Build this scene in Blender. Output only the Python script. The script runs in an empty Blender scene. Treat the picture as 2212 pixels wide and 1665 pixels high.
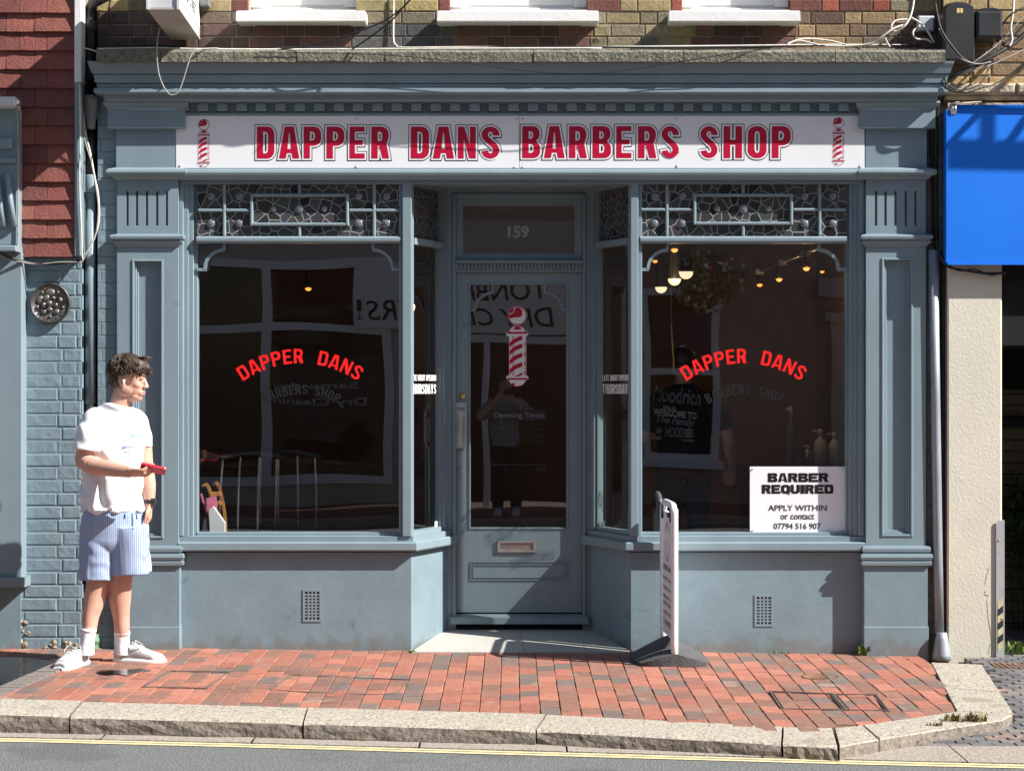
import bpy, bmesh, math, random
from mathutils import Vector, Matrix, noise
from mathutils.geometry import tessellate_polygon
random.seed(7)
R = math.radians
SC = bpy.context.scene
COL = SC.collection

# ---------------------------------------------------------------- camera, sky, sun, exposure
CAM_D, FPX, EYE = 10.4, 4010.0, 1.494
cam = bpy.data.cameras.new('camera'); camo = bpy.data.objects.new('camera', cam); COL.objects.link(camo)
cam.sensor_width = 36.0; cam.lens = 36.0 * FPX / 2212.0; cam.clip_start = 0.005; cam.clip_end = 400
camo.location = (0, -CAM_D, EYE); camo.rotation_euler = (R(90), 0, 0)
SC.camera = camo
to_sun = Vector((1.22, -0.45, 1.08)).normalized()
w = bpy.data.worlds.new('World'); SC.world = w; w.use_nodes = True
nt = w.node_tree; nt.nodes.clear()
sky = nt.nodes.new('ShaderNodeTexSky'); sky.sky_type = 'NISHITA'; sky.sun_disc = False
sky.sun_elevation = math.asin(to_sun.z); sky.sun_rotation = math.atan2(to_sun.x, to_sun.y)
bg = nt.nodes.new('ShaderNodeBackground'); bg.inputs[1].default_value = 0.064
wo = nt.nodes.new('ShaderNodeOutputWorld'); nt.links.new(sky.outputs[0], bg.inputs[0]); nt.links.new(bg.outputs[0], wo.inputs[0])
sl = bpy.data.lights.new('sun', 'SUN'); sl.energy = 5.0; sl.angle = R(0.5); sl.color = (1.0, 0.955, 0.9)
so = bpy.data.objects.new('sun', sl); COL.objects.link(so); so.rotation_euler = (-to_sun).to_track_quat('-Z', 'Y').to_euler()
so.location = (6, -6, 9)
SC.view_settings.view_transform = 'Standard'; SC.view_settings.look = 'None'
SC.view_settings.gamma = 1.0; SC.view_settings.exposure = 1.0; SC.view_settings.use_curve_mapping = False
SC.cycles.max_bounces = 8; SC.cycles.transparent_max_bounces = 16; SC.cycles.caustics_reflective = False

# ---------------------------------------------------------------- measuring helpers (photo pixel at a known depth -> metres)
def X(u, y=0.0): return (u - 1106.0) * (y + CAM_D) / FPX
def Z(v, y=0.0): return EYE - (v - 832.0) * (y + CAM_D) / FPX
def G(u, v, z=0.0):
    d = (EYE - z) * FPX / (v - 832.0)
    return ((u - 1106.0) * d / FPX, d - CAM_D)
def srgb(r, g, b):
    f = lambda c: (c/255/12.92) if c/255 <= 0.04045 else ((c/255+0.055)/1.055)**2.4
    return (f(r), f(g), f(b))

# ---------------------------------------------------------------- materials
MATS = {}
def mat(name, color, rough=0.6, var=0.15, scale=6.0, bump=0.0, bscale=60.0, attr=False, metal=0.0, spec=0.4,
        spots=None, emit=None, estr=0.0, coat=0.0, stretch=None, grime=0.0, sss=0.0):
    if name in MATS: return MATS[name]
    m = bpy.data.materials.new(name); m.use_nodes = True; n = m.node_tree.nodes; l = m.node_tree.links
    p = n['Principled BSDF']; p.inputs['Roughness'].default_value = rough; p.inputs['Metallic'].default_value = metal
    p.inputs['Specular IOR Level'].default_value = spec
    if coat: p.inputs['Coat Weight'].default_value = coat
    if sss:
        p.inputs['Subsurface Weight'].default_value = sss; p.inputs['Subsurface Scale'].default_value = 0.01
        p.inputs['Subsurface Radius'].default_value = (1.0, 0.35, 0.2)
    tc = n.new('ShaderNodeTexCoord'); mp = n.new('ShaderNodeMapping'); l.new(tc.outputs['Object'], mp.inputs[0])
    if stretch: mp.inputs['Scale'].default_value = stretch
    ns = n.new('ShaderNodeTexNoise'); ns.inputs['Scale'].default_value = scale; ns.inputs['Detail'].default_value = 6
    ns.inputs['Roughness'].default_value = 0.6
    l.new(mp.outputs[0], ns.inputs[0])
    mr = n.new('ShaderNodeMapRange'); mr.inputs[1].default_value = 0.25; mr.inputs[2].default_value = 0.75
    mr.inputs[3].default_value = 1.0 - var; mr.inputs[4].default_value = 1.0 + var; l.new(ns.outputs[0], mr.inputs[0])
    mix = n.new('ShaderNodeMix'); mix.data_type = 'RGBA'; mix.blend_type = 'MULTIPLY'; mix.inputs[0].default_value = 1.0
    if attr:
        at = n.new('ShaderNodeAttribute'); at.attribute_name = 'Col'; l.new(at.outputs['Color'], mix.inputs[6])
    else:
        mix.inputs[6].default_value = (*color, 1)
    l.new(mr.outputs[0], mix.inputs[7]); cur = mix.outputs[2]
    if spots:   # (colour, scale, threshold): stains and flakes of their own shape
        for (sc_, ss, th) in spots:
            n2 = n.new('ShaderNodeTexNoise'); n2.inputs['Scale'].default_value = ss; n2.inputs['Detail'].default_value = 8
            n2.inputs['Roughness'].default_value = 0.65; l.new(tc.outputs['Object'], n2.inputs[0])
            r2 = n.new('ShaderNodeMapRange'); r2.inputs[1].default_value = th; r2.inputs[2].default_value = th + 0.06
            l.new(n2.outputs[0], r2.inputs[0])
            m2 = n.new('ShaderNodeMix'); m2.data_type = 'RGBA'; m2.inputs[7].default_value = (*sc_, 1)
            l.new(r2.outputs[0], m2.inputs[0]); l.new(cur, m2.inputs[6]); cur = m2.outputs[2]
    l.new(cur, p.inputs['Base Color'])
    if emit:
        p.inputs['Emission Color'].default_value = (*emit, 1); p.inputs['Emission Strength'].default_value = estr
    if bump:
        nb = n.new('ShaderNodeTexNoise'); nb.inputs['Scale'].default_value = bscale; nb.inputs['Detail'].default_value = 5
        l.new(tc.outputs['Object'], nb.inputs[0]); b = n.new('ShaderNodeBump'); b.inputs['Strength'].default_value = min(1, bump)
        b.inputs['Distance'].default_value = 0.01; l.new(nb.outputs[0], b.inputs['Height']); l.new(b.outputs[0], p.inputs['Normal'])
    rr = n.new('ShaderNodeMapRange'); rr.inputs[3].default_value = max(0.03, rough - 0.08); rr.inputs[4].default_value = min(1, rough + 0.08)
    l.new(ns.outputs[0], rr.inputs[0]); l.new(rr.outputs[0], p.inputs['Roughness'])
    MATS[name] = m; return m

def glass_mat(name, tint=(0.9, 0.92, 0.9), k=3.3):
    m = bpy.data.materials.new(name); m.use_nodes = True; n = m.node_tree.nodes; l = m.node_tree.links; n.clear()
    o = n.new('ShaderNodeOutputMaterial'); t = n.new('ShaderNodeBsdfTransparent'); t.inputs[0].default_value = (*tint, 1)
    g = n.new('ShaderNodeBsdfGlossy'); g.inputs['Roughness'].default_value = 0.0; g.inputs[0].default_value = (1, 1, 1, 1)
    # two-sided reflectance of a thin pane (Schlick), the same from either face
    ge = n.new('ShaderNodeNewGeometry'); dt = n.new('ShaderNodeVectorMath'); dt.operation = 'DOT_PRODUCT'
    l.new(ge.outputs['Normal'], dt.inputs[0]); l.new(ge.outputs['Incoming'], dt.inputs[1])
    ab = n.new('ShaderNodeMath'); ab.operation = 'ABSOLUTE'; l.new(dt.outputs['Value'], ab.inputs[0])
    su = n.new('ShaderNodeMath'); su.operation = 'SUBTRACT'; su.inputs[0].default_value = 1.0; l.new(ab.outputs[0], su.inputs[1])
    pw = n.new('ShaderNodeMath'); pw.operation = 'POWER'; pw.inputs[1].default_value = 5.0; l.new(su.outputs[0], pw.inputs[0])
    mu = n.new('ShaderNodeMath'); mu.operation = 'MULTIPLY_ADD'; mu.inputs[1].default_value = 0.88; mu.inputs[2].default_value = 0.042*k; mu.use_clamp = True
    x = n.new('ShaderNodeMixShader'); l.new(pw.outputs[0], mu.inputs[0]); l.new(mu.outputs[0], x.inputs[0])
    l.new(t.outputs[0], x.inputs[1]); l.new(g.outputs[0], x.inputs[2]); l.new(x.outputs[0], o.inputs[0])
    MATS[name] = m; return m

def leaded_mat(name, scale=14.0, ystr=0.0):
    m = bpy.data.materials.new(name); m.use_nodes = True; n = m.node_tree.nodes; l = m.node_tree.links
    p = n['Principled BSDF']; o = n['Material Output']
    tc = n.new('ShaderNodeTexCoord'); se = n.new('ShaderNodeSeparateXYZ'); l.new(tc.outputs['Object'], se.inputs[0])
    ax = n.new('ShaderNodeMath'); ax.operation = 'MULTIPLY_ADD'; ax.inputs[1].default_value = ystr; l.new(se.outputs['Y'], ax.inputs[0]); l.new(se.outputs['X'], ax.inputs[2])
    mp = n.new('ShaderNodeCombineXYZ'); l.new(ax.outputs[0], mp.inputs[0]); l.new(se.outputs['Z'], mp.inputs[1])
    v = n.new('ShaderNodeTexVoronoi'); v.feature = 'DISTANCE_TO_EDGE'; v.voronoi_dimensions = '2D'; v.inputs['Scale'].default_value = scale
    v2 = n.new('ShaderNodeTexVoronoi'); v2.voronoi_dimensions = '2D'; v2.inputs['Scale'].default_value = scale
    l.new(mp.outputs[0], v.inputs[0]); l.new(mp.outputs[0], v2.inputs[0])
    lt = n.new('ShaderNodeMath'); lt.operation = 'LESS_THAN'; lt.inputs[1].default_value = 0.040; l.new(v.outputs[0], lt.inputs[0])
    hs = n.new('ShaderNodeHueSaturation'); hs.inputs['Saturation'].default_value = 0.25; hs.inputs['Value'].default_value = 0.075
    l.new(v2.outputs['Color'], hs.inputs['Color'])
    mx = n.new('ShaderNodeMix'); mx.data_type = 'RGBA'; mx.inputs[7].default_value = (0.25, 0.26, 0.26, 1)
    l.new(lt.outputs[0], mx.inputs[0]); l.new(hs.outputs[0], mx.inputs[6]); l.new(mx.outputs[2], p.inputs['Base Color'])
    rg = n.new('ShaderNodeMapRange'); rg.inputs[3].default_value = 0.08; rg.inputs[4].default_value = 0.5
    l.new(lt.outputs[0], rg.inputs[0]); l.new(rg.outputs[0], p.inputs['Roughness'])
    b = n.new('ShaderNodeBump'); b.inputs['Strength'].default_value = 0.5; b.inputs['Distance'].default_value = 0.004
    ns = n.new('ShaderNodeTexNoise'); ns.inputs['Scale'].default_value = 70; l.new(tc.outputs['Object'], ns.inputs[0])
    ad = n.new('ShaderNodeMath'); ad.operation = 'MULTIPLY_ADD'; ad.inputs[1].default_value = 0.3
    l.new(ns.outputs[0], ad.inputs[0]); l.new(lt.outputs[0], ad.inputs[2]); l.new(ad.outputs[0], b.inputs['Height'])
    l.new(b.outputs[0], p.inputs['Normal'])
    MATS[name] = m; return m

P_BASE = (0.204, 0.272, 0.308)
def MT():
    mat('paint', P_BASE, 0.42, 0.07, 3.0, 0.05, 40, spots=[((0.30, 0.38, 0.42), 30, 0.735), ((0.165, 0.225, 0.258), 2.2, 0.64)], stretch=(2.2, 1, .6))
    mat('paint_rough', (0.188, 0.262, 0.300), 0.5, 0.10, 5.0, 0.13, 22, spots=[((0.28, 0.36, 0.40), 34, 0.72), ((0.115, 0.165, 0.20), 3.0, 0.64)])
    mat('paint_brick', (0.155, 0.225, 0.275), 0.5, 0.10, 9.0, 0.6, 20, attr=True)
    mat('brick', (1, 1, 1), 0.88, 0.28, 22, 0.4, 60, attr=True, spots=[((0.05, 0.045, 0.042), 11, 0.70), ((0.42, 0.37, 0.28), 26, 0.73)])
    mat('mortar', (0.30, 0.255, 0.20), 0.95, 0.3, 20, 0.7, 60)
    mat('tile', (1, 1, 1), 0.8, 0.22, 16, 0.5, 80, attr=True, spots=[((0.30, 0.25, 0.14), 14, 0.715)])
    mat('paver', (1, 1, 1), 0.82, 0.20, 25, 0.5, 110, attr=True, spots=[((0.31, 0.205, 0.16), 3.5, 0.60), ((0.19, 0.135, 0.11), 4.2, 0.68), ((0.52, 0.44, 0.38), 60, 0.775)])
    mat('joint', (0.17, 0.13, 0.10), 0.95, 0.3, 40, 0.4, 120)
    mat('granite', (0.38, 0.345, 0.285), 0.8, 0.40, 55, 0.8, 60, spots=[((0.20, 0.165, 0.13), 48, 0.56), ((0.58, 0.52, 0.42), 70, 0.62), ((0.27, 0.24, 0.19), 2.5, 0.60)], stretch=(.6, 1.4, 1))
    mat('granite_rough', (0.21, 0.18, 0.15), 0.9, 0.45, 36, 1.0, 38, spots=[((0.10, 0.085, 0.07), 24, 0.58)])
    mat('asphalt', (0.142, 0.150, 0.146), 0.85, 0.5, 110, 0.9, 110, spots=[((0.115, 0.12, 0.12), 1.3, 0.55), ((0.05, 0.052, 0.052), 90, 0.70), ((0.30, 0.30, 0.28), 110, 0.74)])
    mat('yellow_line', (0.66, 0.55, 0.32), 0.7, 0.2, 30, 0.2, 90, spots=[((0.3, 0.25, 0.16), 18, 0.70)])
    mat('lichen_stone', (0.16, 0.155, 0.12), 0.95, 0.5, 55, 0.8, 60, spots=[((0.30, 0.30, 0.21), 60, 0.57), ((0.05, 0.05, 0.04), 38, 0.62)])
    mat('white_paint', (0.78, 0.77, 0.74), 0.45, 0.06, 6, 0.15, 40, spots=[((0.45, 0.38, 0.33), 30, 0.745)])
    mat('white_panel', (0.80, 0.80, 0.82), 0.3, 0.04, 2, 0.0)
    mat('red_vinyl', (0.47, 0.005, 0.04), 0.35, 0.06, 5)
    mat('dark_vinyl', (0.025, 0.010, 0.016), 0.4, 0.06, 5)
    mat('window_red', (0.95, 0.012, 0.012), 0.45, 0.05, 5)
    mat('black_vinyl', (0.012, 0.012, 0.013), 0.4, 0.05, 5)
    mat('white_vinyl', (0.80, 0.80, 0.80), 0.4, 0.05, 5)
    mat('dark_pole_white', (0.78, 0.8, 0.82), 0.35, 0.04, 5)
    mat('steel', (0.62, 0.62, 0.63), 0.32, 0.15, 14, metal=0.9)
    mat('galvanised', (0.30, 0.33, 0.36), 0.55, 0.3, 9, metal=0.45, stretch=(1, 1, .25))
    mat('brass', (0.66, 0.46, 0.16), 0.3, 0.15, 14, metal=0.9)
    mat('black_plastic', (0.035, 0.036, 0.038), 0.4, 0.2, 6)
    mat('dark_void', (0.006, 0.006, 0.007), 0.9, 0.1, 6)  # near-black colour standing in for the shade in gaps and openings
    mat('black_iron', (0.03, 0.03, 0.032), 0.4, 0.3, 14, 0.3, 60)
    mat('cable_black', (0.022, 0.022, 0.024), 0.5, 0.2, 20)
    mat('cable_grey', (0.30, 0.29, 0.27), 0.6, 0.25, 20)
    mat('cable_white', (0.66, 0.62, 0.54), 0.6, 0.25, 20)
    mat('awning_blue', (0.0, 0.17, 0.78), 0.55, 0.05, 2, 0.06, 30)
    mat('cream_render', (0.65, 0.61, 0.51), 0.85, 0.06, 3, 0.22, 80, spots=[((0.46, 0.40, 0.31), 3.1, 0.70), ((0.70, 0.64, 0.54), 1.9, 0.62)])
    mat('interior_wall', (0.24, 0.165, 0.14), 0.9, 0.1, 3)
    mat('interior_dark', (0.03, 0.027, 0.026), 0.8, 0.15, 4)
    mat('wood_floor', (0.12, 0.07, 0.045), 0.5, 0.25, 6, stretch=(1, 8, 1))
    mat('wood', (0.55, 0.25, 0.07), 0.45, 0.2, 12, stretch=(1, 1, .2))
    mat('bulb', (1, .8, .4), 0.4, 0.0, 3, emit=(1.0, 0.30, 0.055), estr=1.1)
    mat('pendant_glow', (1, .9, .7), 0.4, 0.0, 3, emit=(1.0, 0.84, 0.52), estr=0.62)
    mat('paper', (0.80, 0.80, 0.84), 0.7, 0.03, 4)
    mat('pink_paper', (0.75, 0.22, 0.35), 0.7, 0.1, 4)
    mat('rubber', (0.075, 0.075, 0.08), 0.75, 0.25, 18, 0.4, 70)
    mat('skin', (0.58, 0.325, 0.245), 0.55, 0.10, 14, 0.10, 120, sss=0.08, spots=[((0.58, 0.27, 0.20), 9, 0.62)])
    mat('hair', (0.060, 0.040, 0.027), 0.5, 0.35, 45, 0.2, 90, stretch=(1, 1, .25))
    mat('tshirt_white', (0.76, 0.76, 0.80), 0.85, 0.03, 5, 0.15, 50)
    mat('sock_white', (0.78, 0.77, 0.82), 0.9, 0.05, 30, 0.5, 120)
    mat('shoe_white', (0.72, 0.72, 0.70), 0.5, 0.08, 20, 0.1, 60)
    mat('shoe_grey', (0.48, 0.49, 0.50), 0.7, 0.12, 20, 0.3, 80)
    mat('lace', (0.42, 0.41, 0.38), 0.8, 0.2, 40)
    mat('red_plastic', (0.55, 0.005, 0.03), 0.35, 0.05, 6)
    mat('black_cloth', (0.012, 0.012, 0.014), 0.9, 0.2, 9, 0.3, 40)
    mat('navy_cloth', (0.02, 0.028, 0.05), 0.9, 0.2, 9, 0.3, 40)
    mat('grey_cloth', (0.30, 0.31, 0.34), 0.9, 0.1, 9)
    mat('leaf_pale', (0.22, 0.34, 0.08), 0.6, 0.4, 30)
    mat('leaf', (0.05, 0.10, 0.02), 0.6, 0.4, 30)
    mat('petal_white', (0.90, 0.90, 0.74), 0.6, 0.1, 30)
    mat('petal_pink', (0.62, 0.05, 0.26), 0.6, 0.3, 30)
    mat('flag_stone', (0.42, 0.41, 0.37), 0.7, 0.12, 3, 0.25, 60, spots=[((0.30, 0.27, 0.20), 4, 0.66)])
    mat('green_iron', (0.12, 0.22, 0.13), 0.5, 0.3, 20, 0.5, 60, spots=[((0.25, 0.14, 0.06), 14, 0.66)])
    mat('bronze_plaque', (0.11, 0.105, 0.10), 0.42, 0.25, 20, metal=0.55)
    mat('render_cream_far', (0.50, 0.47, 0.43), 0.9, 0.1, 2)
    mat('water', (0.03, 0.025, 0.022), 0.03, 0.2, 4, spec=0.6)
    mat('box_white', (0.60, 0.61, 0.62), 0.45, 0.1, 6, spots=[((0.36, 0.30, 0.22), 9, 0.68)])
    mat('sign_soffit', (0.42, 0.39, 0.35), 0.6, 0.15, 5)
    mat('steel_guard', (0.50, 0.51, 0.53), 0.5, 0.15, 12, metal=0.4)
    mat('hazard_yellow', (0.62, 0.56, 0.30), 0.6, 0.2, 20)
    mat('far_white', (0.80, 0.82, 0.86), 0.6, 0.05, 4)
    glass_mat('glass'); glass_mat('glass_far', (0.2, 0.2, 0.2), 1.5)
    leaded_mat('leaded', 17.0); leaded_mat('leaded_fine', 19.0, 2.2)
    # striped cotton: thin woven stripes
    m = bpy.data.materials.new('striped_cotton'); m.use_nodes = True; n = m.node_tree.nodes; l = m.node_tree.links
    p = n['Principled BSDF']; p.inputs['Roughness'].default_value = 0.9
    tc = n.new('ShaderNodeTexCoord'); wv = n.new('ShaderNodeTexWave'); wv.wave_type = 'BANDS'; wv.bands_direction = 'X'
    wv.inputs['Scale'].default_value = 32; wv.inputs['Distortion'].default_value = 0.5; wv.inputs['Detail Scale'].default_value = 1.0
    l.new(tc.outputs['Object'], wv.inputs[0]); mx = n.new('ShaderNodeMix'); mx.data_type = 'RGBA'
    mx.inputs[6].default_value = (0.20, 0.28, 0.45, 1); mx.inputs[7].default_value = (0.40, 0.48, 0.64, 1)
    l.new(wv.outputs[0], mx.inputs[0]); l.new(mx.outputs[2], p.inputs['Base Color']); MATS['striped_cotton'] = m
    # splash-back dirt along the foot of the painted stall risers
    m = MATS['paint_rough']; n = m.node_tree.nodes; l = m.node_tree.links; p = n['Principled BSDF']; src = p.inputs['Base Color'].links[0].from_socket
    tc = n.new('ShaderNodeTexCoord'); sp = n.new('ShaderNodeSeparateXYZ'); l.new(tc.outputs['Object'], sp.inputs[0])
    ns = n.new('ShaderNodeTexNoise'); ns.inputs['Scale'].default_value = 14; ns.inputs['Detail'].default_value = 8; l.new(tc.outputs['Object'], ns.inputs[0])
    a = n.new('ShaderNodeMath'); a.operation = 'MULTIPLY_ADD'; a.inputs[1].default_value = -0.22; l.new(ns.outputs[0], a.inputs[0]); l.new(sp.outputs['Z'], a.inputs[2])
    r = n.new('ShaderNodeMapRange'); r.inputs[1].default_value = -0.09; r.inputs[2].default_value = -0.03; r.inputs[3].default_value = 0.55; r.inputs[4].default_value = 0.0; l.new(a.outputs[0], r.inputs[0])
    x = n.new('ShaderNodeMix'); x.data_type = 'RGBA'; x.inputs[7].default_value = (0.16, 0.15, 0.125, 1); l.new(r.outputs[0], x.inputs[0]); l.new(src, x.inputs[6]); l.new(x.outputs[2], p.inputs['Base Color'])
MT()

# ---------------------------------------------------------------- mesh builder
class MB:
    def __init__(s): s.v = []; s.f = []; s.c = []; s.sm = []
    def add(s, verts, faces, col=None, smooth=False):
        o = len(s.v); s.v += [tuple(p) for p in verts]
        for f in faces: s.f.append(tuple(i + o for i in f)); s.c.append(col); s.sm.append(smooth)
    def box(s, x0, x1, y0, y1, z0, z1, col=None, ch=0.0):
        if x0 > x1: x0, x1 = x1, x0
        if y0 > y1: y0, y1 = y1, y0
        if z0 > z1: z0, z1 = z1, z0
        if ch:   # chamfered front (towards -y)
            a = min(ch, (x1-x0)*.3, (z1-z0)*.3)
            V = [(x0,y0+a,z0),(x1,y0+a,z0),(x1,y0+a,z1),(x0,y0+a,z1),(x0+a,y0,z0+a),(x1-a,y0,z0+a),(x1-a,y0,z1-a),(x0+a,y0,z1-a),
                 (x0,y1,z0),(x1,y1,z0),(x1,y1,z1),(x0,y1,z1)]
            F = [(4,5,6,7),(0,1,5,4),(1,2,6,5),(2,3,7,6),(3,0,4,7),(0,8,9,1),(1,9,10,2),(2,10,11,3),(3,11,8,0),(8,11,10,9)]
        else:
            V = [(x0,y0,z0),(x1,y0,z0),(x1,y1,z0),(x0,y1,z0),(x0,y0,z1),(x1,y0,z1),(x1,y1,z1),(x0,y1,z1)]
            F = [(0,3,2,1),(4,5,6,7),(0,1,5,4),(1,2,6,5),(2,3,7,6),(3,0,4,7)]
        s.add(V, F, col)
    def obox(s, p0, p1, t0, t1, n0, n1, z0, z1, col=None):
        # box along the plan line p0->p1: t in metres along it, n outward (to its right)
        d = Vector((p1[0]-p0[0], p1[1]-p0[1])); L = d.length; d /= L; nn = Vector((d.y, -d.x))
        V = []
        for z in (z0, z1):
            for (t, n) in ((t0, n1), (t1, n1), (t1, n0), (t0, n0)):
                q = Vector(p0) + d*t + nn*n; V.append((q.x, q.y, z))
        s.add(V, [(0,3,2,1),(4,5,6,7),(0,1,5,4),(1,2,6,5),(2,3,7,6),(3,0,4,7)], col)
    def sweep(s, path, prof, col=None, cap=True):
        # closed profile [(out, z)] swept along the plan path, mitred, outward = right of travel
        n = len(path); rings = []
        for i, P in enumerate(path):
            P = Vector(P)
            nd = []
            if i > 0: d = (P - Vector(path[i-1])).normalized(); nd.append(Vector((d.y, -d.x)))
            if i < n-1: d = (Vector(path[i+1]) - P).normalized(); nd.append(Vector((d.y, -d.x)))
            if len(nd) == 2:
                a = (nd[0] + nd[1]).normalized(); k = 1.0/max(0.3, a.dot(nd[0]))
            else: a = nd[0]; k = 1.0
            rings.append([(P.x + a.x*o*k, P.y + a.y*o*k, z) for (o, z) in prof])
        m = len(prof); V = [q for r in rings for q in r]; F = []
        for i in range(n-1):
            for j in range(m):
                F.append((i*m+j, i*m+(j+1) % m, (i+1)*m+(j+1) % m, (i+1)*m+j))
        if cap: F.append(tuple(range(m))[::-1]); F.append(tuple((n-1)*m+j for j in range(m)))
        s.add(V, F, col)
    def tube(s, pts, r, seg=8, col=None, cap=True):
        pts = [Vector(p) for p in pts]; n = len(pts)
        rs = r if isinstance(r, (list, tuple)) else [r]*n
        up = None; V = []
        for i, p in enumerate(pts):
            t = (pts[min(i+1, n-1)] - pts[max(i-1, 0)]);
            if t.length < 1e-9: t = Vector((0, 0, 1))
            t.normalize()
            if up is None: up = Vector((0, 0, 1)) if abs(t.z) < .9 else Vector((1, 0, 0))
            a = (up - t*up.dot(t)).normalized(); b = t.cross(a); up = a
            for k in range(seg):
                q = p + (a*math.cos(2*math.pi*k/seg) + b*math.sin(2*math.pi*k/seg))*rs[i]; V.append(q)
        F = []
        for i in range(n-1):
            for k in range(seg): F.append((i*seg+k, i*seg+(k+1) % seg, (i+1)*seg+(k+1) % seg, (i+1)*seg+k))
        if cap: F.append(tuple(range(seg))[::-1]); F.append(tuple((n-1)*seg+k for k in range(seg)))
        s.add(V, F, col, True)
    def ell(s, c, rx, ry, rz, seg=14, rings=9, col=None, rot=None, th0=0.0, th1=math.pi):
        V = []; c = Vector(c)
        for i in range(rings+1):
            th = th0 + (th1-th0)*i/rings
            for k in range(seg):
                ph = 2*math.pi*k/seg
                q = Vector((rx*math.sin(th)*math.cos(ph), ry*math.sin(th)*math.sin(ph), rz*math.cos(th)))
                if rot: q = rot @ q
                V.append(c+q)
        F = []
        for i in range(rings):
            for k in range(seg): F.append((i*seg+k, (i+1)*seg+k, (i+1)*seg+(k+1) % seg, i*seg+(k+1) % seg))
        s.add(V, F, col, True)
    def lathe(s, c, prof, seg=20, axis='z', col=None):
        V = []
        for (r, h) in prof:
            for k in range(seg):
                a = 2*math.pi*k/seg
                if axis == 'z': V.append((c[0]+r*math.cos(a), c[1]+r*math.sin(a), c[2]+h))
                elif axis == 'y': V.append((c[0]+r*math.cos(a), c[1]+h, c[2]+r*math.sin(a)))
                else: V.append((c[0]+h, c[1]+r*math.cos(a), c[2]+r*math.sin(a)))
        F = []; n = len(prof)
        for i in range(n-1):
            for k in range(seg): F.append((i*seg+k, i*seg+(k+1) % seg, (i+1)*seg+(k+1) % seg, (i+1)*seg+k))
        F.append(tuple(range(seg))[::-1]); F.append(tuple((n-1)*seg+k for k in range(seg)))
        s.add(V, F, col, True)
    def poly(s, conts, y0, y1=None, fn=None, col=None):
        # flat shape in x-z: first contour outer, the rest holes; front at y0, extruded back to y1
        fn = fn or (lambda a, y, b: (a, y, b))
        flat = [p for c in conts for p in c]
        tri = tessellate_polygon([[Vector((p[0], p[1], 0)) for p in c] for c in conts])
        V = [fn(p[0], y0, p[1]) for p in flat]; F = [tuple(t) for t in tri]
        if y1 is not None:
            N = len(flat); V += [fn(p[0], y1, p[1]) for p in flat]; o = 0
            for c in conts:
                m = len(c)
                for j in range(m): F.append((o+j, o+(j+1) % m, N+o+(j+1) % m, N+o+j))
                o += m
        s.add(V, F, col)
    def build(s, name, m, parent=None, smooth=None):
        me = bpy.data.meshes.new(name); me.from_pydata(s.v, [], s.f)
        if any(c is not None for c in s.c):
            ca = me.color_attributes.new('Col', 'FLOAT_COLOR', 'CORNER'); i = 0; data = []
            for f, c in zip(s.f, s.c):
                c = c or (0.5, 0.5, 0.5); data += [c[0], c[1], c[2], 1.0]*len(f)
            if len(data) == len(me.loops)*4: ca.data.foreach_set('color', data)
        sm = s.sm if smooth is None else [smooth]*len(s.f)
        me.polygons.foreach_set('use_smooth', sm)
        me.update()
        bm = bmesh.new(); bm.from_mesh(me); bmesh.ops.recalc_face_normals(bm, faces=bm.faces); bm.to_mesh(me); bm.free()
        o = bpy.data.objects.new(name, me); COL.objects.link(o)
        me.materials.append(MATS[m] if isinstance(m, str) else m)
        if parent is not None: o.parent = parent; o.matrix_parent_inverse = parent.matrix_world.inverted()
        return o
def thing(name, label, cat, loc=(0, 0, 0), group=None):
    o = bpy.data.objects.new(name, None); COL.objects.link(o); o.location = loc; o.empty_display_size = 0.1
    o.matrix_world = Matrix.Translation(loc)
    return tag(o, label, cat, group)
def tag(o, label, cat, group=None):
    o['label'] = label; o['category'] = cat
    if group: o['group'] = group
    return o
def struct(o, kind='structure'): o['kind'] = kind; return o
def arc(cx, cy, rx, ry, a0, a1, n=8):
    return [(cx + rx*math.cos(R(a0 + (a1-a0)*i/n)), cy + ry*math.sin(R(a0 + (a1-a0)*i/n))) for i in range(n+1)]
def smooth_pts(pts, n=6):
    P = [Vector(p) for p in pts]; out = []
    for i in range(len(P)-1):
        a, b, c, d = P[max(i-1, 0)], P[i], P[i+1], P[min(i+2, len(P)-1)]
        for k in range(n):
            t = k/n; out.append(0.5*((2*b) + (c-a)*t + (2*a-5*b+4*c-d)*t*t + (3*b-a-3*c+d)*t**3))
    out.append(P[-1]); return out
def stroke(pts, w0, sx=1.0):
    # contour of a thick polyline in 2D
    P = [Vector((p[0]*sx, p[1])) for p in pts]; L = []; Rr = []
    for i, p in enumerate(P):
        t = (P[min(i+1, len(P)-1)] - P[max(i-1, 0)]).normalized(); n = Vector((-t.y, t.x))*w0/2
        L.append(((p+n).x/sx, (p+n).y)); Rr.append(((p-n).x/sx, (p-n).y))
    return L + Rr[::-1]
def area(c): return 0.5*sum(c[i][0]*c[(i+1) % len(c)][1] - c[(i+1) % len(c)][0]*c[i][1] for i in range(len(c)))
def offset(c, d):
    # outward for counter-clockwise, inward for clockwise (holes shrink)
    pts = [Vector(p) for p in c]; q = []
    for p in pts:
        if not q or (p-q[-1]).length > 1e-5: q.append(p)
    if (q[0]-q[-1]).length < 1e-5: q.pop()
    n = len(q); out = []
    for i in range(n):
        a = (q[i]-q[i-1]).normalized(); b = (q[(i+1) % n]-q[i]).normalized()
        na = Vector((a.y, -a.x)); nb = Vector((b.y, -b.x)); m = na+nb
        if m.length < 1e-3: m = na.copy()
        m.normalize(); k = min(1.9, 1.0/max(0.3, m.dot(na))); r = q[i]+m*d*k; out.append((r.x, r.y))
    return out

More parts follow.
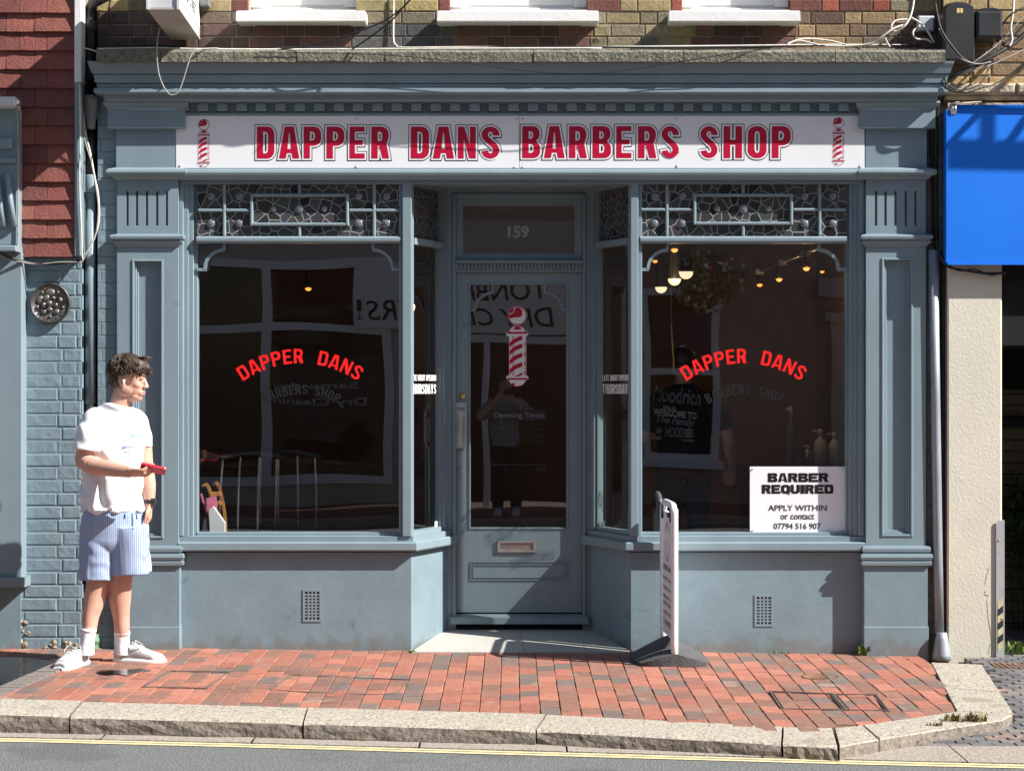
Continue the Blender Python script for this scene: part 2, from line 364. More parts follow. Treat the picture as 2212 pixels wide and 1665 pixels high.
# ---------------------------------------------------------------- condensed grotesque capitals (contours in a w x 1 box)
def glyph(ch, w=0.6, s=0.2, b=0.16):
    r = min(0.24, w*.42)
    ri = max(0.02, w/2-s) if w/2-s < .08 else r*.45
    rr = lambda x0, y0, x1, y1, q, qy=None: (arc(x1-q, y0+(qy or q), q, qy or q, -90, 0) + arc(x1-q, y1-(qy or q), q, qy or q, 0, 90)
                                              + arc(x0+q, y1-(qy or q), q, qy or q, 90, 180) + arc(x0+q, y0+(qy or q), q, qy or q, 180, 270))
    half = lambda x0, y0, x1, y1, q: [(x0, y0)] + arc(x1-q, y0+q, q, q, -90, 0, 6) + arc(x1-q, y1-q, q, q, 0, 90, 6) + [(x0, y1)]
    H = lambda x0, y0, x1, y1, q: half(x0, y0, x1, y1, min(q, (x1-x0)*.7, (y1-y0)*.49))[::-1]
    if ch == 'D': return [half(0, 0, w, 1, r), H(s, b, w-s, 1-b, r*.5)]
    if ch == 'O': return [rr(0, 0, w, 1, w*.46, .25), rr(s, b, w-s, 1-b, (w-2*s)*.48, .14)[::-1]]
    if ch == 'P':
        m = 0.40; o = [(0, 0), (s, 0), (s, m)] + half(s, m, w, 1, r)[1:-1] + [(0, 1)]
        return [o, H(s, m+b, w-s, 1-b, r*.5)]
    if ch == 'R':
        m = 0.40; k = w*.97
        o = [(0, 0), (s, 0), (s, m), (s+(w-2*s)*.28, m), (w-s*1.05, 0), (w, 0), (w-s*.42, m+.06)] + arc(k-r*.8, m+.06+r, r*.8, r, -35, 0, 4) + arc(k-r, 1-r, r, r, 0, 90, 6) + [(0, 1)]
        return [o, H(s, m+b*.9, k-s, 1-b, r*.5)]
    if ch == 'B':
        m = 0.52; q = min(.20, r)
        o = [(0, 0)] + arc(w-q, q, q, q, -90, 0, 6) + arc(w-q, m-.015-q*.9, q, q*.9, 0, 60, 5) + arc(w-.02-q, m+.015+q*.9, q, q*.9, -60, 0, 5) + arc(w-.02-q, 1-q, q, q, 0, 90, 6) + [(0, 1)]
        return [o, H(s, b, w-s, m-b*.5, q*.5), H(s, m+b*.5, w-.02-s, 1-b, q*.5)]
    if ch == 'E': return [[(0, 0), (w, 0), (w, b), (s, b), (s, .5-b*.45), (w*.88, .5-b*.45), (w*.88, .5+b*.5), (s, .5+b*.5), (s, 1-b), (w, 1-b), (w, 1), (0, 1)]]
    if ch == 'L': return [[(0, 0), (w, 0), (w, b), (s, b), (s, 1), (0, 1)]]
    if ch == 'I': return [[(0, 0), (s, 0), (s, 1), (0, 1)]]
    if ch == 'H': return [[(0, 0), (s, 0), (s, .5-b*.5), (w-s, .5-b*.5), (w-s, 0), (w, 0), (w, 1), (w-s, 1), (w-s, .5+b*.5), (s, .5+b*.5), (s, 1), (0, 1)]]
    if ch == 'T': return [[(w/2-s/2, 0), (w/2+s/2, 0), (w/2+s/2, 1-b), (w, 1-b), (w, 1), (0, 1), (0, 1-b), (w/2-s/2, 1-b)]]
    if ch == 'N': return [[(0, 0), (s*.92, 0), (s*.92, .60), (w-s, 0), (w, 0), (w, 1), (w-s*.92, 1), (w-s*.92, .42), (s, 1), (0, 1)]]
    if ch == 'Y': return [[(w/2-s/2, 0), (w/2+s/2, 0), (w/2+s/2, .4), (w, 1), (w-s, 1), (w/2, .6), (s, 1), (0, 1), (w/2-s/2, .4)]]
    if ch == 'U': return [[(0, 1)] + arc(w*.46, .25, w*.46, .25, 180, 270) + arc(w-w*.46, .25, w*.46, .25, 270, 360) + [(w, 1), (w-s, 1)] + arc(w/2, .25, w/2-s, .25-b, 360, 180) + [(s, 1)]]
    if ch == 'A':
        a = w*.27; t = s*.92; yb = .17; yt = .30
        return [[(0, 0), (t, 0), (t+.035, yb), (w-t-.035, yb), (w-t, 0), (w, 0), (w-a, 1), (a, 1)],
                [(t+.055, yt), (w/2-.012, .80), (w/2+.012, .80), (w-t-.055, yt)]]
    if ch in 'SGC':
        k = s/b; tx = s/2; ty = b/2
        if ch == 'S':
            top = arc(w/2, .745, w/2-tx, .255-ty, -8, 180, 12)
            mid = []
            for i in range(1, 8):
                t = i/8; p0, p1, p2, p3 = (tx, .745), (tx, .56), (w-tx, .47), (w-tx, .26)
                mid.append(tuple((1-t)**3*p0[j] + 3*(1-t)**2*t*p1[j] + 3*(1-t)*t*t*p2[j] + t**3*p3[j] for j in (0, 1)))
            bot = arc(w/2, .26, w/2-tx, .26-ty, 0, -172, 12)
            c = stroke(top+mid+bot, b, 1.0/k)
        else:
            p = arc(w/2, .72, w/2-tx, .28-ty, 0, 180, 10) + arc(w/2, .28, w/2-tx, .28-ty, 180, 360, 10)
            p = [(w-tx, .64)] + p + ([(w-tx, .36)] if ch == 'C' else [(w-tx, .46)])
            c = stroke(p, b, 1.0/k)
        if area(c) < 0: c = c[::-1]
        return [c]
    return []
def fix(conts):
    out = []
    for i, c in enumerate(conts):
        c = [tuple(p) for p in c]
        if (i == 0 and area(c) < 0) or (i > 0 and area(c) > 0): c = c[::-1]
        out.append(c)
    return out
def letter(mb, ch, x0, x1, z0, z1, y, d=0.0, s=None, b=None, fn=None, step=0):
    h = z1-z0; wd = (x1-x0)/h
    if ch == 'I': s = wd
    cs = [[(x0+p[0]*h, z0+p[1]*h) for p in c] for c in fix(glyph(ch, wd, s or wd*.36, b or .17))]
    cs = fix(cs); out = []
    for i, c in enumerate(cs):
        if d:
            o = offset(c, d)
            if i > 0:
                a0 = area(c); a1 = area(o)
                if a1 > -abs(a0)*.04 or a1 < a0: continue
                xs = [p[0] for p in c]; ys = [p[1] for p in c]
                if min(max(xs)-min(xs), max(ys)-min(ys)) < 2.2*d: continue
            c = o
        out.append(c)
    mb.poly(out, y, None, fn)

_tc = {}
def text_mb(mb, body, x0, x1, z0, z1, y, bold=0.0, shear=0.0, fn=None, flip=False):
    # built-in lettering face fitted to the measured rectangle
    key = (body, bold, shear)
    if key not in _tc:
        cu = bpy.data.curves.new('lettering', 'FONT'); cu.body = body; cu.offset = bold; cu.shear = shear; cu.resolution_u = 3
        cu.fill_mode = 'FRONT'
        ob = bpy.data.objects.new('lettering', cu); COL.objects.link(ob)
        dg = bpy.context.evaluated_depsgraph_get(); me = bpy.data.meshes.new_from_object(ob.evaluated_get(dg))
        V = [tuple(v.co) for v in me.vertices]; F = [tuple(p.vertices) for p in me.polygons]
        bpy.data.objects.remove(ob); bpy.data.curves.remove(cu); bpy.data.meshes.remove(me)
        _tc[key] = (V, F)
    V, F = _tc[key]
    ax, bx = min(v[0] for v in V), max(v[0] for v in V); az, bz = min(v[1] for v in V), max(v[1] for v in V)
    fn = fn or (lambda a, yy, b: (a, yy, b))
    out = []
    for v in V:
        tx = (v[0]-ax)/(bx-ax); tz = (v[1]-az)/(bz-az)
        out.append(fn(x0+(x1-x0)*tx, y, z0+(z1-z0)*tz))
    mb.add(out, F)
# ---------------------------------------------------------------- brickwork made of single bricks
def jit(c, a): k = 1 + random.uniform(-a, a); return tuple(max(0.003, ch*k*(1+random.uniform(-a*.25, a*.25))) for ch in c)
def bricks(mb, x0, x1, z0, z1, y, course, sl, hl, colf, joint=0.010, depth=0.05, skip=None, ch=0.004, yj=0.0018, off=0.0, flip=False):
    row = 0; z = z0
    while z < z1 - 1e-4:
        zt = min(z+course-joint, z1); x = x0 - (off + (0.25*(sl+hl) if row % 2 else 0.0)) - random.uniform(0, .01); k = row % 2
        while x < x1:
            L = sl if k % 2 == 0 else hl; a, b = max(x, x0), min(x+L-joint, x1)
            if b-a > 0.012 and not (skip and skip((a+b)/2, (z+zt)/2)):
                c = colf((a+b)/2, (z+zt)/2); q = random.uniform(-yj, yj)
                mb.box(a, b, y+q, y+depth, z+random.uniform(-.0015, .0015), zt, c, ch)
            x += L; k += 1
        z += course; row += 1

# ================================================================ THE BARBER'S SHOP
shop = thing('barber_shop', 'blue grey painted Victorian barber shopfront with recessed central door under a brick upper storey', 'building', (0, 0, 0))
def part(name, mb, m, parent=None, smooth=None): return mb.build(name, m, parent or shop, smooth)

# --- upper brick wall with three windows
YW = 0.13
zt0 = Z(104.5, YW); ZTOP = 6.6
wins = [(X(538, YW), X(768, YW)), (X(972, YW), X(1268, YW)), (X(1474, YW), X(1706, YW))]
ZS = Z(24, YW)
def upcol(x, z):
    u = x*FPX/(CAM_D+YW)+1106
    redc = [srgb(140, 78, 64), srgb(148, 80, 64), srgb(112, 70, 62)]
    if z > Z(22, YW):
        for (a, b) in ((500, 538), (768, 800), (925, 972), (1268, 1310), (1425, 1474), (1706, 1760)):
            if a < u < b: return jit(random.choice(redc), .2)
        if 1790 < u < 1930: return jit(random.choice(redc), .2)
        return jit(random.choice([srgb(150, 134, 98), srgb(122, 112, 92), srgb(160, 144, 100)]), .14)
    for (a, b) in ((540, 765), (972, 1262), (1470, 1706)):
        if a < u < b: return jit(random.choice([srgb(100, 76, 68), srgb(112, 84, 74), srgb(86, 68, 64)]), .18)
    if u < 540: return jit(random.choice([srgb(100, 80, 74), srgb(90, 76, 70), srgb(104, 90, 78), srgb(106, 76, 68)]), .14)
    if 765 < u < 972: return jit(random.choice([srgb(118, 110, 92), srgb(108, 102, 88), srgb(124, 114, 94)] if z > Z(51, YW) else [srgb(84, 83, 84), srgb(92, 90, 88), srgb(78, 77, 79)]), .12)
    if 1262 < u < 1470: return jit(random.choice([srgb(146, 134, 102), srgb(128, 118, 96), srgb(108, 102, 92)]), .14)
    return jit(random.choice([srgb(128, 108, 84), srgb(110, 96, 82), srgb(140, 120, 90), srgb(104, 84, 72)]), .2)
mb = MB()
inwin = lambda x, z: z > ZS and z < ZS+1.5 and any(a < x < b for a, b in wins)
xr = X(2036, YW); xl = X(209, YW)
prev = xl
# lower strip below the openings, then jamb strips beside them
bricks(mb, xl, xr, zt0, ZS, YW, .0702, .192, .098, upcol, joint=.0065)
strips = [xl] + [q for w_ in wins for q in w_] + [xr]
for i in range(0, len(strips), 2):
    bricks(mb, strips[i], strips[i+1], ZS, ZS+1.5, YW, .0702, .192, .098, upcol, joint=.0065)
bricks(mb, xl, xr, ZS+1.5, ZTOP, YW, .0702, .192, .098, upcol, joint=.0065)
part('brickwork', mb, 'brick')
mb = MB(); strips2 = strips
mb.box(xl, xr, YW-.012, YW+.25, Z(113, YW), zt0-.001); mb.box(xl, xr, YW+.006, YW+.25, zt0-.0005, ZS)
for i in range(0, len(strips), 2): mb.box(strips[i], strips[i+1], YW+.006, YW+.25, ZS+.0005, ZS+1.5)
mb.box(xl, xr, YW+.006, YW+.25, ZS+1.501, ZTOP)
part('mortar_backing', mb, 'mortar')
for i, (a, b) in enumerate(wins):
    su0, su1 = [(511, 788), (946, 1292), (1448, 1728)][i]
    fr = MB()
    fr.box(a, b, YW+.10, YW+.16, ZS-.01, Z(9, YW), ch=.006)
    fr.box(a, b, YW+.13, YW+.17, Z(9, YW), Z(2, YW), ch=.004)
    fr.box(a, a+.07, YW+.08, YW+.15, Z(9, YW), ZS+1.5); fr.box(b-.07, b, YW+.08, YW+.15, Z(9, YW), ZS+1.5)
    fr.box(a+.07, b-.07, YW+.08, YW+.15, ZS+1.42, ZS+1.5); fr.box(a+.07, b-.07, YW+.12, YW+.15, ZS+.76, ZS+.81)
    fr.box(a+.07, b-.07, YW+.125, YW+.15, Z(2, YW), Z(2, YW)+.05)
    wf = part('window', fr, 'white_paint')
    s_ = MB(); y0 = -0.005
    s_.sweep([(X(su0, y0), YW+.02), (X(su0, y0), y0+.02), (X(su1, y0), y0+.02), (X(su1, y0), YW+.02)],
             [(0, Z(22, y0)), (0.004, Z(24, y0)), (0.006, Z(44, y0)), (0, Z(47, y0)), (-.09, Z(47, y0)), (-.10, Z(20, y0)+.008)])
    s_.box(a, b, YW-.01, YW+.1, Z(45, y0), ZS+.004)
    s_.box(X(su0, y0)+.02, X(su1, y0)-.02, .06, YW-.012, Z(44, y0), Z(20, y0)+.004)
    s_.build('sill', 'white_paint', wf)
    g = MB(); g.box(a+.07, b-.07, YW+.145, YW+.148, ZS+.05, ZS+1.42); g.build('pane', 'glass_far', wf)
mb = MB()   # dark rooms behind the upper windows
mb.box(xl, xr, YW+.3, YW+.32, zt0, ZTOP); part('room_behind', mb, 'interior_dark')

# --- coping stone
YC = -0.175
xa, xb = X(207, YC), X(2043, YC)
joints = [X(u, YC) for u in (207, 348, 506, 640, 830, 1153, 1477, 1805, 2043)]
for i in range(len(joints)-1):
    mb = MB(); a, b = joints[i]+.002, joints[i+1]-.002; dy = random.uniform(-.004, .004); N = 14
    V = []
    for k in range(N+1):
        x = a+(b-a)*k/N; e = random.uniform(-.002, .002)
        V += [(x, YC+dy+e, Z(134, YC)+random.uniform(-.002, .002)), (x, YC+dy+e-.002, Z(113, YC)), (x, YC+dy+.012, Z(107, YC)+random.uniform(-.002, .002)), (x, YW+.02, Z(107, YC)+.012), (x, YW+.02, Z(134, YC))]
    F = []
    for k in range(N):
        for j in range(5): F.append((k*5+j, k*5+(j+1) % 5, (k+1)*5+(j+1) % 5, (k+1)*5+j))
    F += [(4, 3, 2, 1, 0), tuple(N*5+j for j in range(5))]
    mb.add(V, F); part('coping_stone', mb, 'lichen_stone')

# --- cornice (mitred back at each end)
def cor(path, prof, name='cornice'):
    m_ = MB(); m_.sweep(path, prof); return part(name, m_, 'paint')
yc = -.10
z_ = lambda v: Z(v, yc)
prof = [(.150, z_(135)), (.148, z_(140)), (.138, z_(150)), (.131, z_(160)), (.116, z_(161)), (.122, z_(163.5)), (.119, z_(172)), (.116, z_(179.5)), (.101, z_(180.5)), (.108, z_(183)), (.104, z_(190)),
        (.120, z_(191.5)), (.122, z_(200)), (.116, z_(202.5)), (.078, z_(204)), (.074, z_(214)), (.066, z_(217)), (-.12, z_(217)), (-.12, z_(135))]
cor([(X(258, -.02), .15), (X(258, -.02), 0), (X(1992, -.02), 0), (X(1992, -.02), .15)], prof)
# band behind the dentils and fillets round the sign
mb = MB(); mb.box(X(383), X(1868), .004, .12, Z(248), z_(217)); part('dentil_band', mb, 'paint')
n = 36
for i in range(n):
    mb = MB(); c = X(398+i*(1862-398)/(n-1)); mb.box(c-.029, c+.029, -.034, .004, Z(241), Z(222, -.03), ch=.003); part('dentil', mb, 'paint')
mb = MB(); mb.box(X(383), X(1868), -.040, .003, Z(222, -.03)+.001, Z(217, -.03)); part('dentil_ledge', mb, 'paint')
mb = MB(); mb.box(X(381), X(1868), -.012, .004, Z(249), Z(244), ch=.002); part('fillet', mb, 'paint')
mb = MB(); mb.box(X(380), X(1868), .008, .12, Z(366), Z(249.3)); part('fascia_board', mb, 'paint')
# moulding under the sign
mb = MB(); p_ = [(0, Z(364)), (.022, Z(366)), (.030, Z(368, -.03)), (.034, Z(373, -.03)), (.030, Z(378, -.03)), (.020, Z(381, -.03)), (.014, Z(386, -.02)), (0, Z(389)), (-.05, Z(389)), (-.05, Z(364))]
mb.sweep([(X(388), 0), (X(1866), 0)], p_); part('moulding', mb, 'paint')
mb = MB(); mb.box(X(388), X(1868), .0245, .13, Z(397, .02), Z(389.5)); part("window_head", mb, 'paint')

# --- pilasters
def capring(m_, x0, x1, y, items):
    # items: closed profiles of (out, v)
    pr = [(o, Z(v, y-o)) for o, v in items]
    m_.sweep([(x0, .14), (x0, y), (x1, y), (x1, .14)], pr)
def pilaster(u0, u1, g, label):
    root = MB(); Y = 0.0; x0, x1 = X(u0), X(u1)
    # plinth, shaft rails and stiles round the sunk panel
    pu0, pu1 = u0+g['pl'], u1+g['pr']; vt, vb = g['vt'], g['vb']
    root.box(x0, x1, Y, .14, Z(vt), Z(532)); root.box(x0, x1, Y, .14, Z(1178), Z(vb))
    root.box(x0, X(pu0), Y, .14, Z(vb), Z(vt)); root.box(X(pu1), x1, Y, .14, Z(vb), Z(vt))
    root.box(X(pu0)-.01, X(pu1)+.01, .030, .12, Z(vb)-.01, Z(vt)+.01)
    pil = part('pilaster', root, 'paint'); pil['label'] = label
    bead = MB()   # planted moulding inside the panel opening
    a, b, c, d = X(pu0), X(pu1), Z(vb), Z(vt)
    for (w0, w1, yy) in ((.0, .013, -.006), (.013, .024, .010), (.024, .034, .018)):
        bead.box(a+w0, a+w1, yy, .03, c+w0, d-w0, ch=.003); bead.box(b-w1, b-w0, yy, .03, c+w0, d-w0, ch=.003)
        bead.box(a+w1+.0005, b-w1-.0005, yy+.0006, .03, c+w0, c+w1, ch=.003); bead.box(a+w1+.0005, b-w1-.0005, yy+.0006, .03, d-w1, d-w0, ch=.003)
    bead.build('panel_moulding', 'paint', pil)
    pl = MB(); pl.box(x0-.012, x1+.008, -.012, .14, -.06, Z(1222)); pl.box(x0-.016, x1+.012, -.016, .14, -.06, Z(1352), ch=.003)
    pl.build('plinth', 'paint_rough', pil)
    bs = MB()
    capring(bs, x0, x1, Y, [(.0, 1178), (.020, 1180), (.024, 1185), (.022, 1191), (.012, 1193), (.012, 1194.5), (.030, 1196), (.034, 1203), (.030, 1208), (.022, 1209.5), (.022, 1211), (.030, 1213), (.028, 1220), (.006, 1224), (-.02, 1224), (-.02, 1178)])
    bs.build('base_moulding', 'paint', pil)
    # fluted block
    fl = MB(); zt, zb = Z(388), Z(506); fu = [275.5, 296, 317.5, 339.5, 360.5]; fu = [f+(u0-253)+g['fo'] for f in fu]; e = [x0]
    zz0, zz1 = Z(487), Z(413)
    fl.box(x0, x1, Y, .12, zz1, zt); fl.box(x0, x1, Y, .12, zb, zz0)
    prevx = x0
    for f in fu:
        fl.box(prevx, X(f-2.6), Y, .12, zz0, zz1); prevx = X(f+2.6)
    fl.box(prevx, x1, Y, .12, zz0, zz1); fl.box(x0+.02, x1-.02, .022, .10, zz0-.01, zz1+.01)
    fl.build('fluted_block', 'paint', pil)
    m2 = MB(); capring(m2, x0, x1, Y, [(.0, 505), (.030, 507), (.034, 510), (.032, 515), (.020, 517), (.018, 519), (.024, 521), (.022, 524), (.010, 528), (.004, 532), (-.02, 532), (-.02, 505)])
    m2.build('necking', 'paint', pil)
    m3 = MB(); capring(m3, x0, x1, Y, [(.0, 361), (.040, 364), (.050, 367), (.052, 372), (.046, 377), (.026, 380), (.018, 384), (.006, 388), (-.02, 388), (-.02, 361)])
    m3.build('capital_moulding', 'paint', pil)
    bl = MB()
    capring(bl, x0, x1, Y, [(.044, 236), (.044, 276), (.004, 279.5), (.004, 361), (-.02, 361), (-.02, 236)])
    capring(bl, x0, x1, Y, [(.062, 217.6), (.066, 222), (.060, 228), (.050, 231), (.046, 235.8), (-.02, 235.8), (-.02, 217.6)])
    bl.build('capital_block', 'paint', pil)
    return pil
pilaster(253, 385, dict(pl=32, pr=-32, vt=560, vb=1162, fo=0), 'left pilaster with fluted block and sunk panel behind the standing man')
pilaster(1871, 2000, dict(pl=33, pr=-28, vt=557, vb=1158, fo=-1), 'right pilaster with fluted block and sunk panel beside the galvanised pipe')

# --- stall risers (curved in plan with the lobby) and sills
YR = 0.05; YD = 0.50
LC, LBk = (X(888, YR), YR), (X(971, YD), YD); RC, RBk = (X(1363, YR), YR), (X(1271, YD), YD)
pathL = [(X(386, YR), YR), LC, LBk]; pathR = [RBk, RC, (X(1869, YR), YR)]
for pth in (pathL, pathR):
    mb = MB(); mb.sweep(pth, [(0, -.06), (0, Z(1192, YR)), (-.06, Z(1192, YR)), (-.06, -.06)]); part('stall_riser', mb, 'paint_rough')
    mb = MB(); mb.sweep(pth, [(.046, Z(1190, 0)), (.050, Z(1187, 0)), (.050, Z(1173, 0)), (.044, Z(1170.5, 0)), (.018, Z(1169, .03)), (.018, Z(1158, .03)), (-.10, Z(1155, .03)), (-.10, Z(1190, 0))])
    part('sill', mb, 'paint')
# hidden side reveal where riser meets pilaster plinth
mb = MB(); mb.box(X(385, .03), X(389, .03), .035, .14, -.06, Z(390)); mb.box(X(1866, .03), X(1871, .03), .035, .14, -.06, Z(390)); part('reveal_strip', mb, 'paint')

# --- air vents
def vent(u0, u1, v0, v1, lab):
    y = YR-.004; a, b, c, d = X(u0, y), X(u1, y), Z(v1, y), Z(v0, y)
    m_ = MB(); m_.box(a, b, y, YR-.0005, c, c+.012); m_.box(a, b, y, YR-.0005, d-.012, d)
    nx, nz = 4, 9; ca = a+.012; cb = b-.012; wx = (cb-ca); hz = (d-c-.024)
    m_.box(a, ca, y, YR-.0005, c+.012, d-.012); m_.box(cb, b, y, YR-.0005, c+.012, d-.012)
    for i in range(nx-1):
        x = ca+wx*(i+1)/nx; m_.box(x-.0042, x+.0042, y+.0008, YR-.0005, c+.012, d-.012)
    for j in range(nz-1):
        z = c+.012+hz*(j+1)/nz; m_.box(ca, cb, y+.0016, YR-.0005, z-.0042, z+.0042)
    o = part('air_vent', m_, 'paint'); o['label'] = lab
    k = MB(); k.box(ca, cb, YR-.0012, YR-.0006, c+.012, d-.012); k.build('vent_opening', 'dark_void', o)
vent(654, 694.5, 1272, 1342, 'painted air brick under the left shop window')
vent(1630, 1670.5, 1283.5, 1352, 'painted air brick under the right shop window')

# --- wavy old glass panes
def pane(fn, a0, a1, z0, z1, amp=.0007, ph=0.0, kx=5.0, kz=3.2):
    m_ = MB(); nx, nz = 30, 40; V = []
    for j in range(nz+1):
        for i in range(nx+1):
            a = a0+(a1-a0)*i/nx; z = z0+(z1-z0)*j/nz
            q = amp*.42*(math.sin(kx*a+ph+.8*math.sin(2*z+ph))+.7*math.sin(kz*z+1.3*a+2*ph)+.35*math.sin(9*z+6*a+ph))
            V.append(fn(a, q, z))
    F = [(j*(nx+1)+i, j*(nx+1)+i+1, (j+1)*(nx+1)+i+1, (j+1)*(nx+1)+i) for j in range(nz) for i in range(nx)]
    m_.add(V, F, None, True); return m_
def roundel(mb, x, z, r, y): mb.ell((x, y, z), r, r*.5, r, 14, 8)

# --- the two shop windows
YP = .105; LY = .055
def shop_window(u0, u1, gl0, gl1, bars, rect, vh, label, decal_u, ph):
    f = MB()
    # stepped stiles at the pilaster side and bead at the corner post side
    for (a, b, y) in u0: f.box(X(a, y), X(b, y), y, .13, Z(1157, y), Z(392, y), ch=.003)
    zt, zb = Z(510, .05), Z(524.5, .05)
    f.sweep([(X(gl0-2, .035), .035), (X(gl1+2, .035), .035)], [(.012, Z(514, .03)), (.012, Z(520, .03)), (.004, Z(524.5, .03)), (-.085, Z(524.5, .03)), (-.085, Z(508.5, .03)), (0, Z(510, .03))])
    f.box(X(gl0-2, .07), X(gl1+2, .07), .07, .13, Z(1158, .07), Z(1149, .07), ch=.003)
    f.box(X(gl0-2, .035), X(gl1+2, .035), .035, .13, Z(396.5, .035), Z(389, .035), ch=.003)
    w_ = part('shop_window', f, 'paint'); w_['label'] = label
    # glazing bars of the top light
    y = .034; gb = MB(); T = .0085
    def vbar(u, v0, v1): gb.box(X(u, y)-T, X(u, y)+T, y, LY+.01, Z(v1, y), Z(v0, y), ch=.005)
    def hbar(v, ua, ub): gb.box(X(ua, y), X(ub, y), y+.0008, LY+.01, Z(v, y)-T, Z(v, y)+T, ch=.005)
    ul, ur = bars; rx0, rx1, ry0, ry1 = rect; mid = (rx0+rx1)/2
    vbar(ul, 396, 510); vbar(ur, 396, 510)
    hbar(vh, gl0, ul-3); hbar(vh, ul+3, rx0-2); hbar(vh, rx1+2, ur-3); hbar(vh, ur+3, gl1)
    y = .028; vbar(rx0+2, ry0, ry1); vbar(rx1-2, ry0, ry1); hbar(ry0+3, rx0+5, rx1-5); hbar(ry1-3, rx0+5, rx1-5)
    y = .034; vbar(mid, 396, ry0); vbar(mid, ry1, 510)
    gb.build('glazing_bars', 'paint', w_)
    # corner brackets below the transom
    yb = .062
    for sgn, cu in ((1, gl0), (-1, gl1)):
        br = MB()
        U = lambda du: X(cu+sgn*du, yb)
        c = [(U(57), Z(523, yb)), (U(57), Z(533, yb)), (U(59), Z(540.5, yb))]
        pts = [(U(58.5), Z(539, yb))] + [(U(58.5-43*math.sin(R(t))), Z(579-40*math.cos(R(t)), yb)) for t in (12, 25, 38, 50, 62, 74, 86)] + [(U(15), Z(581, yb))]
        br.poly([fix([stroke([(U(57), Z(522, yb)), (U(57), Z(538, yb))], .017)])[0]], yb+.001, .10)
        br.poly([fix([stroke(pts, .017)])[0]], yb, .10)
        br.poly([fix([stroke([(U(17), Z(581.5, yb)), (U(-3), Z(581.5, yb))], .017)])[0]], yb+.0015, .10)
        br.build('corner_bracket', 'paint', w_)
    # leaded top light with glass roundels
    l_ = MB(); l_.box(X(gl0-1, LY), X(gl1+1, LY), LY, LY+.006, Z(511, LY), Z(394, LY)); ld = l_.build('leaded_light', 'leaded', w_)
    r_ = MB()
    for (uu, vv, rr) in ((gl0+29, 424, 7), (gl0+29, 483, 7), (ul+33, 424, 7), (ul+33, 483, 7), (gl1-28, 424, 7), (gl1-28, 483, 7), (ur-33, 424, 7), (ur-33, 483, 7),
                         (mid, 451, 8), (mid-56, 451, 5.5), (mid+54, 451, 5.5)):
        roundel(r_, X(uu, LY), Z(vv, LY), rr*.0033, LY-.001)
    r_.build('glass_roundels', MATS['roundel'], w_)
    g = pane(lambda a, q, z: (a, YP+q, z), X(gl0-2, YP), X(gl1+2, YP), Z(1151, YP), Z(521, YP), .0007, ph); pn = g.build('pane', 'glass', w_)
    # painted lettering on the glass
    yl = YP-.006
    def arch(body, cu, vtop, Rr, hh, span, m_, lw, sp):
        tot = sum((lw.get(c, 1.0) if c != ' ' else sp) for c in body); k = span/tot; a = -span/2; mm = MB(); words = []
        for c in body:
            wd = (lw.get(c, 1.0) if c != ' ' else sp)*k
            if c != ' ':
                am = a+wd/2; cx_, cz_ = X(cu, yl), Z(vtop+hh/2+Rr, yl); sc = (CAM_D+yl)/FPX
                gw = wd*Rr*.80*sc; gh = hh*sc
                def fn(xx, yy, zz, am=am):
                    rr = Rr*sc+zz; return (cx_+rr*math.sin(am)+xx*math.cos(am), yy, cz_+rr*math.cos(am)-xx*math.sin(am))
                letter(mm, c, -gw/2, gw/2, -gh/2, gh/2, yl, 0, s=.19, b=.155, fn=fn)
            else: mm.build('lettering', m_, w_); mm = MB()
            a += wd
        return mm.build('lettering', m_, w_)
    lw = {'I': .5, 'E': .92, 'S': 1.0, 'A': 1.08, 'N': 1.08}
    arch('DAPPER DANS', decal_u, 753, 231, 31, R(70.5), 'window_red', lw, 1.15)
    o = arch('BARBERS SHOP', decal_u+2, 830, 168, 21, R(60), 'black_vinyl', lw, .9)
    return w_
m = mat('roundel', (0.13, 0.15, 0.17), 0.08, .2, 20, spec=.9)
shop_window([(387, 396, .028), (396, 407, .045), (407, 418, .055), (418, 427, .075), (862, 869, .05)], None, 427, 863, (484, 808), (541, 752, 418, 487), 454,
            'left shop window with red arched lettering above a leaflet holder', 648.5, 0.4)
shop_window([(1385-6, 1387, .05), (1827, 1834, .075), (1834, 1844, .055), (1844, 1855, .045), (1855, 1867, .028)], None, 1385, 1827, (1441, 1771), (1499, 1712, 418, 485), 452.5,
            'right shop window with red arched lettering and a vacancy notice', 1606, 2.2)
# corner posts
mb = MB(); mb.box(X(869, .02), X(889, .02), .02, .10, Z(1158, .02), Z(381, .02), ch=.004); part('corner_post', mb, 'paint')
mb = MB(); mb.box(X(1362, .02), X(1379, .02), .02, .10, Z(1158, .02), Z(381, .02), ch=.004); part('corner_post', mb, 'paint')

